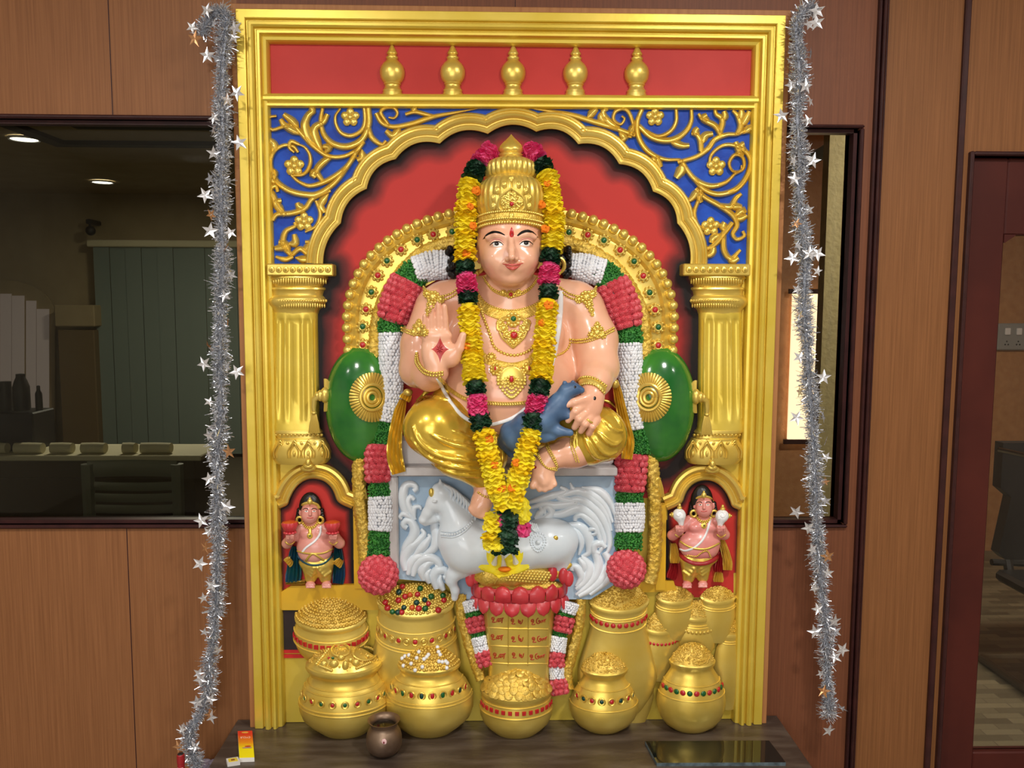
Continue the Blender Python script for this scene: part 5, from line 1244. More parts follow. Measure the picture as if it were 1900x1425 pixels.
def on_body(name, m, pts, r, parent=None, lift=.3, step=2.0, surf=None, bead=None, n=8, flat=.6, smooth=3, w=0):
    pp, nn = (surf or bs).path(pts, step=step, lift=lift, wdef=w, smooth=smooth); mb = MB()
    if bead: beads(mb, pp, bead * S, 2 * bead * S * .98)
    else:
        rad = r if not hasattr(r, '__len__') else list(np.interp(np.linspace(0, 1, len(pp)), np.linspace(0, 1, len(r)), r))
        rad = [q * S for q in rad] if hasattr(rad, '__len__') else rad * S
        mb.tube(pp, rad, n, flat=flat)
    return mb.build(name, m, parent or dei, angle=180)
# face paint
on_body('eyebrow', M['browmat'], [(896, 444.5), (904, 436.5), (916, 431.5), (927, 432.5), (936.5, 436.5)], [.6, 2.6, 3.2, 2.8, 1.2], lift=-.1, step=1.2, flat=.35)
on_body('eyebrow', M['browmat'], [(960, 437.5), (969, 431.5), (980, 429.5), (991, 433.5), (998.5, 440.5)], [1.2, 2.8, 3.2, 2.6, .6], lift=-.1, step=1.2, flat=.35)
def patch(name, m, u, v, ru, rv, lift=.35, parent=None, shape=None, n=24, surf=None):
    mb = MB(); su = surf or bs
    rings = (0, .5, 1.0); vs = []
    for q in rings:
        for j in range(n if q else 1):
            t = 2 * PI * j / n; x, y = (math.cos(t), math.sin(t)) if shape is None else shape(t)
            p, nn = su.hit(u + x * ru * q, v + y * rv * q, 0); vs.append(p + nn * lift * S * (1 if q < 1 else .2))
    fs = [(0, 1 + (j + 1) % n, 1 + j) for j in range(n)] + [(1 + j, 1 + (j + 1) % n, 1 + n + (j + 1) % n, 1 + n + j) for j in range(n)]
    mb.add(vs, fs); return mb.build(name, m, parent or dei, angle=180)
almond = lambda t: (math.cos(t), math.sin(t) * (abs(math.sin(t)) ** .25) * (.95 if math.sin(t) < 0 else .8))
lid = lambda t: (math.cos(t), max(-.42 + .0 * t, math.sin(t)))
for u, v in ((921.6, 453.6), (976, 452.4)):
    o = patch('eye', M['eyewhite'], u, v, 11.8, 6.0, .45, shape=almond)
    patch('iris', M['iris'], u + .2, v - 2.0, 5.2, 5.2, .8, parent=o, shape=lid)
    on_body('eyelid_line', M['browmat'], [(u - 12.5, v + 1.5), (u - 6.5, v - 3.6), (u, v - 5.0), (u + 6.5, v - 4.0), (u + 12.5, v + 1)], [.4, .9, 1.0, .9, .4], lift=.5, step=1.2, parent=o)
    on_body('eyelid_crease', M['skinrose'], [(u - 13, v - 3), (u - 7, v - 8.5), (u, v - 10), (u + 7, v - 9), (u + 13, v - 3.5)], [.3, .9, 1.0, .9, .3], lift=.0, step=1.2, parent=o)
lipu = lambda t: (math.cos(t), math.sin(t) * abs(math.sin(t)) ** .3)
on_body('upper_lip', M['lip'], [(932, 489.6), (941, 491.3), (947, 491), (950.5, 492.3), (954.5, 490.8), (961, 490.8), (971, 488.2)], [.6, 1.5, 2.1, 1.9, 2.1, 1.5, .6], lift=-.2, step=1.2, flat=.5)
on_body('lower_lip', M['lip'], [(937, 492.6), (943.5, 496.2), (951, 498.0), (958.5, 495.8), (966, 491.6)], [.5, 2.4, 3.5, 2.4, .5], lift=-.2, step=1.2, flat=.5)
drop = lambda t: (math.cos(t) * (.35 + .65 * (math.sin(t) * .5 + .5)) * 1.0, math.sin(t))
o = patch('forehead_mark', M['gemred'], 949.4, 431, 5.6, 9.5, .8, shape=drop); patch('forehead_mark_centre', M['wine'], 950, 434.5, 2.4, 3.4, 1.5, parent=o)
# raised palm: red four pointed star and finger creases
def star4(t):
    c, s_ = math.cos(t), math.sin(t)
    return math.copysign(abs(c) ** 3.1, c), math.copysign(abs(s_) ** 3.1, s_) * 1.42
M['palmred'] = mat('palm_red_paint', (196, 62, 56), .4, 0, (176, 50, 46), 40)
o = patch('palm_star', M['palmred'], 816.5, 648, 17.5, 18.5, .5, shape=star4, n=64)
mb = MB()
for a in range(8):
    t = 2 * PI * a / 8; p, n_ = bs.hit(816 + 6 * math.cos(t), 648 + 7 * math.sin(t)); q, _ = bs.hit(816 + 1.5 * math.cos(t), 648 + 2 * math.sin(t)); mb.tube([p + n_ * .8 * S, q + n_ * .8 * S], .9 * S, 5)
mb.build('star_mark', M['wine'], o)
# hair locks and earrings
rr = random.Random(3)
for u0, u1 in ((839, 0), (1049, 0)):
    mb = MB()
    for i in range(26): blob(mb, u0 + rr.uniform(-8, 8), 462 + i * 2.0, 62 + rr.uniform(-6, 8), 6.5, 7, 8, 8, 6)
    mb.build('hair_lock', M['hair'], dei)
for sx in (-1, 1):
    mb = MB(); uu = 946.5 + sx * 61
    mb.lathe(Q(uu, 425, 96), [(.001, .012), (.012, .012), (.014, -.03), (.010, -.05), (.001, -.052)], 12)
    mb.build('side_hair', M['hair'], dei)
for uu in (885, 1030):
    mb = MB(); c = Q(uu if uu < 900 else 1036, 492, 92 if uu < 900 else 80); mb.tube([c + Vector((math.cos(a) * 11 * S, 0, math.sin(a) * 13 * S)) for a in np.linspace(0, 2 * PI, 20)], 3.4 * S, 8); mb.sphere(c + Vector((0, -3 * S, -14 * S)), 5 * S, 10, 7); mb.build('earring', M['gold'], dei)
# crown
cw = 100; cp = Q(948, 412, cw); kc = ms(cw)
def cz(v, r=0): 
    return Q(948, v, cw + r * 0).z - cp.z
def tl(mb):
    mb.v = [(x, y, z + (cp.y - y) * .17) for x, y, z in mb.v]; return mb
crown = bpy.data.objects.new('crown', None); crown.parent = dei; link(crown)
mb = MB()
prof = [(410, 62), (394, 65.5), (372, 66.5), (356, 63), (344, 55), (337, 46), (334, 43)]
fl = lambda a, i: 1 + (.045 * abs(math.sin(a * 18)) if 0 < i < 5 else 0)
mb.lathe((cp.x, cp.y, cp.z), [(r * kc, cz(v)) for v, r in prof], 160, flute=fl); tl(mb).build('crown_dome', M['gold'], crown, angle=60)
mb = MB(); mb.lathe((cp.x, cp.y, cp.z), [(q * kc, cz(v)) for v, q in ((435, 56), (433, 63), (429, 66), (421, 67.5), (414, 67), (410, 64), (408, 60))], 64)
tl(mb).build('crown_band', M['goldrough'], crown)
mb = MB()
for r_, v, rb in ((68, 431, 2.4), (68.5, 424, 1.8), (67.5, 411, 2.0)):
    n_ = int(2 * PI * r_ / (rb * 2.05))
    for i in range(n_):
        a = 2 * PI * i / n_
        if math.sin(a) < .15: mb.sphere((cp.x + r_ * kc * math.cos(a), cp.y + r_ * kc * math.sin(a), cp.z + cz(v)), rb * S, 7, 5)
tl(mb).build('crown_beading', M['gold'], crown)
mb = MB(); fl2 = lambda a, i: 1 + (.05 * abs(math.sin(a * 14)) if 0 < i < 7 else 0)
mb.lathe((cp.x, cp.y, cp.z), [(r * kc, cz(v)) for v, r in ((336, 42), (332, 46), (325, 48), (316, 48), (308, 45), (303, 38), (299, 30), (297, 24))], 168, flute=fl2); tl(mb).build('ribbed_ring', M['gold'], crown, angle=60)
mb = MB(); mb.lathe((cp.x, cp.y, cp.z), [(r * kc, cz(v)) for v, r in ((300, 24), (297, 23.5), (294, 22), (292, 22), (290, 24), (288, 24), (286, 21), (284, 22), (281, 24), (277, 23.5), (272, 21), (266, 16), (260, 10), (255, 5), (250, 1.2), (249, .1))], 36); mb.build('crown_tip', M['gold'], crown, angle=50)
cs = Surf((np.array([[cp.x + r * kc * math.cos(a), cp.y + r * kc * math.sin(a), cp.z + cz(v) - r * kc * math.sin(a) * .17] for v, r in [(436, 62)] + prof for a in np.linspace(0, 2 * PI, 61)[:-1]]), [(i * 60 + j, i * 60 + (j + 1) % 60, (i + 1) * 60 + (j + 1) % 60, (i + 1) * 60 + j) for i in range(len(prof)) for j in range(60)]))
mb = MB()
ring = [(949, 350), (962, 359), (972, 372), (970, 388), (949, 394), (928, 388), (926, 372), (936, 359), (949, 350)]
pp, _ = cs.path(ring, step=2, lift=2, n=6); mb.tube(pp, 2.6 * S, 7)
for i, (u, v) in enumerate(((949, 334), (962, 344), (975, 354), (981, 367), (981, 382), (936, 344), (923, 354), (917, 367), (917, 382))):
    p, n_ = cs.hit(u, v, 150); mb.sphere(p + n_ * 1.5 * S, 5.6 * S, 9, 7, (1, .6, 1.25)); mb.sphere(p + n_ * 4 * S, 2.6 * S, 8, 6, (1, .6, 1.3))
rr = random.Random(5)
for i in range(150):
    t = rr.random() * 2 * PI; q = math.sqrt(rr.random()); u, v = 949 + 20 * q * math.cos(t), 375 + 16 * q * math.sin(t); p, n_ = cs.hit(u, v, 150); mb.sphere(p + n_ * 1.2 * S, 2.3 * S, 7, 5)
p, n_ = cs.hit(949, 402, 150); mb.sphere(p + n_ * 3.5 * S, 6 * S, 10, 7, (.9, .6, 1.3))
mb.build('crown_plaque', M['gold'], crown)
p, n_ = cs.hit(949.6, 378, 150); mb = MB(); mb.sphere(p + n_ * 3.5 * S, 3.6 * S, 10, 7, (1, .7, 1.1)); mb.build('crown_jewel', M['gemred'], crown)
# ------------------------------------------------------------------ gold trousers
dh = Sculpt()
dh.chain([(878, 768, 92, 52), (802, 794, 160, 51)], k=14); dh.chain([(802, 794, 160, 50), (846, 843, 162, 40), (897, 884, 152, 27)], k=14)
dh.chain([(1016, 774, 92, 50), (1112, 804, 152, 50)], k=14); dh.chain([(1112, 812, 152, 49), (1094, 824, 155, 40)], k=10)
dh.chain([(884, 800, 120, 34), (946, 812, 120, 30), (1010, 800, 118, 32)], k=14); dh.chain([(912, 810, 138, 16), (922, 850, 150, 18), (916, 884, 150, 15)], k=10)
dh.chain([(838, 706, 108, 13), (822, 740, 120, 22)], k=12)
dV, dQ = dh.mesh(3.0, ymax=YB + .002); ds0 = Surf((dV, dQ))
def fold(pts, r, lift=1.6, k=2.2):
    pp, _ = ds0.path(pts, step=4, lift=lift, smooth=4)
    for i in range(len(pp) - 1):
        t0, t1 = i / (len(pp) - 1), (i + 1) / (len(pp) - 1); f0, f1 = math.sin(PI * min(max(t0, .06), .94)) ** .6, math.sin(PI * min(max(t1, .06), .94)) ** .6
        dh.p.append(('c', np.array(pp[i]), np.array(pp[i + 1]), r * f0 * S, r * f1 * S, k * S, False))
for pts, r in (([(766, 790), (782, 822), (822, 846), (886, 858)], 5.5), ([(762, 812), (790, 842), (838, 864), (892, 872)], 5), ([(800, 806), (842, 826), (900, 834)], 4.5), ([(800, 860), (842, 876), (890, 884)], 4.5), ([(764, 760), (790, 738), (836, 744)], 4.5), ([(772, 744), (802, 722), (838, 728)], 4), ([(786, 728), (812, 710), (836, 714)], 3.6),
               ([(846, 760), (880, 790), (900, 830)], 4), ([(840, 800), (880, 816), (908, 812)], 4), ([(846, 822), (880, 838), (912, 842)], 4), ([(900, 812), (918, 850), (914, 890)], 3.5), ([(925, 812), (932, 850), (924, 884)], 3.5),
               ([(1068, 806), (1066, 826), (1076, 852)], 4.5), ([(1080, 800), (1104, 846), (1130, 850)], 3.2), ([(1096, 808), (1122, 842), (1146, 838)], 3.2), ([(1106, 800), (1136, 826), (1154, 816)], 3.2), ([(1118, 776), (1140, 800), (1156, 800)], 3), ([(1120, 752), (1142, 772), (1152, 790)], 3), ([(1108, 740), (1136, 748), (1150, 768)], 3)):
    fold(pts, r)
dV, dQ = dh.mesh(2.4, ymax=YB + .002); dV = relax(dV, dQ, 1)
dho = meshobj('trousers', dV, dQ, M['cloth'], dei, angle=180); ds = Surf((dV, dQ)); both = Surf((V, Qd), (dV, dQ))
for pts in ([(1061, 806), (1059, 826), (1069, 856)], [(1066, 804), (1064, 826), (1074, 857)]): on_body('knee_hem', M['gold'], pts, 0, surf=both, bead=1.5, lift=1, parent=dho)
# sash tails beside the knees
def tail(pts, wd, w, m, name, parent, pleat=4, seed=0):
    P = resample(cr(pts, 6), 4); N = normals2(P); mb = MB(); vs = []; fs = []; k = 17
    for i, p in enumerate(P):
        f = np.interp(i / (len(P) - 1), [0, .15, .8, 1], [.5, .8, 1.15, 1.0])
        for j in range(k):
            t = -1 + 2 * j / (k - 1); q = p + N[i] * t * wd * f; vs.append(Q(q[0], q[1], w + 6 * math.sqrt(max(0, 1 - t * t)) + 2.6 * math.cos(t * PI * pleat) + 1.5 * math.sin(i * .7 + t * 3) * (i / len(P))))
    n = len(P)
    for i in range(n - 1):
        for j in range(k - 1): fs.append((i * k + j, i * k + j + 1, (i + 1) * k + j + 1, (i + 1) * k + j))
    b0 = len(vs); vs += [(x, YB - (w - 8) * S, z) for x, y, z in [tuple(q) for q in vs]]
    for i in range(n - 1): fs += [(i * k, (i + 1) * k, b0 + (i + 1) * k, b0 + i * k), (i * k + k - 1, b0 + i * k + k - 1, b0 + (i + 1) * k + k - 1, (i + 1) * k + k - 1)]
    for j in range(k - 1): fs += [((n - 1) * k + j, (n - 1) * k + j + 1, b0 + (n - 1) * k + j + 1, b0 + (n - 1) * k + j)]
    mb.add(vs, fs); return mb.build(name, m, parent, angle=50)
tail([(748, 742), (740, 770), (733, 810), (732, 845), (740, 878)], 13, 60, M['cloth'], 'sash_tail', dei)
tail([(1142, 706), (1150, 745), (1160, 790), (1166, 820), (1163, 852)], 10, 60, M['cloth'], 'sash_tail', dei)
tail([(758, 728), (750, 742)], 10, 70, M['cloth'], 'sash_knot', dei); 
mb = MB(); blob(mb, 757, 728, 84, 9, 7, 8); mb.build('sash_knot', M['gold'], dei); mb = MB(); blob(mb, 1141, 712, 84, 8, 9, 8); mb.build('sash_knot', M['gold'], dei)
# ------------------------------------------------------------------ jewellery and thread
SU = both
def chainbeads(name, pts, r, m=None, lift=.8, w=60, parent=None): return on_body(name, m or M['gold'], pts, 0, bead=r, lift=lift, surf=SU, w=w, parent=parent)
ck = bpy.data.objects.new('choker', None); ck.parent = dei; link(ck)
chainbeads('choker_beads', [(898, 516), (912, 534), (930, 543), (947, 546), (966, 543), (984, 533), (998, 515)], 2.2, parent=ck)
chainbeads('choker_beads', [(900, 522), (914, 539), (932, 548), (947, 551), (964, 548), (982, 538), (997, 521)], 1.6, parent=ck)
def rosette(mb, u, v, r, n=9, su=None, lift=1.5, w=100):
    for i in range(n):
        a = 2 * PI * i / n; p, nn = (su or SU).hit(u + r * math.cos(a), v + r * math.sin(a), w); mb.sphere(p + nn * lift * S, r * .36 * S, 7, 5)
    p, nn = (su or SU).hit(u, v, w); mb.sphere(p + nn * lift * S, r * .72 * S, 10, 7, (1, .6, 1))
mb = MB(); rosette(mb, 947, 546, 6.5); rosette(mb, 934, 543, 5); rosette(mb, 961, 543, 5); mb.build('choker_pendant', M['gold'], ck)
def gem(u, v, r, m, parent, lift=4, shape=(1, .6, 1)): 
    p, nn = SU.hit(u, v, 100); mb = MB(); mb.sphere(p + nn * lift * S, r * S, 12, 8, shape); return mb.build('jewel', M[m], parent)
gem(947.5, 546.5, 3.4, 'gemred', ck)
# broad collar
nk = bpy.data.objects.new('broad_necklace', None); nk.parent = dei; link(nk)
def band_on(name, top, bot, m, parent, lift=2.2, su=None, rows=5, bump=0.8, seed=1):
    A = resample(cr(top, 8), 2.5); n = len(A); B = np.array(cr(bot, 8)); tb = np.linspace(0, 1, len(B)); B = np.stack([np.interp(np.linspace(0, 1, n), tb, B[:, k]) for k in (0, 1)], 1)
    r = np.random.default_rng(seed); vs = []
    for i in range(n):
        for j in range(rows):
            t = j / (rows - 1); q = A[i] * (1 - t) + B[i] * t; p, nn = (su or SU).hit(q[0], q[1], 60); vs.append(p + nn * (lift * math.sin(PI * (t * .8 + .1)) + r.normal() * bump * .5 * (0 < j < rows - 1)) * S)
    fs = [(i * rows + j, i * rows + j + 1, (i + 1) * rows + j + 1, (i + 1) * rows + j) for i in range(n - 1) for j in range(rows - 1)]
    mb = MB(); mb.add(vs, fs); return mb.build(name, m, parent, angle=180)
band_on('collar_band', [(884, 540), (900, 560), (922, 571), (947, 575), (974, 571), (998, 560), (1014, 540)], [(878, 552), (894, 576), (918, 590), (947, 596), (976, 590), (1002, 576), (1018, 552)], M['goldrough'], nk)
chainbeads('collar_beads', [(884, 540), (900, 561), (922, 572), (947, 576), (974, 572), (998, 561), (1014, 540)], 2.2, parent=nk); chainbeads('collar_beads', [(880, 552), (894, 577), (918, 590), (947, 596), (976, 590), (1002, 577), (1018, 552)], 1.8, parent=nk)
mb = MB()
for u, v, r in ((952, 594, 11), (953, 625, 10), (934, 610, 7), (972, 610, 7), (928, 600, 6), (978, 600, 6), (940, 622, 6), (966, 622, 6), (953, 638, 5), (944, 634, 4), (962, 634, 4)): rosette(mb, u, v, r, 10, lift=2)
for sx in (-1, 1):
    for o_ in (0, 4):
        pp, _ = SU.path([(952 + sx * 14, 588 + o_), (952 + sx * 24, 594 + o_), (952 + sx * 30, 606 + o_), (952 + sx * 24, 614), (952 + sx * 17, 608)], step=2, lift=2, wdef=60); mb.tube(pp, 2.0 * S, 6)
    pp, _ = SU.path([(952 + sx * 26, 616), (952 + sx * 20, 628), (952 + sx * 8, 640), (952, 647)], step=2, lift=2, wdef=60); mb.tube(pp, 1.8 * S, 6)
mb.build('collar_pendant', M['gold'], nk); gem(952.5, 593.5, 5, 'gemgreen', nk, 5); gem(953.5, 624.5, 6.2, 'gemred', nk, 5)
chainbeads('long_bead_chain', [(888, 556), (896, 586), (908, 618), (916, 642), (932, 655), (953, 660), (974, 655), (988, 644), (1000, 616), (1010, 580), (1014, 556)], 3.0)
chainbeads('right_bead_chain', [(1024, 662), (1042, 656), (1054, 646), (1058, 636)], 2.2)
mb_ln = bpy.data.objects.new('long_necklace', None); mb_ln.parent = dei; link(mb_ln)
band_on('necklace_band', [(884, 590), (892, 640), (906, 660), (924, 668), (949, 673), (972, 668), (990, 656), (1006, 640), (1016, 590)], [(874, 592), (884, 650), (900, 674), (922, 680), (949, 684), (976, 680), (996, 668), (1014, 646), (1026, 592)], M['goldrough'], mb_ln, seed=4)
mb = MB()
for r_, n_, q in ((25, 30, 3.2), (18.5, 22, 2.8), (12.5, 16, 2.6)):
    for i in range(n_):
        a = 2 * PI * i / n_; x = math.cos(a); y = math.sin(a); x *= (1 if y < .2 else 1 - .55 * (y - .2)); y *= 1.0 if y < 0 else 1.25
        p, nn = SU.hit(949 + r_ * x, 706 + r_ * y, 100); mb.sphere(p + nn * (1.5 + (25 - r_) * .12) * S, q * S, 7, 5, (1, .7, 1))
rosette(mb, 949, 706, 8, 10, lift=3); rosette(mb, 920, 686, 9, 9); rosette(mb, 979, 685, 9, 9); rosette(mb, 912, 664, 7); rosette(mb, 990, 664, 7)
p, nn = SU.hit(949, 706, 100); mb.sphere(p, 22 * S, 16, 9, (1, .14, 1.15))
mb.build('necklace_pendant', M['gold'], mb_ln); gem(948.8, 705, 4, 'gemred', mb_ln, 6.5, (.9, .6, 1.4)); gem(919.6, 685.5, 2.6, 'gemred', mb_ln, 5, (.8, .6, 1.5)); gem(980.5, 685, 2.6, 'gemred', mb_ln, 5, (.8, .6, 1.5))
on_body('belly_band', M['gold'], [(814, 700), (838, 724), (866, 740), (905, 747), (940, 749), (976, 747), (1010, 744), (1036, 734), (1062, 722)], 3.6, surf=SU, lift=1.2)
mb = MB(); pp, _ = SU.path([(814, 700), (838, 724), (866, 740), (905, 747), (940, 749), (976, 747), (1010, 744), (1036, 734), (1062, 722)], step=2.2, lift=3.2, wdef=60)
for i in range(0, len(pp) - 2, 2): mb.tube([pp[i] + Vector((0, 0, 3 * S)), pp[i + 1] - Vector((0, 0, 3 * S))], 1.2 * S, 5)
mb.build('belly_band_twist', M['gold'], dei)
on_body('sacred_thread', M['white'], [(1040, 540), (1038, 580), (1032, 630), (1022, 680), (1004, 722), (982, 750), (956, 772), (926, 784), (896, 788), (864, 776), (838, 750), (822, 722), (812, 702)], [5, 6, 6, 5, 4, 3.4, 3.4, 3.4, 3.4, 3.4, 3.4, 3.4, 3.4], surf=SU, lift=.6, flat=.5)
# shoulder ornaments, armlets, bracelets, anklets, ring
def shoulder(sx):
    U = (lambda u: u) if sx < 0 else (lambda u: 2 * 946 - u)
    e = bpy.data.objects.new('shoulder_ornament', None); e.parent = dei; link(e)
    for dv in (0, 7):
        chainbeads('bead_row', [(U(786), 532 + dv * .6), (U(796), 545 + dv), (U(814), 550 + dv), (U(834), 546 + dv), (U(852), 534 + dv)], 2.3, parent=e)
    mb = MB(); rosette(mb, U(804), 552, 10, 10); rosette(mb, U(804), 552, 5, 7, lift=3); rosette(mb, U(799), 566, 6); rosette(mb, U(795), 576, 4.5); rosette(mb, U(793), 584, 3); rosette(mb, U(818), 556, 6); rosette(mb, U(792), 545, 6); mb.build('drop_plaque', M['gold'], e)
shoulder(-1); shoulder(1)
def armlet(pts, pl):
    e = bpy.data.objects.new('armlet', None); e.parent = dei; link(e)
    chainbeads('bead_row', pts, 2.4, parent=e); chainbeads('bead_row', [(a, b_ + 5) for a, b_ in pts], 2.0, parent=e)
    mb = MB()
    for du, dv, r in ((0, 0, 9), (0, -10, 6), (-10, 4, 6), (10, 4, 6), (0, -17, 3.5), (-6, -6, 5), (6, -6, 5)): rosette(mb, pl[0] + du, pl[1] + dv, r, 8)
    mb.build('armlet_plaque', M['gold'], e)
armlet([(745, 608), (756, 613), (770, 617), (784, 617)], (778, 613)); armlet([(1058, 630), (1074, 631), (1094, 628), (1116, 620), (1138, 609)], (1108, 618))
br1 = bpy.data.objects.new('bracelet', None); br1.parent = dei; link(br1)
for d_ in (0, 5): chainbeads('bead_row', [(774 - d_ * .3, 656), (777 - d_, 672 + d_ * .3), (788 - d_ * .5, 686 + d_), (804, 692 + d_), (820, 690 + d_)], 2.5, parent=br1, lift=1.2)
br2 = bpy.data.objects.new('bracelet', None); br2.parent = dei; link(br2)
band_on('bracelet_band', [(1070, 706), (1086, 701), (1104, 704), (1124, 716)], [(1074, 718), (1088, 712), (1104, 716), (1120, 730)], M['gold'], br2, lift=3)
for d_ in (0, 13): chainbeads('bead_row', [(1070 + d_ * .3, 706 + d_), (1086, 700 + d_), (1104, 703 + d_), (1123 - d_ * .3, 716 + d_)], 2.4, parent=br2, lift=2)
an1 = bpy.data.objects.new('anklet', None); an1.parent = dei; link(an1)
for d_ in (0, 4): chainbeads('bead_row', [(1010 + d_, 816), (1016 + d_, 834), (1026 + d_, 852), (1034, 866)], 2.0, parent=an1); chainbeads('bead_row', [(992 + d_, 824), (1000 + d_ * .5, 850), (1014, 868), (1032, 868 + d_)], 2.0, parent=an1)
an2 = bpy.data.objects.new('anklet', None); an2.parent = dei; link(an2)
chainbeads('bead_row', [(888, 914), (898, 921), (910, 922), (922, 918)], 2.2, parent=an2)
on_body('finger_ring', M['gold'], [(1089, 778), (1094, 783), (1099, 785)], 1.8, surf=SU, lift=1)
patch('hand_mark', M['iris'], 1103.5, 739, 2.6, 3.6, .5); patch('foot_mark', M['wine'], 993, 867, 2.6, 3, .5)
# ------------------------------------------------------------------ mongoose
mg = Sculpt()
mg.chain([(958, 806, 172, 26), (980, 792, 182, 27), (1010, 776, 186, 25), (1036, 752, 190, 19), (1052, 728, 194, 15)], k=12)
mg.ell((966, 812, 172), (32, 30, 24), k=10)
mg.chain([(1052, 726, 194, 15), (1064, 722, 198, 12), (1079, 724, 200, 6.5)], k=6); mg.chain([(1062, 714, 196, 4), (1064, 709, 195, 3)], k=3); mg.chain([(1048, 714, 192, 4), (1046, 709, 190, 3)], k=3)
mg.chain([(1010, 792, 188, 13), (1036, 800, 194, 9), (1058, 803, 198, 7)], k=8); mg.chain([(985, 806, 184, 14), (1010, 812, 190, 8), (1026, 812, 192, 6)], k=8)
mg.chain([(1034, 766, 194, 12), (1056, 772, 200, 8)], k=8)
mg.chain([(946, 800, 168, 18), (938, 820, 160, 14), (950, 840, 160, 10)], k=8)
mV, mQ = mg.mesh(2.0, ymax=YB); mV = relax(mV, mQ, 2)
me_ = empty('mongoose', Q(985, 840, 150), 'slate blue mongoose held on the lap under the statue\'s hand', 'animal')
meshobj('mongoose_body', mV, mQ, M['mongoose'], me_, angle=180); msf = Surf((mV, mQ))
patch('eye', M['iris'], 1067, 718, 2.4, 2.4, .8, parent=me_, surf=msf)
mb = MB()
for u, v in ((1063, 710), (1048, 711)): blob(mb, u, v, 197, 4.5, 4.5, 3, 8, 6)
mb.build('ear', M['mongoose'], me_)
# ------------------------------------------------------------------ fabric marigold garland hung over the statue
mg_ = empty('marigold_garland', Q(936, 1060, 150), 'yellow fabric marigold garland with pink and green tufts hung over the crown', 'garland')
def frill(mb, r, z, N, amp, jag, droop, rot, rr):
    """one frilled petal ring round local Z"""
    k = 4; vs = []
    for i, q in enumerate((.18, .55, .85, 1.0)):
        for j in range(N):
            t = 2 * PI * j / N + rot; ph = math.sin(t * N / 6.0 + rot * 7) * amp * q + rr.uniform(-.14, .14) * amp * q
            rad = r * q * (1 + (jag * (abs(math.sin(t * N / 8.0 + rot * 3)) - .6 + rr.uniform(-.16, .16)) if i >= 2 else 0) + .05 * math.sin(5 * t + rot))
            vs.append((rad * math.cos(t), rad * math.sin(t), z + ph - droop * q * q))
    fs = [(i * N + j, i * N + (j + 1) % N, (i + 1) * N + (j + 1) % N, (i + 1) * N + j) for i in range(k - 1) for j in range(N)]
    mb.add(vs, fs)
def flower_proto(r, layers, N, amp, jag, h, seed):
    rr = random.Random(seed); mb = MB()
    for l in range(layers): frill(mb, r * rr.uniform(.84, 1.02), -h / 2 + h * l / max(1, layers - 1), N, amp, jag, r * rr.uniform(.05, .35), rr.random() * 6, rr)
    return mb
px = ms(150)
FP = {}
def get_proto(kind, i):
    if (kind, i) in FP: return FP[(kind, i)]
    if kind == 'y': mb = flower_proto(21.5 * px, 4, 48, 1.9 * px, .13, 9.5 * px, 10 + i); nm, m = 'marigold_flower', M[('marigold', 'lemon', 'lemon')[i]]
    elif kind == 'o': mb = flower_proto(8.5 * px, 3, 18, 2.6 * px, .2, 6 * px, 70 + i); nm, m = 'orange_petal', M['orange']
    elif kind == 'p': mb = flower_proto(20 * px, 5, 42, 2.6 * px, .12, 11 * px, 30 + i); nm, m = 'pink_flower', M['pinkf']
    else: mb = flower_proto(19 * px, 5, 34, 3.2 * px, .3, 10 * px, 50 + i); nm, m = 'leaf_tuft', M['leaff']
    me = bpy.data.meshes.new(nm); me.from_pydata(mb.v, [], mb.f); me.update(); me.materials.append(m)
    me.polygons.foreach_set('use_smooth', np.ones(len(me.polygons), dtype=bool))
    FP[(kind, i)] = (nm, me); return FP[(kind, i)]
grr = random.Random(11)
def put(kind, p, axis, sc=1.0, parent=mg_):
    nm, me = get_proto(kind, grr.randrange(3)); o = bpy.data.objects.new(nm, me); o.parent = parent; link(o)
    z = Vector(axis).normalized(); z = (z + Vector((grr.uniform(-.16, .16), grr.uniform(-.16, .16), 0))).normalized()
    q = z.to_track_quat('Z', 'Y'); o.rotation_mode = 'QUATERNION'
    from mathutils import Quaternion
    o.rotation_quaternion = q @ Quaternion((0, 0, 1), grr.random() * 6.28); o.scale = (sc * grr.uniform(.93, 1.06),) * 3; o.location = Vector(p) - parent.location
    return o
LP = [(914, 276, 100), (897, 294, 110), (881, 318, 118), (870, 350, 126), (864, 400, 130), (863, 450, 132), (863, 490, 136), (866, 522, 142), (868, 548, 148), (870, 580, 154), (875, 640, 166), (879, 690, 186), (882, 715, 192), (885, 745, 196), (889, 772, 200), (898, 806, 204), (908, 850, 204), (921, 900, 200), (936, 936, 192)]
RP = [(976, 274, 100), (992, 288, 108), (1005, 305, 114), (1017, 335, 122), (1025, 380, 128), (1028, 420, 130), (1025, 455, 132), (1022, 472, 134), (1019, 505, 140), (1018, 538, 146), (1014, 580, 154), (1010, 640, 166), (1006, 690, 186), (1003, 713, 192), (996, 745, 196), (990, 775, 202), (984, 810, 206), (972, 852, 206), (960, 892, 202), (952, 930, 192)]
LSEG = [('p', 272, 302), ('l', 304, 330), ('y', 334, 480), ('l', 482, 504), ('p', 506, 540), ('l', 541, 560), ('y', 564, 704), ('l', 706, 728), ('p', 731, 764), ('l', 766, 790), ('y', 795, 935)]
RSEG = [('p', 270, 297), ('l', 298, 316), ('y', 319, 460), ('l', 462, 486), ('p', 488, 525), ('l', 527, 552), ('y', 556, 702), ('l', 704, 728), ('p', 731, 764), ('l', 766, 790), ('y', 795, 930)]
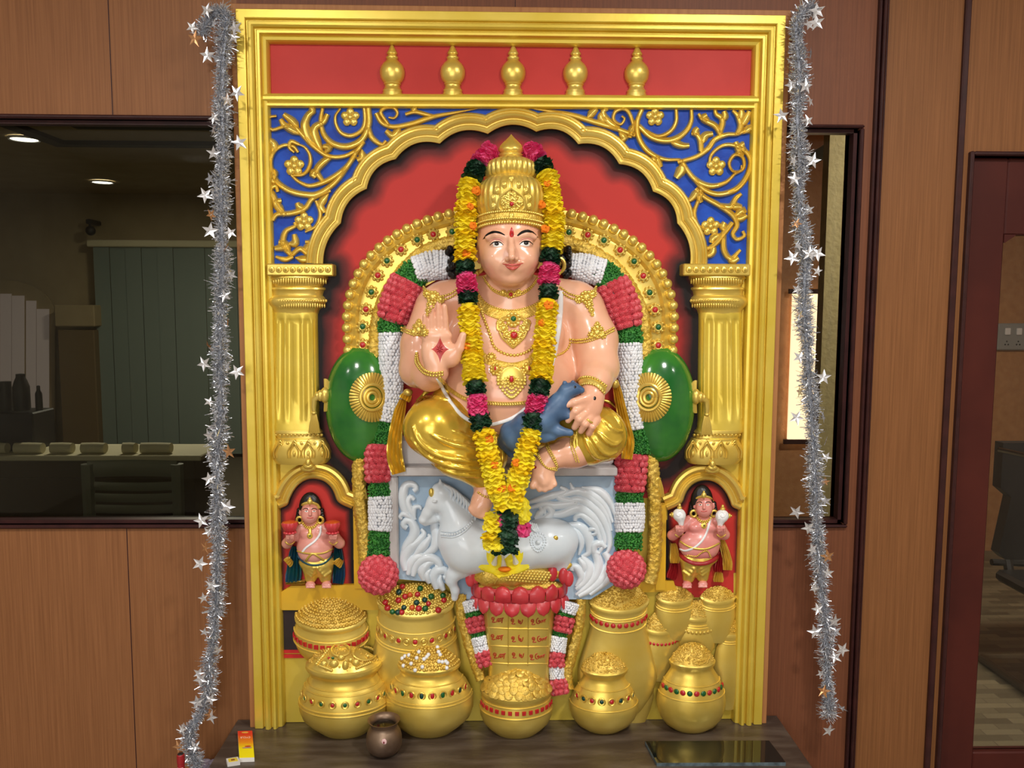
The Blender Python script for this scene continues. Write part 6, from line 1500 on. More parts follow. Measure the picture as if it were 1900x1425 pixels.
for P, SG in ((LP, LSEG), (RP, RSEG)):
    C = resample(cr(P, 10), 1.0); d = np.r_[0, np.cumsum(np.linalg.norm(np.diff(C[:, :2], axis=0), axis=1))]
    for kd, v0, v1 in SG:
        i0 = int(np.argmin(abs(C[:, 1] - v0))); i1 = int(np.argmin(abs(C[:, 1] - v1)))
        cm_ = MB(); cm_.tube([Q(*c) for c in C[i0:i1 + 1:6]], 12.5 * S, 12); cm_.build('flower_core', M[{'y': 'marigold', 'p': 'pinkf', 'l': 'leaff'}[kd]], mg_)
        L = d[i1] - d[i0]; n = max(2, int(round(L / (11.6 if kd == 'y' else 10.5))))
        for q in range(n):
            s_ = d[i0] + L * (q + .5) / n; i = int(np.searchsorted(d, s_)); i = min(max(i, 2), len(C) - 3)
            ax = Q(*C[i - 2]) - Q(*C[i + 2]); u, v, w = C[i]
            big = 1.0 if v < 800 else .95
            put(kd, Q(u, v, w), ax, big * (1.04 if kd == 'y' else 1))
for u, v, w, kd, sc_, ax in [(917, 956, 176, 'y', .95, (0, 0, 1)), (915, 972, 176, 'y', .92, (.1, -.2, 1)), (912, 990, 172, 'y', 1.0, (0, 0, 1)), (912, 1004, 170, 'y', .95, (-.1, -.3, 1)), (928, 1008, 176, 'y', .8, (.5, -.8, .6)), (966, 938, 180, 'y', 1.05, (.5, -.8, .4)), (972, 952, 176, 'y', .95, (.8, -.4, .5)), (958, 932, 186, 'y', .9, (0, -.8, .6)),
                             (936, 938, 184, 'l', .95, (-.3, -.5, 1)), (946, 952, 184, 'l', 1.0, (.2, -.6, 1)), (944, 968, 182, 'l', 1.0, (0, -.6, 1)), (940, 984, 180, 'l', 1.0, (0, -.5, 1)), (945, 1000, 176, 'l', .95, (0, -.4, 1)), (940, 1014, 172, 'l', .95, (0, -.2, 1)), (950, 1018, 168, 'l', .8, (.3, 0, 1)), (924, 1020, 166, 'l', .7, (-.3, -.2, 1)),
                             (927, 964, 184, 'p', .7, (-.6, -.8, .3)), (974, 980, 172, 'p', .85, (.8, -.5, .2))]:
    put(kd, Q(u, v, w), ax, sc_)
for u, v, w in ((884, 352, 148), (873, 382, 150), (878, 418, 152), (866, 470, 152), (1006, 378, 150), (1016, 340, 142), (1012, 424, 152), (866, 642, 186), (1006, 598, 176), (1018, 566, 172), (908, 814, 222), (930, 905, 216), (958, 858, 224), (950, 905, 218), (918, 862, 222)):
    put('o', Q(u, v, w - 5), (.2, -.9, .5), grr.uniform(.8, 1.1))
for u0, v0, u1, v1 in ((924, 1022, 917, 1046), (932, 1022, 935, 1052), (950, 1022, 957, 1044)):
    mb = MB(); mb.tube([Q(u0, v0, 160), Q((u0 + u1) / 2, (v0 + v1) / 2, 150), Q(u1, v1, 142)], [3.4 * S, 2.2 * S, 5.5 * S], 8); mb.build('pale_stem', M['stem'], mg_)
# open yellow bloom at the tip: five broad petals
c = Q(936, 1050, 140); rr = random.Random(2)
for a in (-.35, .9, 2.2, 3.5, 4.5):
    mb = MB(); vs = []; n = 9
    for i in range(7):
        q = i / 6; wd = math.sin(PI * min(.94, .12 + q * .82)) ** .7 * 17
        for j in range(n):
            t = -1 + 2 * j / (n - 1); x = q * 46 * (1 + .05 * rr.uniform(-1, 1) * (i == 6)); y = t * wd; z = 12 * q * q + 4 * t * t + rr.uniform(-.8, .8) * q
            vs.append(c + Vector(((x * math.cos(a) - y * math.sin(a)) * S, -(8 + (x * math.sin(a) + y * math.cos(a)) * -.55) * S * .7, (z * 1.1 - 8 + (x * math.sin(a) + y * math.cos(a)) * .42) * S)))
    fs = [(i * n + j, i * n + j + 1, (i + 1) * n + j + 1, (i + 1) * n + j) for i in range(6) for j in range(n - 1)]
    mb.add(vs, fs); mb.build('bloom_petal', M['lemon'], mg_, angle=180)
mb = MB(); mb.sphere(c + Vector((0, -12 * S, -2 * S)), 9 * S, 12, 8, (1.3, 1, .45)); mb.build('bloom_centre', M['orange'], mg_)
# ------------------------------------------------------------------ treasure pots
class Pot:
    def __init__(s, label, u, w0, prof, sy=.75, drop=.1, group='gold treasure pots', tilt=0):
        s.u, s.w0, s.sy, s.drop = u, w0, sy, drop
        s.Y = YB - w0 * S; s.k = s.Y / F
        s.c = at(u, prof[0][0], s.Y)
        s.prof = prof
        zb = min(s.z(v) for v, r in prof)
        s.root = empty('treasure_pot', (s.c.x, s.Y, zb), label, 'pot', group)
    def z(s, v): return zat(s.u, v, s.Y) if v < 5000 else TZ + .0005
    def pt(s, r, z, a, out=0.0):
        """a: angle, 0 is straight ahead"""
        d = r * math.cos(a); x = r * math.sin(a)
        return Vector((s.c.x + x * s.k, s.Y - d * s.sy * s.k - out, z - s.drop * d * s.k))
    def lathe(s, prof, name, m, n=56, a=1.62, flute=None, parent=None, angle=38):
        vs = []; fs = []; k = n + 1
        for v, r in prof:
            for j in range(k):
                t = -a + 2 * a * j / n; vs.append(s.pt(r, s.z(v), t))
        for i in range(len(prof) - 1):
            for j in range(n): fs.append((i * k + j, i * k + j + 1, (i + 1) * k + j + 1, (i + 1) * k + j))
        mb = MB(); mb.add(vs, fs); return mb.build(name, m, parent or s.root, angle=angle)
    def radius(s, v):
        P = sorted(s.prof); return float(np.interp(v, [p[0] for p in P], [p[1] for p in P]))
    def heap(s, v0, R, H, kind, m, seed=0, name='heap'):
        s.hv, s.hR, s.hH = v0, R, H
        rr = random.Random(seed); vs = []; fs = []; n, q_ = 40, 12; k = n + 1
        jit = 1.2 if kind == 'grain' else .4
        for i in range(q_ + 1):
            q = i / q_
            for j in range(k):
                t = -1.62 + 3.24 * j / n; vs.append(s.hp(q, t) + Vector((0, 0, rr.gauss(0, jit) * S * (q < .97))))
        for i in range(q_):
            for j in range(n): fs.append((i * k + j, (i + 1) * k + j, (i + 1) * k + j + 1, i * k + j + 1))
        mb = MB(); mb.add(vs, fs)
        if kind == 'bead':
            rb = 3.3; ring = 0; q = .97
            while q > .02:
                cnt = max(1, int(3.2 * q * R / (rb * 1.95)))
                for j in range(cnt):
                    t = -1.6 + 3.2 * (j + .5 + rr.uniform(-.2, .2)) / cnt; mb.sphere(s.hp(q + rr.uniform(-.01, .01), t) + Vector((0, -.6 * S, .6 * S)), rb * S * rr.uniform(.85, 1.1), 7, 5)
                q -= rb * 1.75 / R
        if kind == 'grain':
            for _ in range(int(R * R * .22)):
                q = math.sqrt(rr.random()) * .96; t = rr.uniform(-1.6, 1.6); mb.sphere(s.hp(q, t), S * rr.uniform(1.0, 2.3), 6, 4, (rr.uniform(.7, 1.6), 1, rr.uniform(.5, 1)))
        o = mb.build(name, m, s.root, angle=60); o['kind'] = 'stuff'; return o
    def hp(s, q, t):
        p = s.pt(s.hR * q, s.z(s.hv), t); p.z += s.hH * s.k * (1 - q ** 2.2); return p
    def gems(s, v, n, kinds, size, shape='round', a=1.35, setting=0, out=1.0, name='jewel'):
        r = s.radius(v)
        for i in range(n):
            t = -a + 2 * a * (i + .5) / n; k = kinds[i % len(kinds)]
            if k is None: continue
            c = s.pt(r, s.z(v), t, 0); nn = Vector((math.sin(t), -math.cos(t), 0)); b_ = Vector((math.cos(t), math.sin(t), 0)); c = c + nn * out * S
            if setting:
                mb = MB(); mb.tube([c + (b_ * math.cos(x) + Vector((0, 0, 1)) * math.sin(x)) * setting * S for x in np.linspace(0, 2 * PI, 15)], 1.5 * S, 5); mb.build('jewel_setting', M['gold'], s.root)
            mb = MB()
            if shape == 'square':
                h = size * S; vs = [c + b_ * x * h + Vector((0, 0, z * h)) + nn * o_ for x, z, o_ in ((-1, -1, -S), (1, -1, -S), (1, 1, -S), (-1, 1, -S), (-.8, -.8, 1.4 * S), (.8, -.8, 1.4 * S), (.8, .8, 1.4 * S), (-.8, .8, 1.4 * S))]
                mb.add(vs, [(3, 2, 1, 0), (4, 5, 6, 7), (0, 1, 5, 4), (1, 2, 6, 5), (2, 3, 7, 6), (3, 0, 4, 7)])
            else:
                rot = Matrix((b_, nn, Vector((0, 0, 1)))).transposed(); mb.sphere(c, size * S, 12, 7, (1, .45, 1.5 if shape == 'oval' else 1), rot=rot)
            mb.build(name, M[k], s.root, smooth=shape != 'square')
    def ringline(s, v, r_=1.3, name='raised_ring', out=.6, a=1.6):
        r = s.radius(v); mb = MB(); mb.tube([s.pt(r + out, s.z(v), t) for t in np.linspace(-a, a, 49)], r_ * S, 6); mb.build(name, M['gold'], s.root)
B9 = 9999
def body(p, name='pot_body'): return p.lathe(p.prof, name, M['gold'])
# back row, left
P1 = Pot('wide gold pot heaped with small gold beads, banded with red squares, below the left figurine', 614, 5, [(1139, 66), (1141, 69), (1145, 69), (1149, 65), (1152, 64), (1158, 68), (1164, 70), (1180, 71), (1186, 70), (1200, 64), (1216, 50), (1228, 30)], .34, .32)
body(P1); P1.heap(1139, 67, 33, 'bead', M['goldtan'], 1); P1.gems(1172, 17, ['gemred'], 4.6, 'square', 1.5); P1.ringline(1163); P1.ringline(1182)
P2 = Pot('large gold pot heaped with red and green gems under the left rose ball', 772, 14, [(1110, 71), (1112, 75), (1117, 75), (1121, 71), (1126, 71), (1140, 73), (1144, 74), (1172, 76), (1178, 77), (1200, 82), (1225, 84), (1250, 78), (1275, 62), (1300, 40)], .32, .34)
body(P2); P2.heap(1110, 72, 30, 'bead', M['gold'], 2); P2.gems(1158, 13, ['gemred', 'gold'], 4.4, 'round', 1.4, setting=6.5); P2.ringline(1144); P2.ringline(1173); P2.ringline(1178)
rr = random.Random(21)
GEMS = [(747, 1087, 'r'), (780, 1091, 'g'), (741, 1099, 't'), (752, 1107, 'r'), (775, 1103, 'r'), (800, 1107, 'g'), (740, 1114, 'r'), (716, 1118, 'r'), (773, 1118, 't'), (788, 1113, 't'), (795, 1120, 'r'), (823, 1114, 'r'), (822, 1104, 'g'), (750, 1127, 't'), (720, 1128, 'r'), (729, 1135, 'g'), (746, 1136, 'r'), (765, 1127, 'o'), (777, 1129, 'r'), (789, 1129, 'g'), (813, 1132, 'r'), (739, 1136, 't'), (761, 1104, 'o')]
hs_ = Surf((np.array([tuple(P2.hp(q, t)) for q in np.linspace(0.02, 1, 12) for t in np.linspace(-1.6, 1.6, 40)]), [(i * 40 + j, (i + 1) * 40 + j, (i + 1) * 40 + j + 1, i * 40 + j + 1) for i in range(11) for j in range(39)]))
M['gemorange'] = mat('orange_gem_paint', (206, 84, 30), .3, coat=.3)
for u, v, k in GEMS:
    p, n_ = hs_.hit(u, v, 20); mb = MB(); mb.sphere(p + n_ * 3.2 * S, 5.9 * S * rr.uniform(.9, 1.1), 11, 8, (1, .9, .95)); mb.build('loose_gem', M[{'r': 'gemred', 'g': 'gemgreen', 't': 'gemteal', 'o': 'gemorange'}[k]], P2.root)
# front row
P3 = Pot('front gold pot at far left heaped with jewellery, jewelled band', 638, 30, [(1226, 68), (1228, 72), (1233, 73), (1238, 70), (1242, 65), (1248, 63), (1254, 66), (1258, 68), (1262, 72), (1272, 79), (1292, 85), (1297, 86), (1310, 86), (1325, 80), (1338, 66), (B9, 44)], .72, .04)
body(P3); P3.heap(1226, 69, 30, 'plain', M['gold'], 3); P3.gems(1279, 10, ['gemred', 'gemgreen'], 3.8, 'round', 1.42, setting=6.2); P3.ringline(1259); P3.ringline(1266); P3.ringline(1293, 1.6); P3.ringline(1299)
hs3 = Surf((np.array([tuple(P3.hp(q, t)) for q in np.linspace(0.02, 1, 12) for t in np.linspace(-1.6, 1.6, 40)]), [(i * 40 + j, (i + 1) * 40 + j, (i + 1) * 40 + j + 1, i * 40 + j + 1) for i in range(11) for j in range(39)]))
def jring(u, v, ru, rv, r, name='bangle', bead=0):
    pts = []
    for a in np.linspace(0, 2 * PI, 33):
        p, n_ = hs3.hit(u + ru * math.cos(a), v + rv * math.sin(a), 10); pts.append(p + n_ * 2 * S)
    mb = MB(); (beads(mb, pts, bead * S, 2.2 * bead * S) if bead else mb.tube(pts, r * S, 7)); return mb.build(name, M['gold'] if not bead else M['goldtan'], P3.root)
jring(632, 1208, 17, 11, 2.4); jring(592, 1213, 11, 9, 2.2); jring(592, 1213, 7, 6, 2.2, bead=2.0); jring(676, 1213, 21, 13, 2.2); jring(676, 1213, 22, 14, 2.2, bead=1.9, name='gem_bangle')
def jp(u, v, r, m='gold', sh=(1, .6, 1), name='ornament'):
    p, n_ = hs3.hit(u, v, 10); mb = MB(); mb.sphere(p + n_ * 2 * S, r * S, 11, 8, sh); return mb.build(name, M[m], P3.root)
jp(620, 1233, 9); jp(641, 1236, 8, 'gold', (.8, .6, 1.3)); jp(633, 1222, 7); jp(633, 1223, 3, 'gemred'); jp(621, 1198, 3, 'gemred'); jp(611, 1222, 2.6, 'gemred'); jp(618, 1222, 2.8, 'gemgreen'); jp(650, 1226, 5); jp(650, 1226, 2.4, 'gemgreen'); jp(681, 1219, 4, 'gold'); jp(681, 1219, 2.6, 'gemgreen'); jp(660, 1231, 8); jp(602, 1233, 7)
for a0, b0, a1, b1 in ((610, 1206, 588, 1232), (595, 1236, 615, 1244), (662, 1240, 686, 1230)):
    pts = [hs3.hit(a0 + (a1 - a0) * t, b0 + (b1 - b0) * t, 10) for t in np.linspace(0, 1, 9)]; mb = MB()
    for q, n_ in pts: mb.sphere(q + n_ * 1.5 * S, 3.2 * S, 8, 6)
    mb.build('chain', M['gold'], P3.root)
rr = random.Random(9); mb = MB()
for _ in range(90):
    q = math.sqrt(rr.random()) * .95; mb.sphere(P3.hp(q, rr.uniform(-1.5, 1.5)), rr.uniform(1.4, 3) * S, 6, 5)
mb.build('trinkets', M['goldtan'], P3.root)['kind'] = 'stuff'
P4 = Pot('front gold pot heaped with gold and white pearls, oval jewel band', 796, 30, [(1226, 58), (1228, 61), (1232, 61), (1236, 57), (1241, 55), (1246, 57), (1252, 64), (1258, 70), (1272, 78), (1280, 82), (1292, 85), (1308, 85), (1324, 79), (1338, 64), (B9, 44)], .72, .04)
body(P4); P4.heap(1226, 58, 30, 'bead', M['goldtan'], 4); P4.gems(1265, 10, ['gemteal', 'gemred', 'gemgreen', 'gemred'], 4.0, 'oval', 1.35, setting=6.8); P4.ringline(1252); P4.ringline(1279); P4.ringline(1284)
hs4 = Surf((np.array([tuple(P4.hp(q, t)) for q in np.linspace(0.02, 1, 12) for t in np.linspace(-1.6, 1.6, 40)]), [(i * 40 + j, (i + 1) * 40 + j, (i + 1) * 40 + j + 1, i * 40 + j + 1) for i in range(11) for j in range(39)]))
for u, v in ((753, 1219), (760, 1217), (778, 1211), (774, 1222), (792, 1220), (787, 1224), (795, 1216), (811, 1203), (813, 1211), (816, 1216), (832, 1207), (750, 1236), (764, 1232), (784, 1238), (771, 1244), (814, 1228), (820, 1229), (826, 1228), (829, 1231), (828, 1240), (810, 1200), (748, 1223)):
    p, n_ = hs4.hit(u, v, 10); mb = MB(); mb.sphere(p + n_ * 2.6 * S, 3.9 * S, 10, 7); mb.build('white_pearl', M['white'], P4.root)
P5 = Pot('front centre gold pot heaped with gold coins, red square band', 958, 34, [(1272, 67), (1274, 70), (1279, 70), (1284, 67), (1288, 66), (1294, 68), (1306, 70), (1311, 70), (1320, 70), (1334, 64), (1344, 54), (B9, 42)], .78, .04)
body(P5); P5.heap(1272, 67, 44, 'plain', M['gold'], 5); P5.gems(1297, 15, ['gemred'], 3.9, 'square', 1.45); P5.ringline(1289); P5.ringline(1307, 1.5)
rr = random.Random(4); cm = MB(); cm.lathe((0, 0, 0), [(.001, 1.2 * S), (7.2 * S, 1.2 * S), (8.2 * S, .6 * S), (8.2 * S, -.8 * S), (.001, -1 * S)], 18); coin = None
q = .96; crow = []
while q > .05:
    cnt = max(1, int(3.1 * q * 67 / 12.5))
    for j in range(cnt): crow.append((q + rr.uniform(-.03, .03), -1.5 + 3.0 * (j + .5 + rr.uniform(-.3, .3)) / cnt))
    q -= .115
crow = crow[:96]
for q, t in crow:
    q = min(.97, max(.03, q)); p = P5.hp(q, t); e1 = P5.hp(q, t + .05) - p; e2 = P5.hp(min(1, q + .02), t) - P5.hp(max(0, q - .02), t); n_ = e1.cross(e2); n_ = n_ if n_.z > 0 else -n_; n_ = (n_.normalized() + Vector((rr.uniform(-.25, .25), rr.uniform(-.25, .1), rr.uniform(-.1, .2)))).normalized()
    if coin is None: coin = proto(cm, 'gold_coin', M['goldtan'], P5.root); o = coin
    else: o = coin.copy(); link(o)
    o.rotation_mode = 'QUATERNION'; o.rotation_quaternion = n_.to_track_quat('Z', 'Y'); o.location = p + n_ * rr.uniform(.6, 2.4) * S - P5.root.location
P7 = Pot('small front gold pot heaped with grain, dotted jewel band, right of the coin pot', 1121, 28, [(1236, 44), (1238, 46), (1243, 45), (1247, 41), (1252, 40), (1258, 43), (1264, 48), (1278, 57), (1292, 63), (1300, 67), (1312, 67), (1326, 62), (1338, 52), (B9, 34)], .72, .05)
body(P7); P7.heap(1236, 44, 28, 'grain', M['goldtan'], 7); P7.gems(1281, 8, ['gemred', 'gemteal'], 4.2, 'round', 1.3, setting=6.6); P7.ringline(1266); P7.ringline(1297)
P14 = Pot('front gold pot at far right heaped with grain, red and green dot band', 1284, 28, [(1222, 43), (1224, 45), (1229, 44), (1233, 41), (1238, 41), (1246, 46), (1258, 55), (1272, 61), (1284, 65), (1296, 67), (1310, 66), (1326, 60), (1338, 50), (B9, 34)], .72, .05)
body(P14); P14.heap(1222, 43, 32, 'grain', M['goldtan'], 14); P14.gems(1266, 13, ['gemred', 'gemgreen'], 5.4, 'round', 1.45); P14.ringline(1256); P14.ringline(1279)
# back row, right
P6 = Pot('tall gold pot with red dot band under the right rose ball', 1148, 12, [(1110, 56), (1112, 59), (1117, 58), (1121, 55), (1126, 54), (1154, 54), (1160, 53), (1180, 58), (1210, 68), (1235, 76), (1255, 77), (1280, 70), (1310, 50)], .32, .32)
body(P6); P6.heap(1110, 56, 34, 'grain', M['goldtan'], 6); P6.gems(1139, 13, ['gemred'], 4.8, 'round', 1.5); P6.ringline(1128); P6.ringline(1132); P6.ringline(1152)
for lab, u, pr, hv, R, H, gv, sd in (
    ('small gold pot heaped with grain half hidden behind the two front right pots', 1180, [(1227, 26), (1229, 28), (1233, 27), (1237, 24), (1242, 25), (1250, 30), (1268, 35), (1290, 36), (1315, 30), (1335, 22)], 1227, 26, 30, None, 8),
    ('small gold pot with red dot band beside the tall right pot', 1226, [(1160, 31), (1162, 34), (1167, 33), (1171, 31), (1176, 32), (1182, 35), (1196, 37), (1215, 38), (1236, 33), (1256, 22)], 1160, 31, 28, 1182, 9),
    ('plain small gold pot at the back under the right figurine, nearer its left foot', 1252, [(1104, 34), (1106, 37), (1110, 36), (1114, 34), (1124, 37), (1138, 38), (1160, 34), (1180, 24)], 1104, 34, 17, None, 10),
    ('round small gold pot in the middle of the right cluster, beaded collar', 1294, [(1137, 29), (1139, 32), (1144, 30), (1148, 27), (1152, 29), (1160, 34), (1176, 38), (1196, 36), (1214, 26)], 1137, 29, 25, None, 11),
    ('plain small gold pot at the back against the right frame post, under the figurine', 1332, [(1104, 32), (1106, 35), (1110, 34), (1114, 32), (1124, 34), (1140, 35), (1165, 31), (1185, 22)], 1104, 32, 17, None, 12),
    ('narrow gold pot half hidden by the right frame post', 1355, [(1170, 21), (1172, 23), (1177, 22), (1182, 19), (1188, 20), (1200, 26), (1225, 31), (1260, 32), (1290, 27), (1310, 18)], 1170, 21, 24, None, 13)):
    p = Pot(lab, u, 4, pr, .36, .28); body(p); p.heap(hv, R, H, 'grain', M['goldtan'], sd)
    if gv: p.gems(gv, 13, ['gemred'], 3.0, 'round', 1.4)
    else: p.ringline(hv + 14); p.ringline(hv + 18)
    if sd == 11: p.gems(hv + 24, 12, ['gold'], 3.4, 'round', 1.4, name='collar_bead')
# ------------------------------------------------------------------ lettered vessel with lotus rim and fish
ve = empty('lettered_vessel', Q(962, 1250, 30), 'gold tapered vessel with red lettering grid and lotus rim in front of the horse', 'vessel')
def rcol(mb, prof, ex, n=40, u0=962.0, w0=10):
    k = n + 1; vs = []; fs = []
    for v, a, d in prof:
        Y = YB - w0 * S; c = at(u0, v, Y - d * S * .9); q = Y / F; c.x = xat(u0, v, Y)
        for j in range(k):
            t = PI * j / n; x = math.copysign(abs(math.cos(t)) ** ex, math.cos(t)) * a; y = abs(math.sin(t)) ** ex * d; vs.append((c.x - x * q, Y - y * S, c.z))
    for i in range(len(prof) - 1):
        for j in range(n): fs.append((i * k + j, (i + 1) * k + j, (i + 1) * k + j + 1, i * k + j + 1))
    mb.add(vs, fs); return vs, fs
mb = MB(); vv, ff = rcol(mb, [(1100, 76, 54), (1110, 75, 54), (1118, 72, 52), (1130, 69, 50), (1180, 64, 47), (1230, 60, 44), (1262, 58, 42), (1275, 60, 44)], .42)
mb.build('vessel_body', M['gold'], ve, angle=60); vs5 = Surf((np.array([tuple(p) for p in vv]), ff))
vv_on = lambda u, v: vs5.hit(u, v, 40)
mb = MB()
for pts in ([(904, 1164), (940, 1166), (979, 1166.5), (1017, 1167)], [(906, 1197), (940, 1199), (979, 1200), (1017, 1199.5)], [(910, 1229), (940, 1231), (979, 1231), (1016, 1231)], [(943, 1140), (943, 1197), (943, 1235)], [(980, 1140), (980, 1197), (979, 1235)], [(904, 1134), (908, 1180), (911, 1232)], [(1018, 1136), (1018, 1180), (1016, 1234)]):
    pp, _ = vs5.path(pts, step=5, lift=.4, wdef=40); mb.tube(pp, 1.3 * S, 6)
mb.build('grid_lines', M['gold'], ve)
M['letter'] = mat('red_lettering', (176, 52, 26), .4)
def c7(x, y): return (895 + x / 12.955, 1125 + y / 12.955)
GU = [[(228, 318), (222, 285), (245, 262), (275, 270), (286, 300), (268, 340), (240, 372), (262, 384), (322, 376)], [(228, 315), (250, 322), (256, 300), (244, 285)]]
GNA = [[(345, 382), (352, 340), (372, 300), (392, 290), (402, 320), (398, 352), (384, 372), (376, 350), (392, 340)], [(402, 378), (400, 330), (418, 296), (440, 290), (450, 320), (444, 350), (430, 362), (428, 340)], [(446, 320), (462, 288), (514, 276)], [(492, 282), (480, 330), (466, 402)]]
GYA = [[(872, 318), (864, 360), (876, 396), (904, 402), (916, 380), (908, 348), (890, 352), (892, 376)], [(908, 372), (912, 420), (938, 412), (956, 370), (966, 316)]]
GLE = [[(1352, 286), (1320, 296), (1300, 340), (1306, 390), (1336, 414), (1368, 404), (1388, 376), (1384, 344), (1362, 336), (1348, 352), (1358, 372), (1376, 370)], [(1416, 402), (1418, 360), (1434, 336), (1452, 346), (1454, 386)], [(1456, 352), (1470, 336), (1494, 318), (1530, 302)], [(1508, 310), (1500, 350), (1490, 382)]]
def letter(strokes, dx, dy, name):
    mb = MB()
    for st in strokes:
        pp, _ = vs5.path([c7(x + dx, y + dy) for x, y in st], step=.6, lift=.25, wdef=40, smooth=1, n=5); mb.tube(pp, 1.05 * S, 6, flat=.35)
    mb.build(name, M['letter'], ve, angle=180)
for row, (a, b_, c) in enumerate([((0, 0), (0, 0), (0, 0)), ((-10, 414), (12, 424), (24, 428)), ((46, 858), (26, 812), (-26, 848))]):
    letter(GU, a[0], a[1], 'letter'); letter(GNA, a[0] - (30 if False else 0), a[1], 'letter')
    letter([[(x + 470, y + 42) for x, y in s_] for s_ in GU], b_[0], b_[1], 'letter'); letter(GYA, b_[0], b_[1], 'letter')
    letter([[(x + 950, y + 52) for x, y in s_] for s_ in GU], c[0], c[1], 'letter'); letter(GLE, c[0], c[1], 'letter')
letter([[(866, 712), (880, 700), (896, 690)], [(872, 722), (868, 770)]], 0, 0, 'letter')
# lotus rim: ring of upturned petals and a fringe of hanging petals
def rimpt(t, a, d, v, out=0):       # t in -1..1 across the front
    Y0 = YB - 10 * S; c = at(963, v, YB - 66 * S); c.x = xat(963, v, Y0); q = Y0 / F; th = t * PI / 2
    return Vector((c.x + math.sin(th) * a * q, Y0 - math.cos(th) * d * S - out, c.z))
mb = MB(); prof = [(1092, 96, 66), (1098, 97, 68), (1106, 92, 62), (1112, 86, 58), (1116, 92, 62), (1121, 96, 64), (1124, 90, 58), (1120, 76, 50)]
vs = []; n = 48
for v, a, d in prof:
    for j in range(n + 1): vs.append(rimpt(-1 + 2 * j / n, a, d, v))
fs = [(i * (n + 1) + j, i * (n + 1) + j + 1, (i + 1) * (n + 1) + j + 1, (i + 1) * (n + 1) + j) for i in range(len(prof) - 1) for j in range(n)]
mb.add(vs, fs); mb.build('lotus_cup', M['lotus'], ve)
def petal(t, a, d, v0, v1, w, up=True, curl=6):
    mb = MB(); vs = []; n, m_ = 9, 8
    for i in range(m_ + 1):
        q = i / m_; wd = w * max(.1, (1 - max(0, (q - (.45 if up else .2)) / (.55 if up else .8)) ** (2.6 if up else 2.0)) ** .5) * (.92 if up else .95)
        for j in range(n):
            s_ = -1 + 2 * j / (n - 1); p = rimpt(t + s_ * wd, a, d, v0 + (v1 - v0) * q, (curl * math.sin(PI * q) + 3.5 * (1 - s_ * s_) + (4 * q if not up else 0)) * S); vs.append(p)
    b0 = len(vs); vs += [q + Vector((0, 5 * S, 0)) for q in vs]
    fs = [(i * n + j, i * n + j + 1, (i + 1) * n + j + 1, (i + 1) * n + j) for i in range(m_) for j in range(n - 1)]
    for i in range(m_): fs += [(i * n, (i + 1) * n, b0 + (i + 1) * n, b0 + i * n), (i * n + n - 1, b0 + i * n + n - 1, b0 + (i + 1) * n + n - 1, (i + 1) * n + n - 1)]
    fs += [(m_ * n + j, m_ * n + j + 1, b0 + m_ * n + j + 1, b0 + m_ * n + j) for j in range(n - 1)]
    mb.add(vs, fs); mb.build('lotus_petal', M['lotus'], ve, angle=60)
for i in range(9): petal(-.9 + i * .225, 93, 63, 1117, 1087, .115)
for i in range(10): petal(-.92 + i * .204, 95, 64, 1117, 1141, .105, up=False, curl=4)
mb = MB()
for i in range(9):
    t = -1 + i * .25; u = 964 + 92 * math.sin(t * 1.45); v = 1070 - 16 * math.cos(t * 1.45); blob(mb, u, v + 6, 58, 9.5, 16, 5, 10, 7)
mb.build('back_petals', M['lotus'], ve)
fsx = Sculpt()
fsx.chain([(888, 1068, 54, 12), (905, 1068, 58, 18), (950, 1066, 60, 20), (1000, 1066, 54, 15), (1036, 1064, 48, 8)], k=8)
fsx.chain([(1036, 1064, 48, 6), (1057, 1048, 46, 5)], k=4); fsx.chain([(1036, 1064, 48, 6), (1052, 1078, 46, 5)], k=4); fsx.ell((965, 1086, 46), (82, 13, 22), k=6)
fV, fQ = fsx.mesh(2.2, ymax=YB); fV = relax(fV, fQ, 1); meshobj('gold_fish', fV, fQ, M['goldrough'], ve, angle=180); fS = Surf((fV, fQ))
mb = MB()
for i in range(16):
    for j in range(5):
        u = 940 + i * 6 + (j % 2) * 3; v = 1058 + j * 4.6 + i * .4; p, n_ = fS.hit(u, v, 30)
        if p.y < YB - 34 * S: mb.sphere(p, 3.4 * S, 8, 5, (1, .5, .9))
mb.build('fish_scales', M['gold'], ve)
mb = MB(); pp, _ = fS.path([(920, 1054), (926, 1066), (918, 1082)], step=2, lift=.8, wdef=30); mb.tube(pp, 1.6 * S, 6); p, n_ = fS.hit(898, 1064, 30); mb.sphere(p, 3 * S, 9, 7); mb.build('fish_gill', M['gold'], ve)
# small garlands hanging at the vessel's sides and their gold cords
VL = [('jasmine', [(872, 1112), (877, 1132)], [13, 13]), ('leafp', [(877, 1132), (879, 1144)], [13, 13]), ('rose', [(879, 1144), (886, 1174)], [15, 14]), ('leafp', [(886, 1172), (889, 1182)], [12, 12]), ('jasmine', [(889, 1180), (897, 1210)], [14, 14]), ('rose', [(896, 1208), (903, 1234)], [15, 13])]
VR = [('jasmine', [(1059, 1116), (1053, 1138)], [15, 13]), ('leafp', [(1051, 1136), (1048, 1146)], [13, 12]), ('rose', [(1049, 1144), (1042, 1174)], [16, 14]), ('leafp', [(1041, 1172), (1038, 1182)], [12, 12]), ('jasmine', [(1037, 1180), (1033, 1212)], [14, 14]), ('rose', [(1032, 1210), (1032, 1236)], [13, 13]), ('jasmine', [(1032, 1234), (1034, 1262)], [12, 11]), ('rose', [(1035, 1260), (1040, 1290)], [13, 14])]
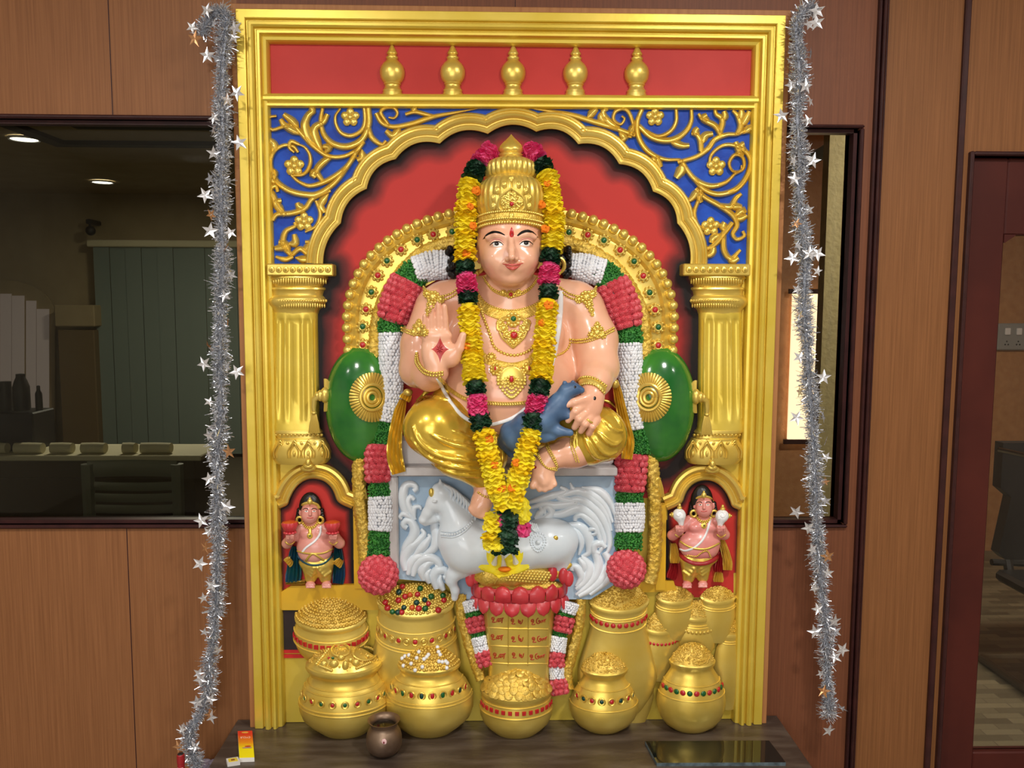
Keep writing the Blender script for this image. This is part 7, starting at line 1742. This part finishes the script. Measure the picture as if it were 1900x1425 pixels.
for lst, lab, cord in ((VL, 'short moulded rose garland on the left side of the lettered vessel', [(858, 1102), (856, 1135), (866, 1180), (880, 1225), (893, 1262)]), (VR, 'short moulded rose garland on the right side of the lettered vessel', [(1078, 1112), (1074, 1160), (1062, 1210), (1052, 1250), (1056, 1280)])):
    e = empty('vessel_garland', Q(lst[-1][1][-1][0], lst[-1][1][-1][1], 30), lab, 'garland', 'short vessel garlands')
    for i, (kd, pa, wi) in enumerate(lst): garland_segment(kd, [pa[0], ((pa[0][0] + pa[1][0]) / 2, (pa[0][1] + pa[1][1]) / 2), pa[1]], [wi[0], (wi[0] + wi[1]) / 2, wi[1]], 30, {'rose': 22, 'jasmine': 18, 'leafp': 16}[kd], e, 70 + i, .8)
    rough_band(cord, 10, 22, 14, e, seed=5)
# ------------------------------------------------------------------ two small attendants in the niches
def attendant(cx, face, chin, shoulders, elbows, hands, belly, bw, feet, hairtop, skinm, label, sash, dhm, kind):
    e = empty('attendant_figurine', Q(cx, feet[0][1], 20), label, 'figurine')
    s = Sculpt(); fu, fv = face
    s.ell((fu, fv, 22), (16.5, 20, 17), k=0); s.ell((fu, fv + 8, 26), (14, 12, 14), k=5); s.ell((fu + 1, fv + 16, 30), (5, 4, 5), k=4); s.ell((fu - 7, fv + 6, 31), (6, 6, 6), k=4); s.ell((fu + 8, fv + 6, 31), (6, 6, 6), k=4)
    s.chain([(fu + .5, fv - 4, 37, 1.3), (fu + .5, fv + 4, 41, 2.6)], k=2.5); s.ell((fu - 6.5, fv - 2, 40), (4.5, 2.4, 3), k=2, sub=True); s.ell((fu + 7.5, fv - 2, 40), (4.5, 2.4, 3), k=2, sub=True)
    s.chain([(fu, chin - 4, 18, 9), ((shoulders[0][0] + shoulders[1][0]) / 2, shoulders[0][1] + 2, 16, 13)], k=6)
    s.ell(((shoulders[0][0] + shoulders[1][0]) / 2, shoulders[0][1] + 14, 16), (30, 22, 15), k=8); s.ell((belly[0], belly[1], 20), (bw, 26, 22), k=10); s.ell((belly[0], belly[1] + 14, 22), (bw * .86, 18, 20), k=8)
    for sx in (-1, 1): s.ell(((shoulders[0][0] + shoulders[1][0]) / 2 + sx * 14, shoulders[0][1] + 14, 26), (13, 9, 9), k=5)
    for sh, el, ha in zip(shoulders, elbows, hands):
        s.chain([(*sh, 16, 10), (*el, 20, 9.5)], k=6); s.chain([(*el, 20, 9), (ha[0], ha[1] + 5, 34, 7)], k=5)
        s.ell((*ha, 36), (8, 8.5, 5.5), k=4)
        for i in range(4): s.chain([(ha[0] - 6.3 + i * 4.2, ha[1] - 6, 41, 2.0), (ha[0] - 6 + i * 4.0, ha[1] - 2, 46.5, 2.0), (ha[0] - 5.2 + i * 3.6, ha[1] + 4.5, 45, 1.7)], k=.25, k0=1.5)
        s.chain([(ha[0] + 6 * (1 if ha[0] < fu else -1), ha[1] + 2, 42, 2.3), (ha[0] + 2 * (1 if ha[0] < fu else -1), ha[1] - 6, 47, 1.9)], k=.5)
    for f in feet:
        s.chain([(f[0] + (belly[0] - f[0]) * .12, f[1] - 20, 16, 8), (f[0], f[1] - 8, 18, 7), (f[0], f[1] + 1, 28, 5.5)], k=4); s.ell((f[0], f[1], 28), (9.5, 6, 7), k=3)
        for i in range(5): s.chain([(f[0] - 6 + i * 3, f[1] + 2, 32, 2.2), (f[0] - 7 + i * 3.5, f[1] + 5, 35, 1.9)], k=1)
    s.ell((fu - 17, fv, 18), (3.5, 7, 4), k=1.5); s.ell((fu + 17, fv, 18), (3.5, 7, 4), k=1.5)
    V, Qd = s.mesh(1.15, ymax=YB + .001); V = relax(V, Qd, 1, .4); meshobj('body', V, Qd, skinm, e, angle=180)
    d = Sculpt()
    for f in feet: d.chain([(belly[0] + (f[0] - belly[0]) * .75, belly[1] + 32, 20, 20), (f[0] + (belly[0] - f[0]) * .1, f[1] - 14, 18, 11.5)], k=8)
    d.ell((belly[0], belly[1] + 28, 18), (bw * .88, 15, 19), k=6)
    for f in feet:
        for i in range(4):
            q = .25 + i * .2; x = belly[0] * (1 - q) + f[0] * q; y = belly[1] + 30 + (f[1] - 16 - belly[1] - 30) * q
            d.chain([(x - 14 + i, y - 5, 30, 2.6), (x, y + 3, 39 - i * 1.5, 3), (x + 14 - i, y - 5, 30, 2.6)], k=2.5)
    dV2, dQ2 = d.mesh(1.6, ymax=YB + .001); dV2 = relax(dV2, dQ2, 1); meshobj('trousers', dV2, dQ2, dhm, e, angle=180)
    sf = Surf((V, Qd), (dV2, dQ2))
    def ln(name, m, pts, r, lift=.4, bead=None, parent=None): return on_body(name, m, pts, r, parent=parent or e, lift=lift, step=1.6, surf=sf, bead=bead, w=8, smooth=2)
    # hair, diadem, face, jewellery
    mb = MB(); blob(mb, fu + (1 if kind == 'l' else -4), fv - 6, 12, 22, fv - 6 - hairtop, 14, 18, 12)
    for i in range(7):
        for sx in (-1, 1): blob(mb, fu + sx * (20 + i * .9) - (2 if kind == 'r' else -1), fv - 4 + i * 5, 10, 6, 6, 7, 8, 6)
    mb.build('hair', M['hair'], e)
    ln('diadem', M['gold'], [(fu - 16, fv - 7), (fu - 11, fv - 14), (fu, fv - 17), (fu + 11, fv - 14), (fu + 16, fv - 7)], 4.2, lift=.8); ln('diadem_beads', M['gold'], [(fu - 16, fv - 9), (fu - 11, fv - 16), (fu, fv - 19), (fu + 11, fv - 16), (fu + 16, fv - 9)], 0, bead=1.6, lift=3); mb = MB(); blob(mb, fu, fv - 20, 38, 5, 6, 4); blob(mb, fu, fv - 25, 37, 2.5, 4, 3); mb.build('diadem_peak', M['gold'], e)
    for sx in (-1, 1):
        ln('eyebrow', M['iris'], [(fu + sx * 3, fv - 6), (fu + sx * 8, fv - 8), (fu + sx * 13, fv - 5.5)], .8, lift=.1); o = patch('eye', M['eyewhite'], fu + sx * 7 + .5, fv - 2.2, 3.4, 1.4, .3, parent=e, surf=sf); patch('iris', M['iris'], fu + sx * 7 + .5, fv - 2.4, 1.4, 1.3, .5, parent=o, surf=sf)
        mb = MB(); c = Q(fu + sx * 19, fv + 14, 22); mb.tube([c + Vector((math.cos(a) * 5.5 * S, 0, math.sin(a) * 6 * S)) for a in np.linspace(0, 2 * PI, 17)], 2.4 * S, 7); mb.build('earring', M['gold'], e)
    ln('mouth', M['lip'], [(fu - 5, fv + 9.5), (fu, fv + 10.6), (fu + 6, fv + 9.3)], 1.0, lift=.1)
    sm = ((shoulders[0][0] + shoulders[1][0]) / 2, shoulders[0][1])
    for q in (0, 3): ln('necklace', M['gold'], [(fu - 15, chin - 3 + q), (fu - 7, chin + 6 + q), (fu, chin + 8 + q), (fu + 8, chin + 6 + q), (fu + 15, chin - 3 + q)], 0, bead=2.0, lift=.8)
    pv = chin + (24 if kind == 'l' else 16)
    if kind == 'l': ln('pendant_strap', M['gold'], [(fu, chin + 10), (fu, pv)], 3.4)
    o = patch('pendant', M['gold'], fu, pv, 5.5, 6, 2.2, parent=e, surf=sf); patch('jewel', M['gemgreen'] if kind == 'l' else M['iris'], fu, pv, 2.2, 2.4, 3.2, parent=o, surf=sf)
    if kind == 'l':
        ln('sacred_thread', M['white'], [(595, 976), (594, 990), (584, 1004), (568, 1016), (560, 1026)], 2.3); ln('waist_cord', M['gold'], [(552, 1022), (565, 1026), (581, 1027), (600, 1026), (617, 1018)], 1.8, lift=1)
        ln('belly_knot', M['gold'], [(568, 1040), (574, 1032), (581, 1027), (590, 1032), (602, 1040)], 2.2, lift=1); ln('waistband', M['teal'], [(553, 1030), (562, 1042), (580, 1049), (600, 1046), (614, 1034), (618, 1026)], 3, lift=1)
    else:
        ln('sacred_thread', M['white'], [(1319, 958), (1314, 980), (1305, 1000), (1290, 1015), (1272, 1022), (1262, 1019)], 2.6); ln('waist_cord', M['gold'], [(1262, 1004), (1276, 1013), (1292, 1018), (1312, 1018), (1334, 1008)], 2, lift=1)
        ln('belly_knot', M['gold'], [(1276, 1030), (1292, 1032), (1300, 1026), (1312, 1022), (1318, 1032)], 0, bead=1.7, lift=1); ln('waistband', M['wine'], [(1260, 1026), (1272, 1038), (1292, 1046), (1312, 1044), (1330, 1034), (1336, 1024)], 4, lift=1)
    for ha in hands: ln('bracelet', M['gold'], [(ha[0] - 8, ha[1] + 9), (ha[0], ha[1] + 14), (ha[0] + 8, ha[1] + 9)], 1.6, lift=1)
    return e, sf
eL, sfL = attendant(580, (575, 951), 970, ((560, 977), (608, 977)), ((533, 1008), (630, 1008)), ((538, 996), (618, 996)), (584, 1014), 34, ((576, 1085), (606, 1085)), 912, M['skinpink'], 'pink skinned standing figurine holding red lotuses in the left niche', M['teal'], M['gold'], 'l')
tail([(548, 1014), (546, 1040), (545, 1062), (542, 1082)], 13, 8, M['teal'], 'sash', eL); tail([(626, 1014), (628, 1040), (629, 1060), (627, 1083)], 10, 8, M['teal'], 'sash', eL)
tail([(541, 1038), (532, 1046)], 9, 16, M['gold'], 'sash_fold', eL); tail([(633, 1038), (624, 1050)], 8, 16, M['gold'], 'sash_fold', eL); tail([(530, 1083), (566, 1081)], 3, 10, M['gold'], 'sash_hem', eL)
for (u, v) in ((538, 972), (617, 972)):
    fl_ = bpy.data.objects.new('lotus_flower', None); fl_.parent = eL; link(fl_)
    c = Q(u, v + 10, 40); mb = MB()
    fpet = lambda a, i: 1 + .10 * abs(math.sin(a * 5)) if i in (1, 2, 3) else 1
    mb.lathe(c, [(r * S, z * S) for r, z in ((3, -6), (9, -3), (13, 5), (14.5, 11), (14, 14))], 50, flute=fpet); mb.build('lotus_cup', M['lotus'], fl_, angle=60)
    mb = MB(); mb.lathe(c, [(r * S, z * S) for r, z in ((.01, 17), (8, 16), (14, 13.5))], 30); mb.build('lotus_centre', M['gemorange'], fl_)
    mb = MB()
    for i in range(9): a = 2 * PI * i / 9; mb.sphere(c + Vector((math.cos(a) * 9 * S, math.sin(a) * 9 * S, -6 * S)), 3.6 * S, 8, 6, (1, 1, .7))
    mb.build('lower_petals', M['lotus'], fl_)
eR, sfR = attendant(1300, (1306, 939), 959, ((1280, 965), (1329, 963)), ((1248, 993), (1344, 992)), ((1261, 982), (1338, 982)), (1298, 1008), 40, ((1275, 1085), (1304, 1084)), 898, M['skinrose'], 'rosy skinned standing figurine holding white conches in the right niche', M['wine'], M['gold'], 'r')
tail([(1250, 1008), (1252, 1030), (1252, 1045)], 8, 12, M['gold'], 'sash_fold', eR); tail([(1252, 1044), (1250, 1060), (1246, 1074)], 9, 6, M['wine'], 'sash', eR); tail([(1338, 1000), (1346, 1025), (1350, 1045), (1350, 1058)], 8, 12, M['gold'], 'sash_fold', eR); tail([(1338, 1024), (1336, 1045), (1334, 1062)], 8, 8, M['wine'], 'sash', eR); tail([(1334, 1060), (1333, 1080)], 8.5, 8, M['gold'], 'sash_hem', eR)
for (u, v, sx) in ((1260, 955, -1), (1340, 957, 1)):
    fl_ = bpy.data.objects.new('conch_shell', None); fl_.parent = eR; link(fl_)
    c = Sculpt(); c.ell((u, v, 38), (12.5, 12, 11), k=0); c.chain([(u - sx * 2, v + 4, 40, 9), (u - sx * 4, v + 17, 40, 5)], k=5); cV, cQ = c.mesh(1.5, ymax=YB); meshobj('shell', relax(cV, cQ, 1), cQ, M['white'], fl_, angle=180); cs_ = Surf((cV, cQ))
    pp, _ = cs_.path([(u - sx * 6, v + 6), (u - sx * 7, v - 3), (u, v - 7), (u + sx * 5, v - 1), (u, v + 3), (u - sx * 2, v - 1)], step=1.5, lift=.4, wdef=20); mb = MB(); mb.tube(pp, 1.5 * S, 6); mb.build('spiral', M['white'], fl_)
    mb = MB(); blob(mb, u + sx * -0 + 1, v - 13, 38, 5, 3, 5); blob(mb, u + 1, v - 17, 38, 3, 4, 3); blob(mb, u + sx * 13, v, 38, 3, 5, 5); blob(mb, u + sx * 16, v, 38, 2.5, 2.5, 3); mb.build('gold_mount', M['gold'], fl_)
# ------------------------------------------------------------------ tinsel strands with foil stars
M['tinsel'] = mat('silver_tinsel_foil', (246, 248, 252), .2, .68, (158, 163, 174), 220, contrast=(.42, .6))
M['foil'] = mat('silver_star_foil', (240, 240, 244), .2, .7)
M['copper'] = mat('copper_star_foil', (214, 160, 112), .22, .7)
M['tcore'] = mat('tinsel_core', (150, 154, 164), .4, .6)
def tinsel(path, label, seed, stars):
    r = np.random.default_rng(seed); rr = random.Random(seed)
    C = resample(cr(path, 10), .5); W = np.array([np.array(Q(*c)) for c in C]); L = len(W)
    e = empty('tinsel_strand', W[-1], label, 'tinsel garland', 'silver tinsel garlands')
    n = int(L * 5.2); idx = r.integers(1, L - 1, n); T = W[np.minimum(idx + 1, L - 1)] - W[idx - 1]; T /= np.linalg.norm(T, axis=1)[:, None]
    A = np.cross(T, np.array([0, 1.0, 0])); A /= np.linalg.norm(A, axis=1)[:, None]; B = np.cross(T, A)
    th = r.uniform(0, 2 * PI, n); D = A * np.cos(th)[:, None] + B * np.sin(th)[:, None] * .8 + T * r.normal(0, .35, n)[:, None]; D /= np.linalg.norm(D, axis=1)[:, None]
    thick = np.interp(idx, [0, L * .5, L], [1, 1, .95]) * (1 + .18 * np.sin(idx * .021 + seed) + .12 * np.sin(idx * .067))
    ln = r.uniform(7, 14, n) * thick * S; base = W[idx] + D * (r.uniform(0, 1, n) ** 1.2 * 8.5 * thick * S)[:, None]; D = D + r.normal(0, .42, (n, 3)); D /= np.linalg.norm(D, axis=1)[:, None]; wv = np.cross(D, r.normal(size=(n, 3))); wv /= np.linalg.norm(wv, axis=1)[:, None]; wv *= (r.uniform(.5, .95, n) * S)[:, None]
    bend = r.normal(0, .22, (n, 3)) * ln[:, None]
    m1 = base + D * (ln * .5)[:, None] + bend * .3; tip = base + D * ln[:, None] + bend
    V = np.stack([base - wv * .7, base + wv * .7, m1 + wv, m1 - wv, tip + wv * .8, tip - wv * .8], 1).reshape(-1, 3)
    i6 = np.arange(n)[:, None] * 6; F4 = np.concatenate([i6 + np.array([[0, 1, 2, 3]]), i6 + np.array([[3, 2, 4, 5]])])
    o = meshobj('tinsel_fringe', V, F4, M['tinsel'], e, smooth=False); o['kind'] = 'stuff'
    mb = MB(); mb.tube([Vector(p) for p in W[::12]], 4.0 * S, 6); mb.build('tinsel_core', M['tcore'], e)
    star = None
    def star_mesh():
        mb = MB(); vs = [(0, 0, 0)]
        for i in range(10):
            a = PI / 2 + PI * i / 5; q = (13.5 if i % 2 == 0 else 5.4) * S; vs.append((q * math.cos(a), -.9 * S * (i % 2), q * math.sin(a)))
        mb.add(vs, [(0, 1 + i, 1 + (i + 1) % 10) for i in range(10)]); return mb
    star = proto(star_mesh(), 'foil_star', M['foil'], e, smooth=False)
    copper = star.data.copy(); copper.materials.clear(); copper.materials.append(M['copper'])
    pts = [(u, v, None) for u, v in stars]
    s_ = 30.0
    while s_ < L - 10:
        if rr.random() < .9: pts.append((None, None, int(s_)))
        s_ += rr.uniform(52, 96)
    for k, (u, v, i) in enumerate(pts[:99]):
        o = star if k == 0 else star.copy()
        if k: link(o)
        if k and rr.random() < .16: o.data = copper
        if i is None: p = Q(u, v, 62); sc_ = 1.12
        else:
            sd = rr.choice((-1, 1)); off = rr.uniform(10, 21); p = Vector(W[i]) + Vector((sd * off * S, -rr.uniform(4, 16) * S, rr.uniform(-6, 6) * S)); sc_ = rr.uniform(.75, 1.05)
        o.location = p - e.location; o.rotation_euler = (rr.uniform(-.7, .7), rr.uniform(0, 6.28), rr.uniform(-1.0, 1.0)) if i is not None else (rr.uniform(-.25, .25), rr.uniform(0, 6.28), rr.uniform(-.3, .3)); o.scale = (sc_,) * 3
TW = 48
tinsel([(374, 66, TW), (380, 46, TW), (394, 28, TW), (412, 18, TW), (420, 34, TW), (418, 70, TW), (413, 110, TW), (412, 200, TW), (414, 280, TW), (410, 340, TW), (411, 420, TW), (413, 500, TW), (408, 600, TW), (410, 700, TW), (407, 800, TW), (403, 870, TW), (405, 960, TW), (404, 1050, TW), (402, 1110, TW), (397, 1170, TW), (390, 1230, TW), (386, 1285, TW), (372, 1325, TW + 4), (354, 1352, TW + 10), (350, 1380, TW + 16), (362, 1412, TW + 22), (358, 1445, TW + 26)], 'silver tinsel garland with foil stars hanging left of the gold frame', 3,
       [(385, 103), (362, 72), (437, 52), (444, 265), (381, 362), (390, 428), (379, 675), (440, 690), (425, 838), (422, 940), (374, 966), (371, 1046), (394, 1086), (372, 1260), (366, 1303), (333, 1385), (392, 1330), (440, 172)])
tinsel([(1512, 12, TW), (1496, 18, TW), (1480, 34, TW), (1479, 80, TW), (1484, 140, TW), (1480, 220, TW), (1484, 300, TW), (1482, 360, TW), (1487, 420, TW), (1494, 480, TW), (1492, 560, TW), (1497, 640, TW), (1502, 720, TW), (1508, 800, TW), (1512, 880, TW), (1515, 960, TW), (1519, 1040, TW), (1526, 1110, TW), (1533, 1170, TW), (1534, 1240, TW), (1538, 1300, TW), (1536, 1332, TW)], 'silver tinsel garland with foil stars hanging right of the gold frame', 8,
       [(1516, 20), (1515, 42), (1494, 160), (1508, 298), (1501, 470), (1517, 471), (1528, 700), (1478, 950), (1535, 1032), (1548, 1152), (1537, 1355), (1450, 215), (1563, 1205), (1512, 1172), (1470, 478), (1478, 775)])
# ------------------------------------------------------------------ lights and camera
def area(name, loc, size, energy, color=(1, 1, 1), rot=(0, 0, 0), shape='DISK', sy=None, spread=None):
    l = bpy.data.lights.new(name, 'AREA'); l.energy = energy; l.size = size; l.color = color; l.shape = shape
    if sy: l.shape = 'RECTANGLE'; l.size_y = sy
    if spread: l.spread = math.radians(spread)
    o = bpy.data.objects.new(name, l); o.location = loc; o.rotation_euler = rot; link(o); return o
# ceiling lamps of the front room and its daylight window behind the camera
for n, (x, y, e_) in enumerate([(-0.85, 0.55, 19), (0.95, 0.65, 30), (-2.2, 0.2, 9), (2.3, 0.4, 8), (0.1, -1.4, 16)]):
    area('ceiling_lamp', (x, y, ZC - .03), .22, e_, (1.0, .97, .92))
area('window_daylight', (-0.6, -2.9, 1.7), 2.6, 52, (.97, .98, 1.0), (math.radians(90), 0, 0), sy=1.5)
area('inner_room_fill', (-2.2, 6.4, ZI - .05), .3, 46, (1, .93, .8))  # added fill light without a fixture, brightens the left inner room
area('inner_right_fill', (2.2, 2.75, ZI - .05), .3, 46, (1, .9, .76))  # added fill in front of the pilaster, brightens it and the right inner room
w = bpy.data.worlds.new('World'); sce.world = w; w.use_nodes = True
w.node_tree.nodes['Background'].inputs[0].default_value = (.6, .65, .7, 1); w.node_tree.nodes['Background'].inputs[1].default_value = .15
cam = bpy.data.cameras.new('Camera'); cam.sensor_fit = 'HORIZONTAL'; cam.sensor_width = 36.0; cam.lens = F / 1900 * 36.0; cam.clip_start = .02
co = bpy.data.objects.new('Camera', cam); link(co)
co.matrix_world = Matrix(((rgt.x, upv.x, -fwd.x, EYE.x), (rgt.y, upv.y, -fwd.y, EYE.y), (rgt.z, upv.z, -fwd.z, EYE.z), (0, 0, 0, 1)))
sce.camera = co
vs_ = sce.view_settings; vs_.view_transform = 'Standard'; vs_.look = 'None'; vs_.gamma = 1.0; vs_.use_curve_mapping = False; vs_.exposure = 0.22
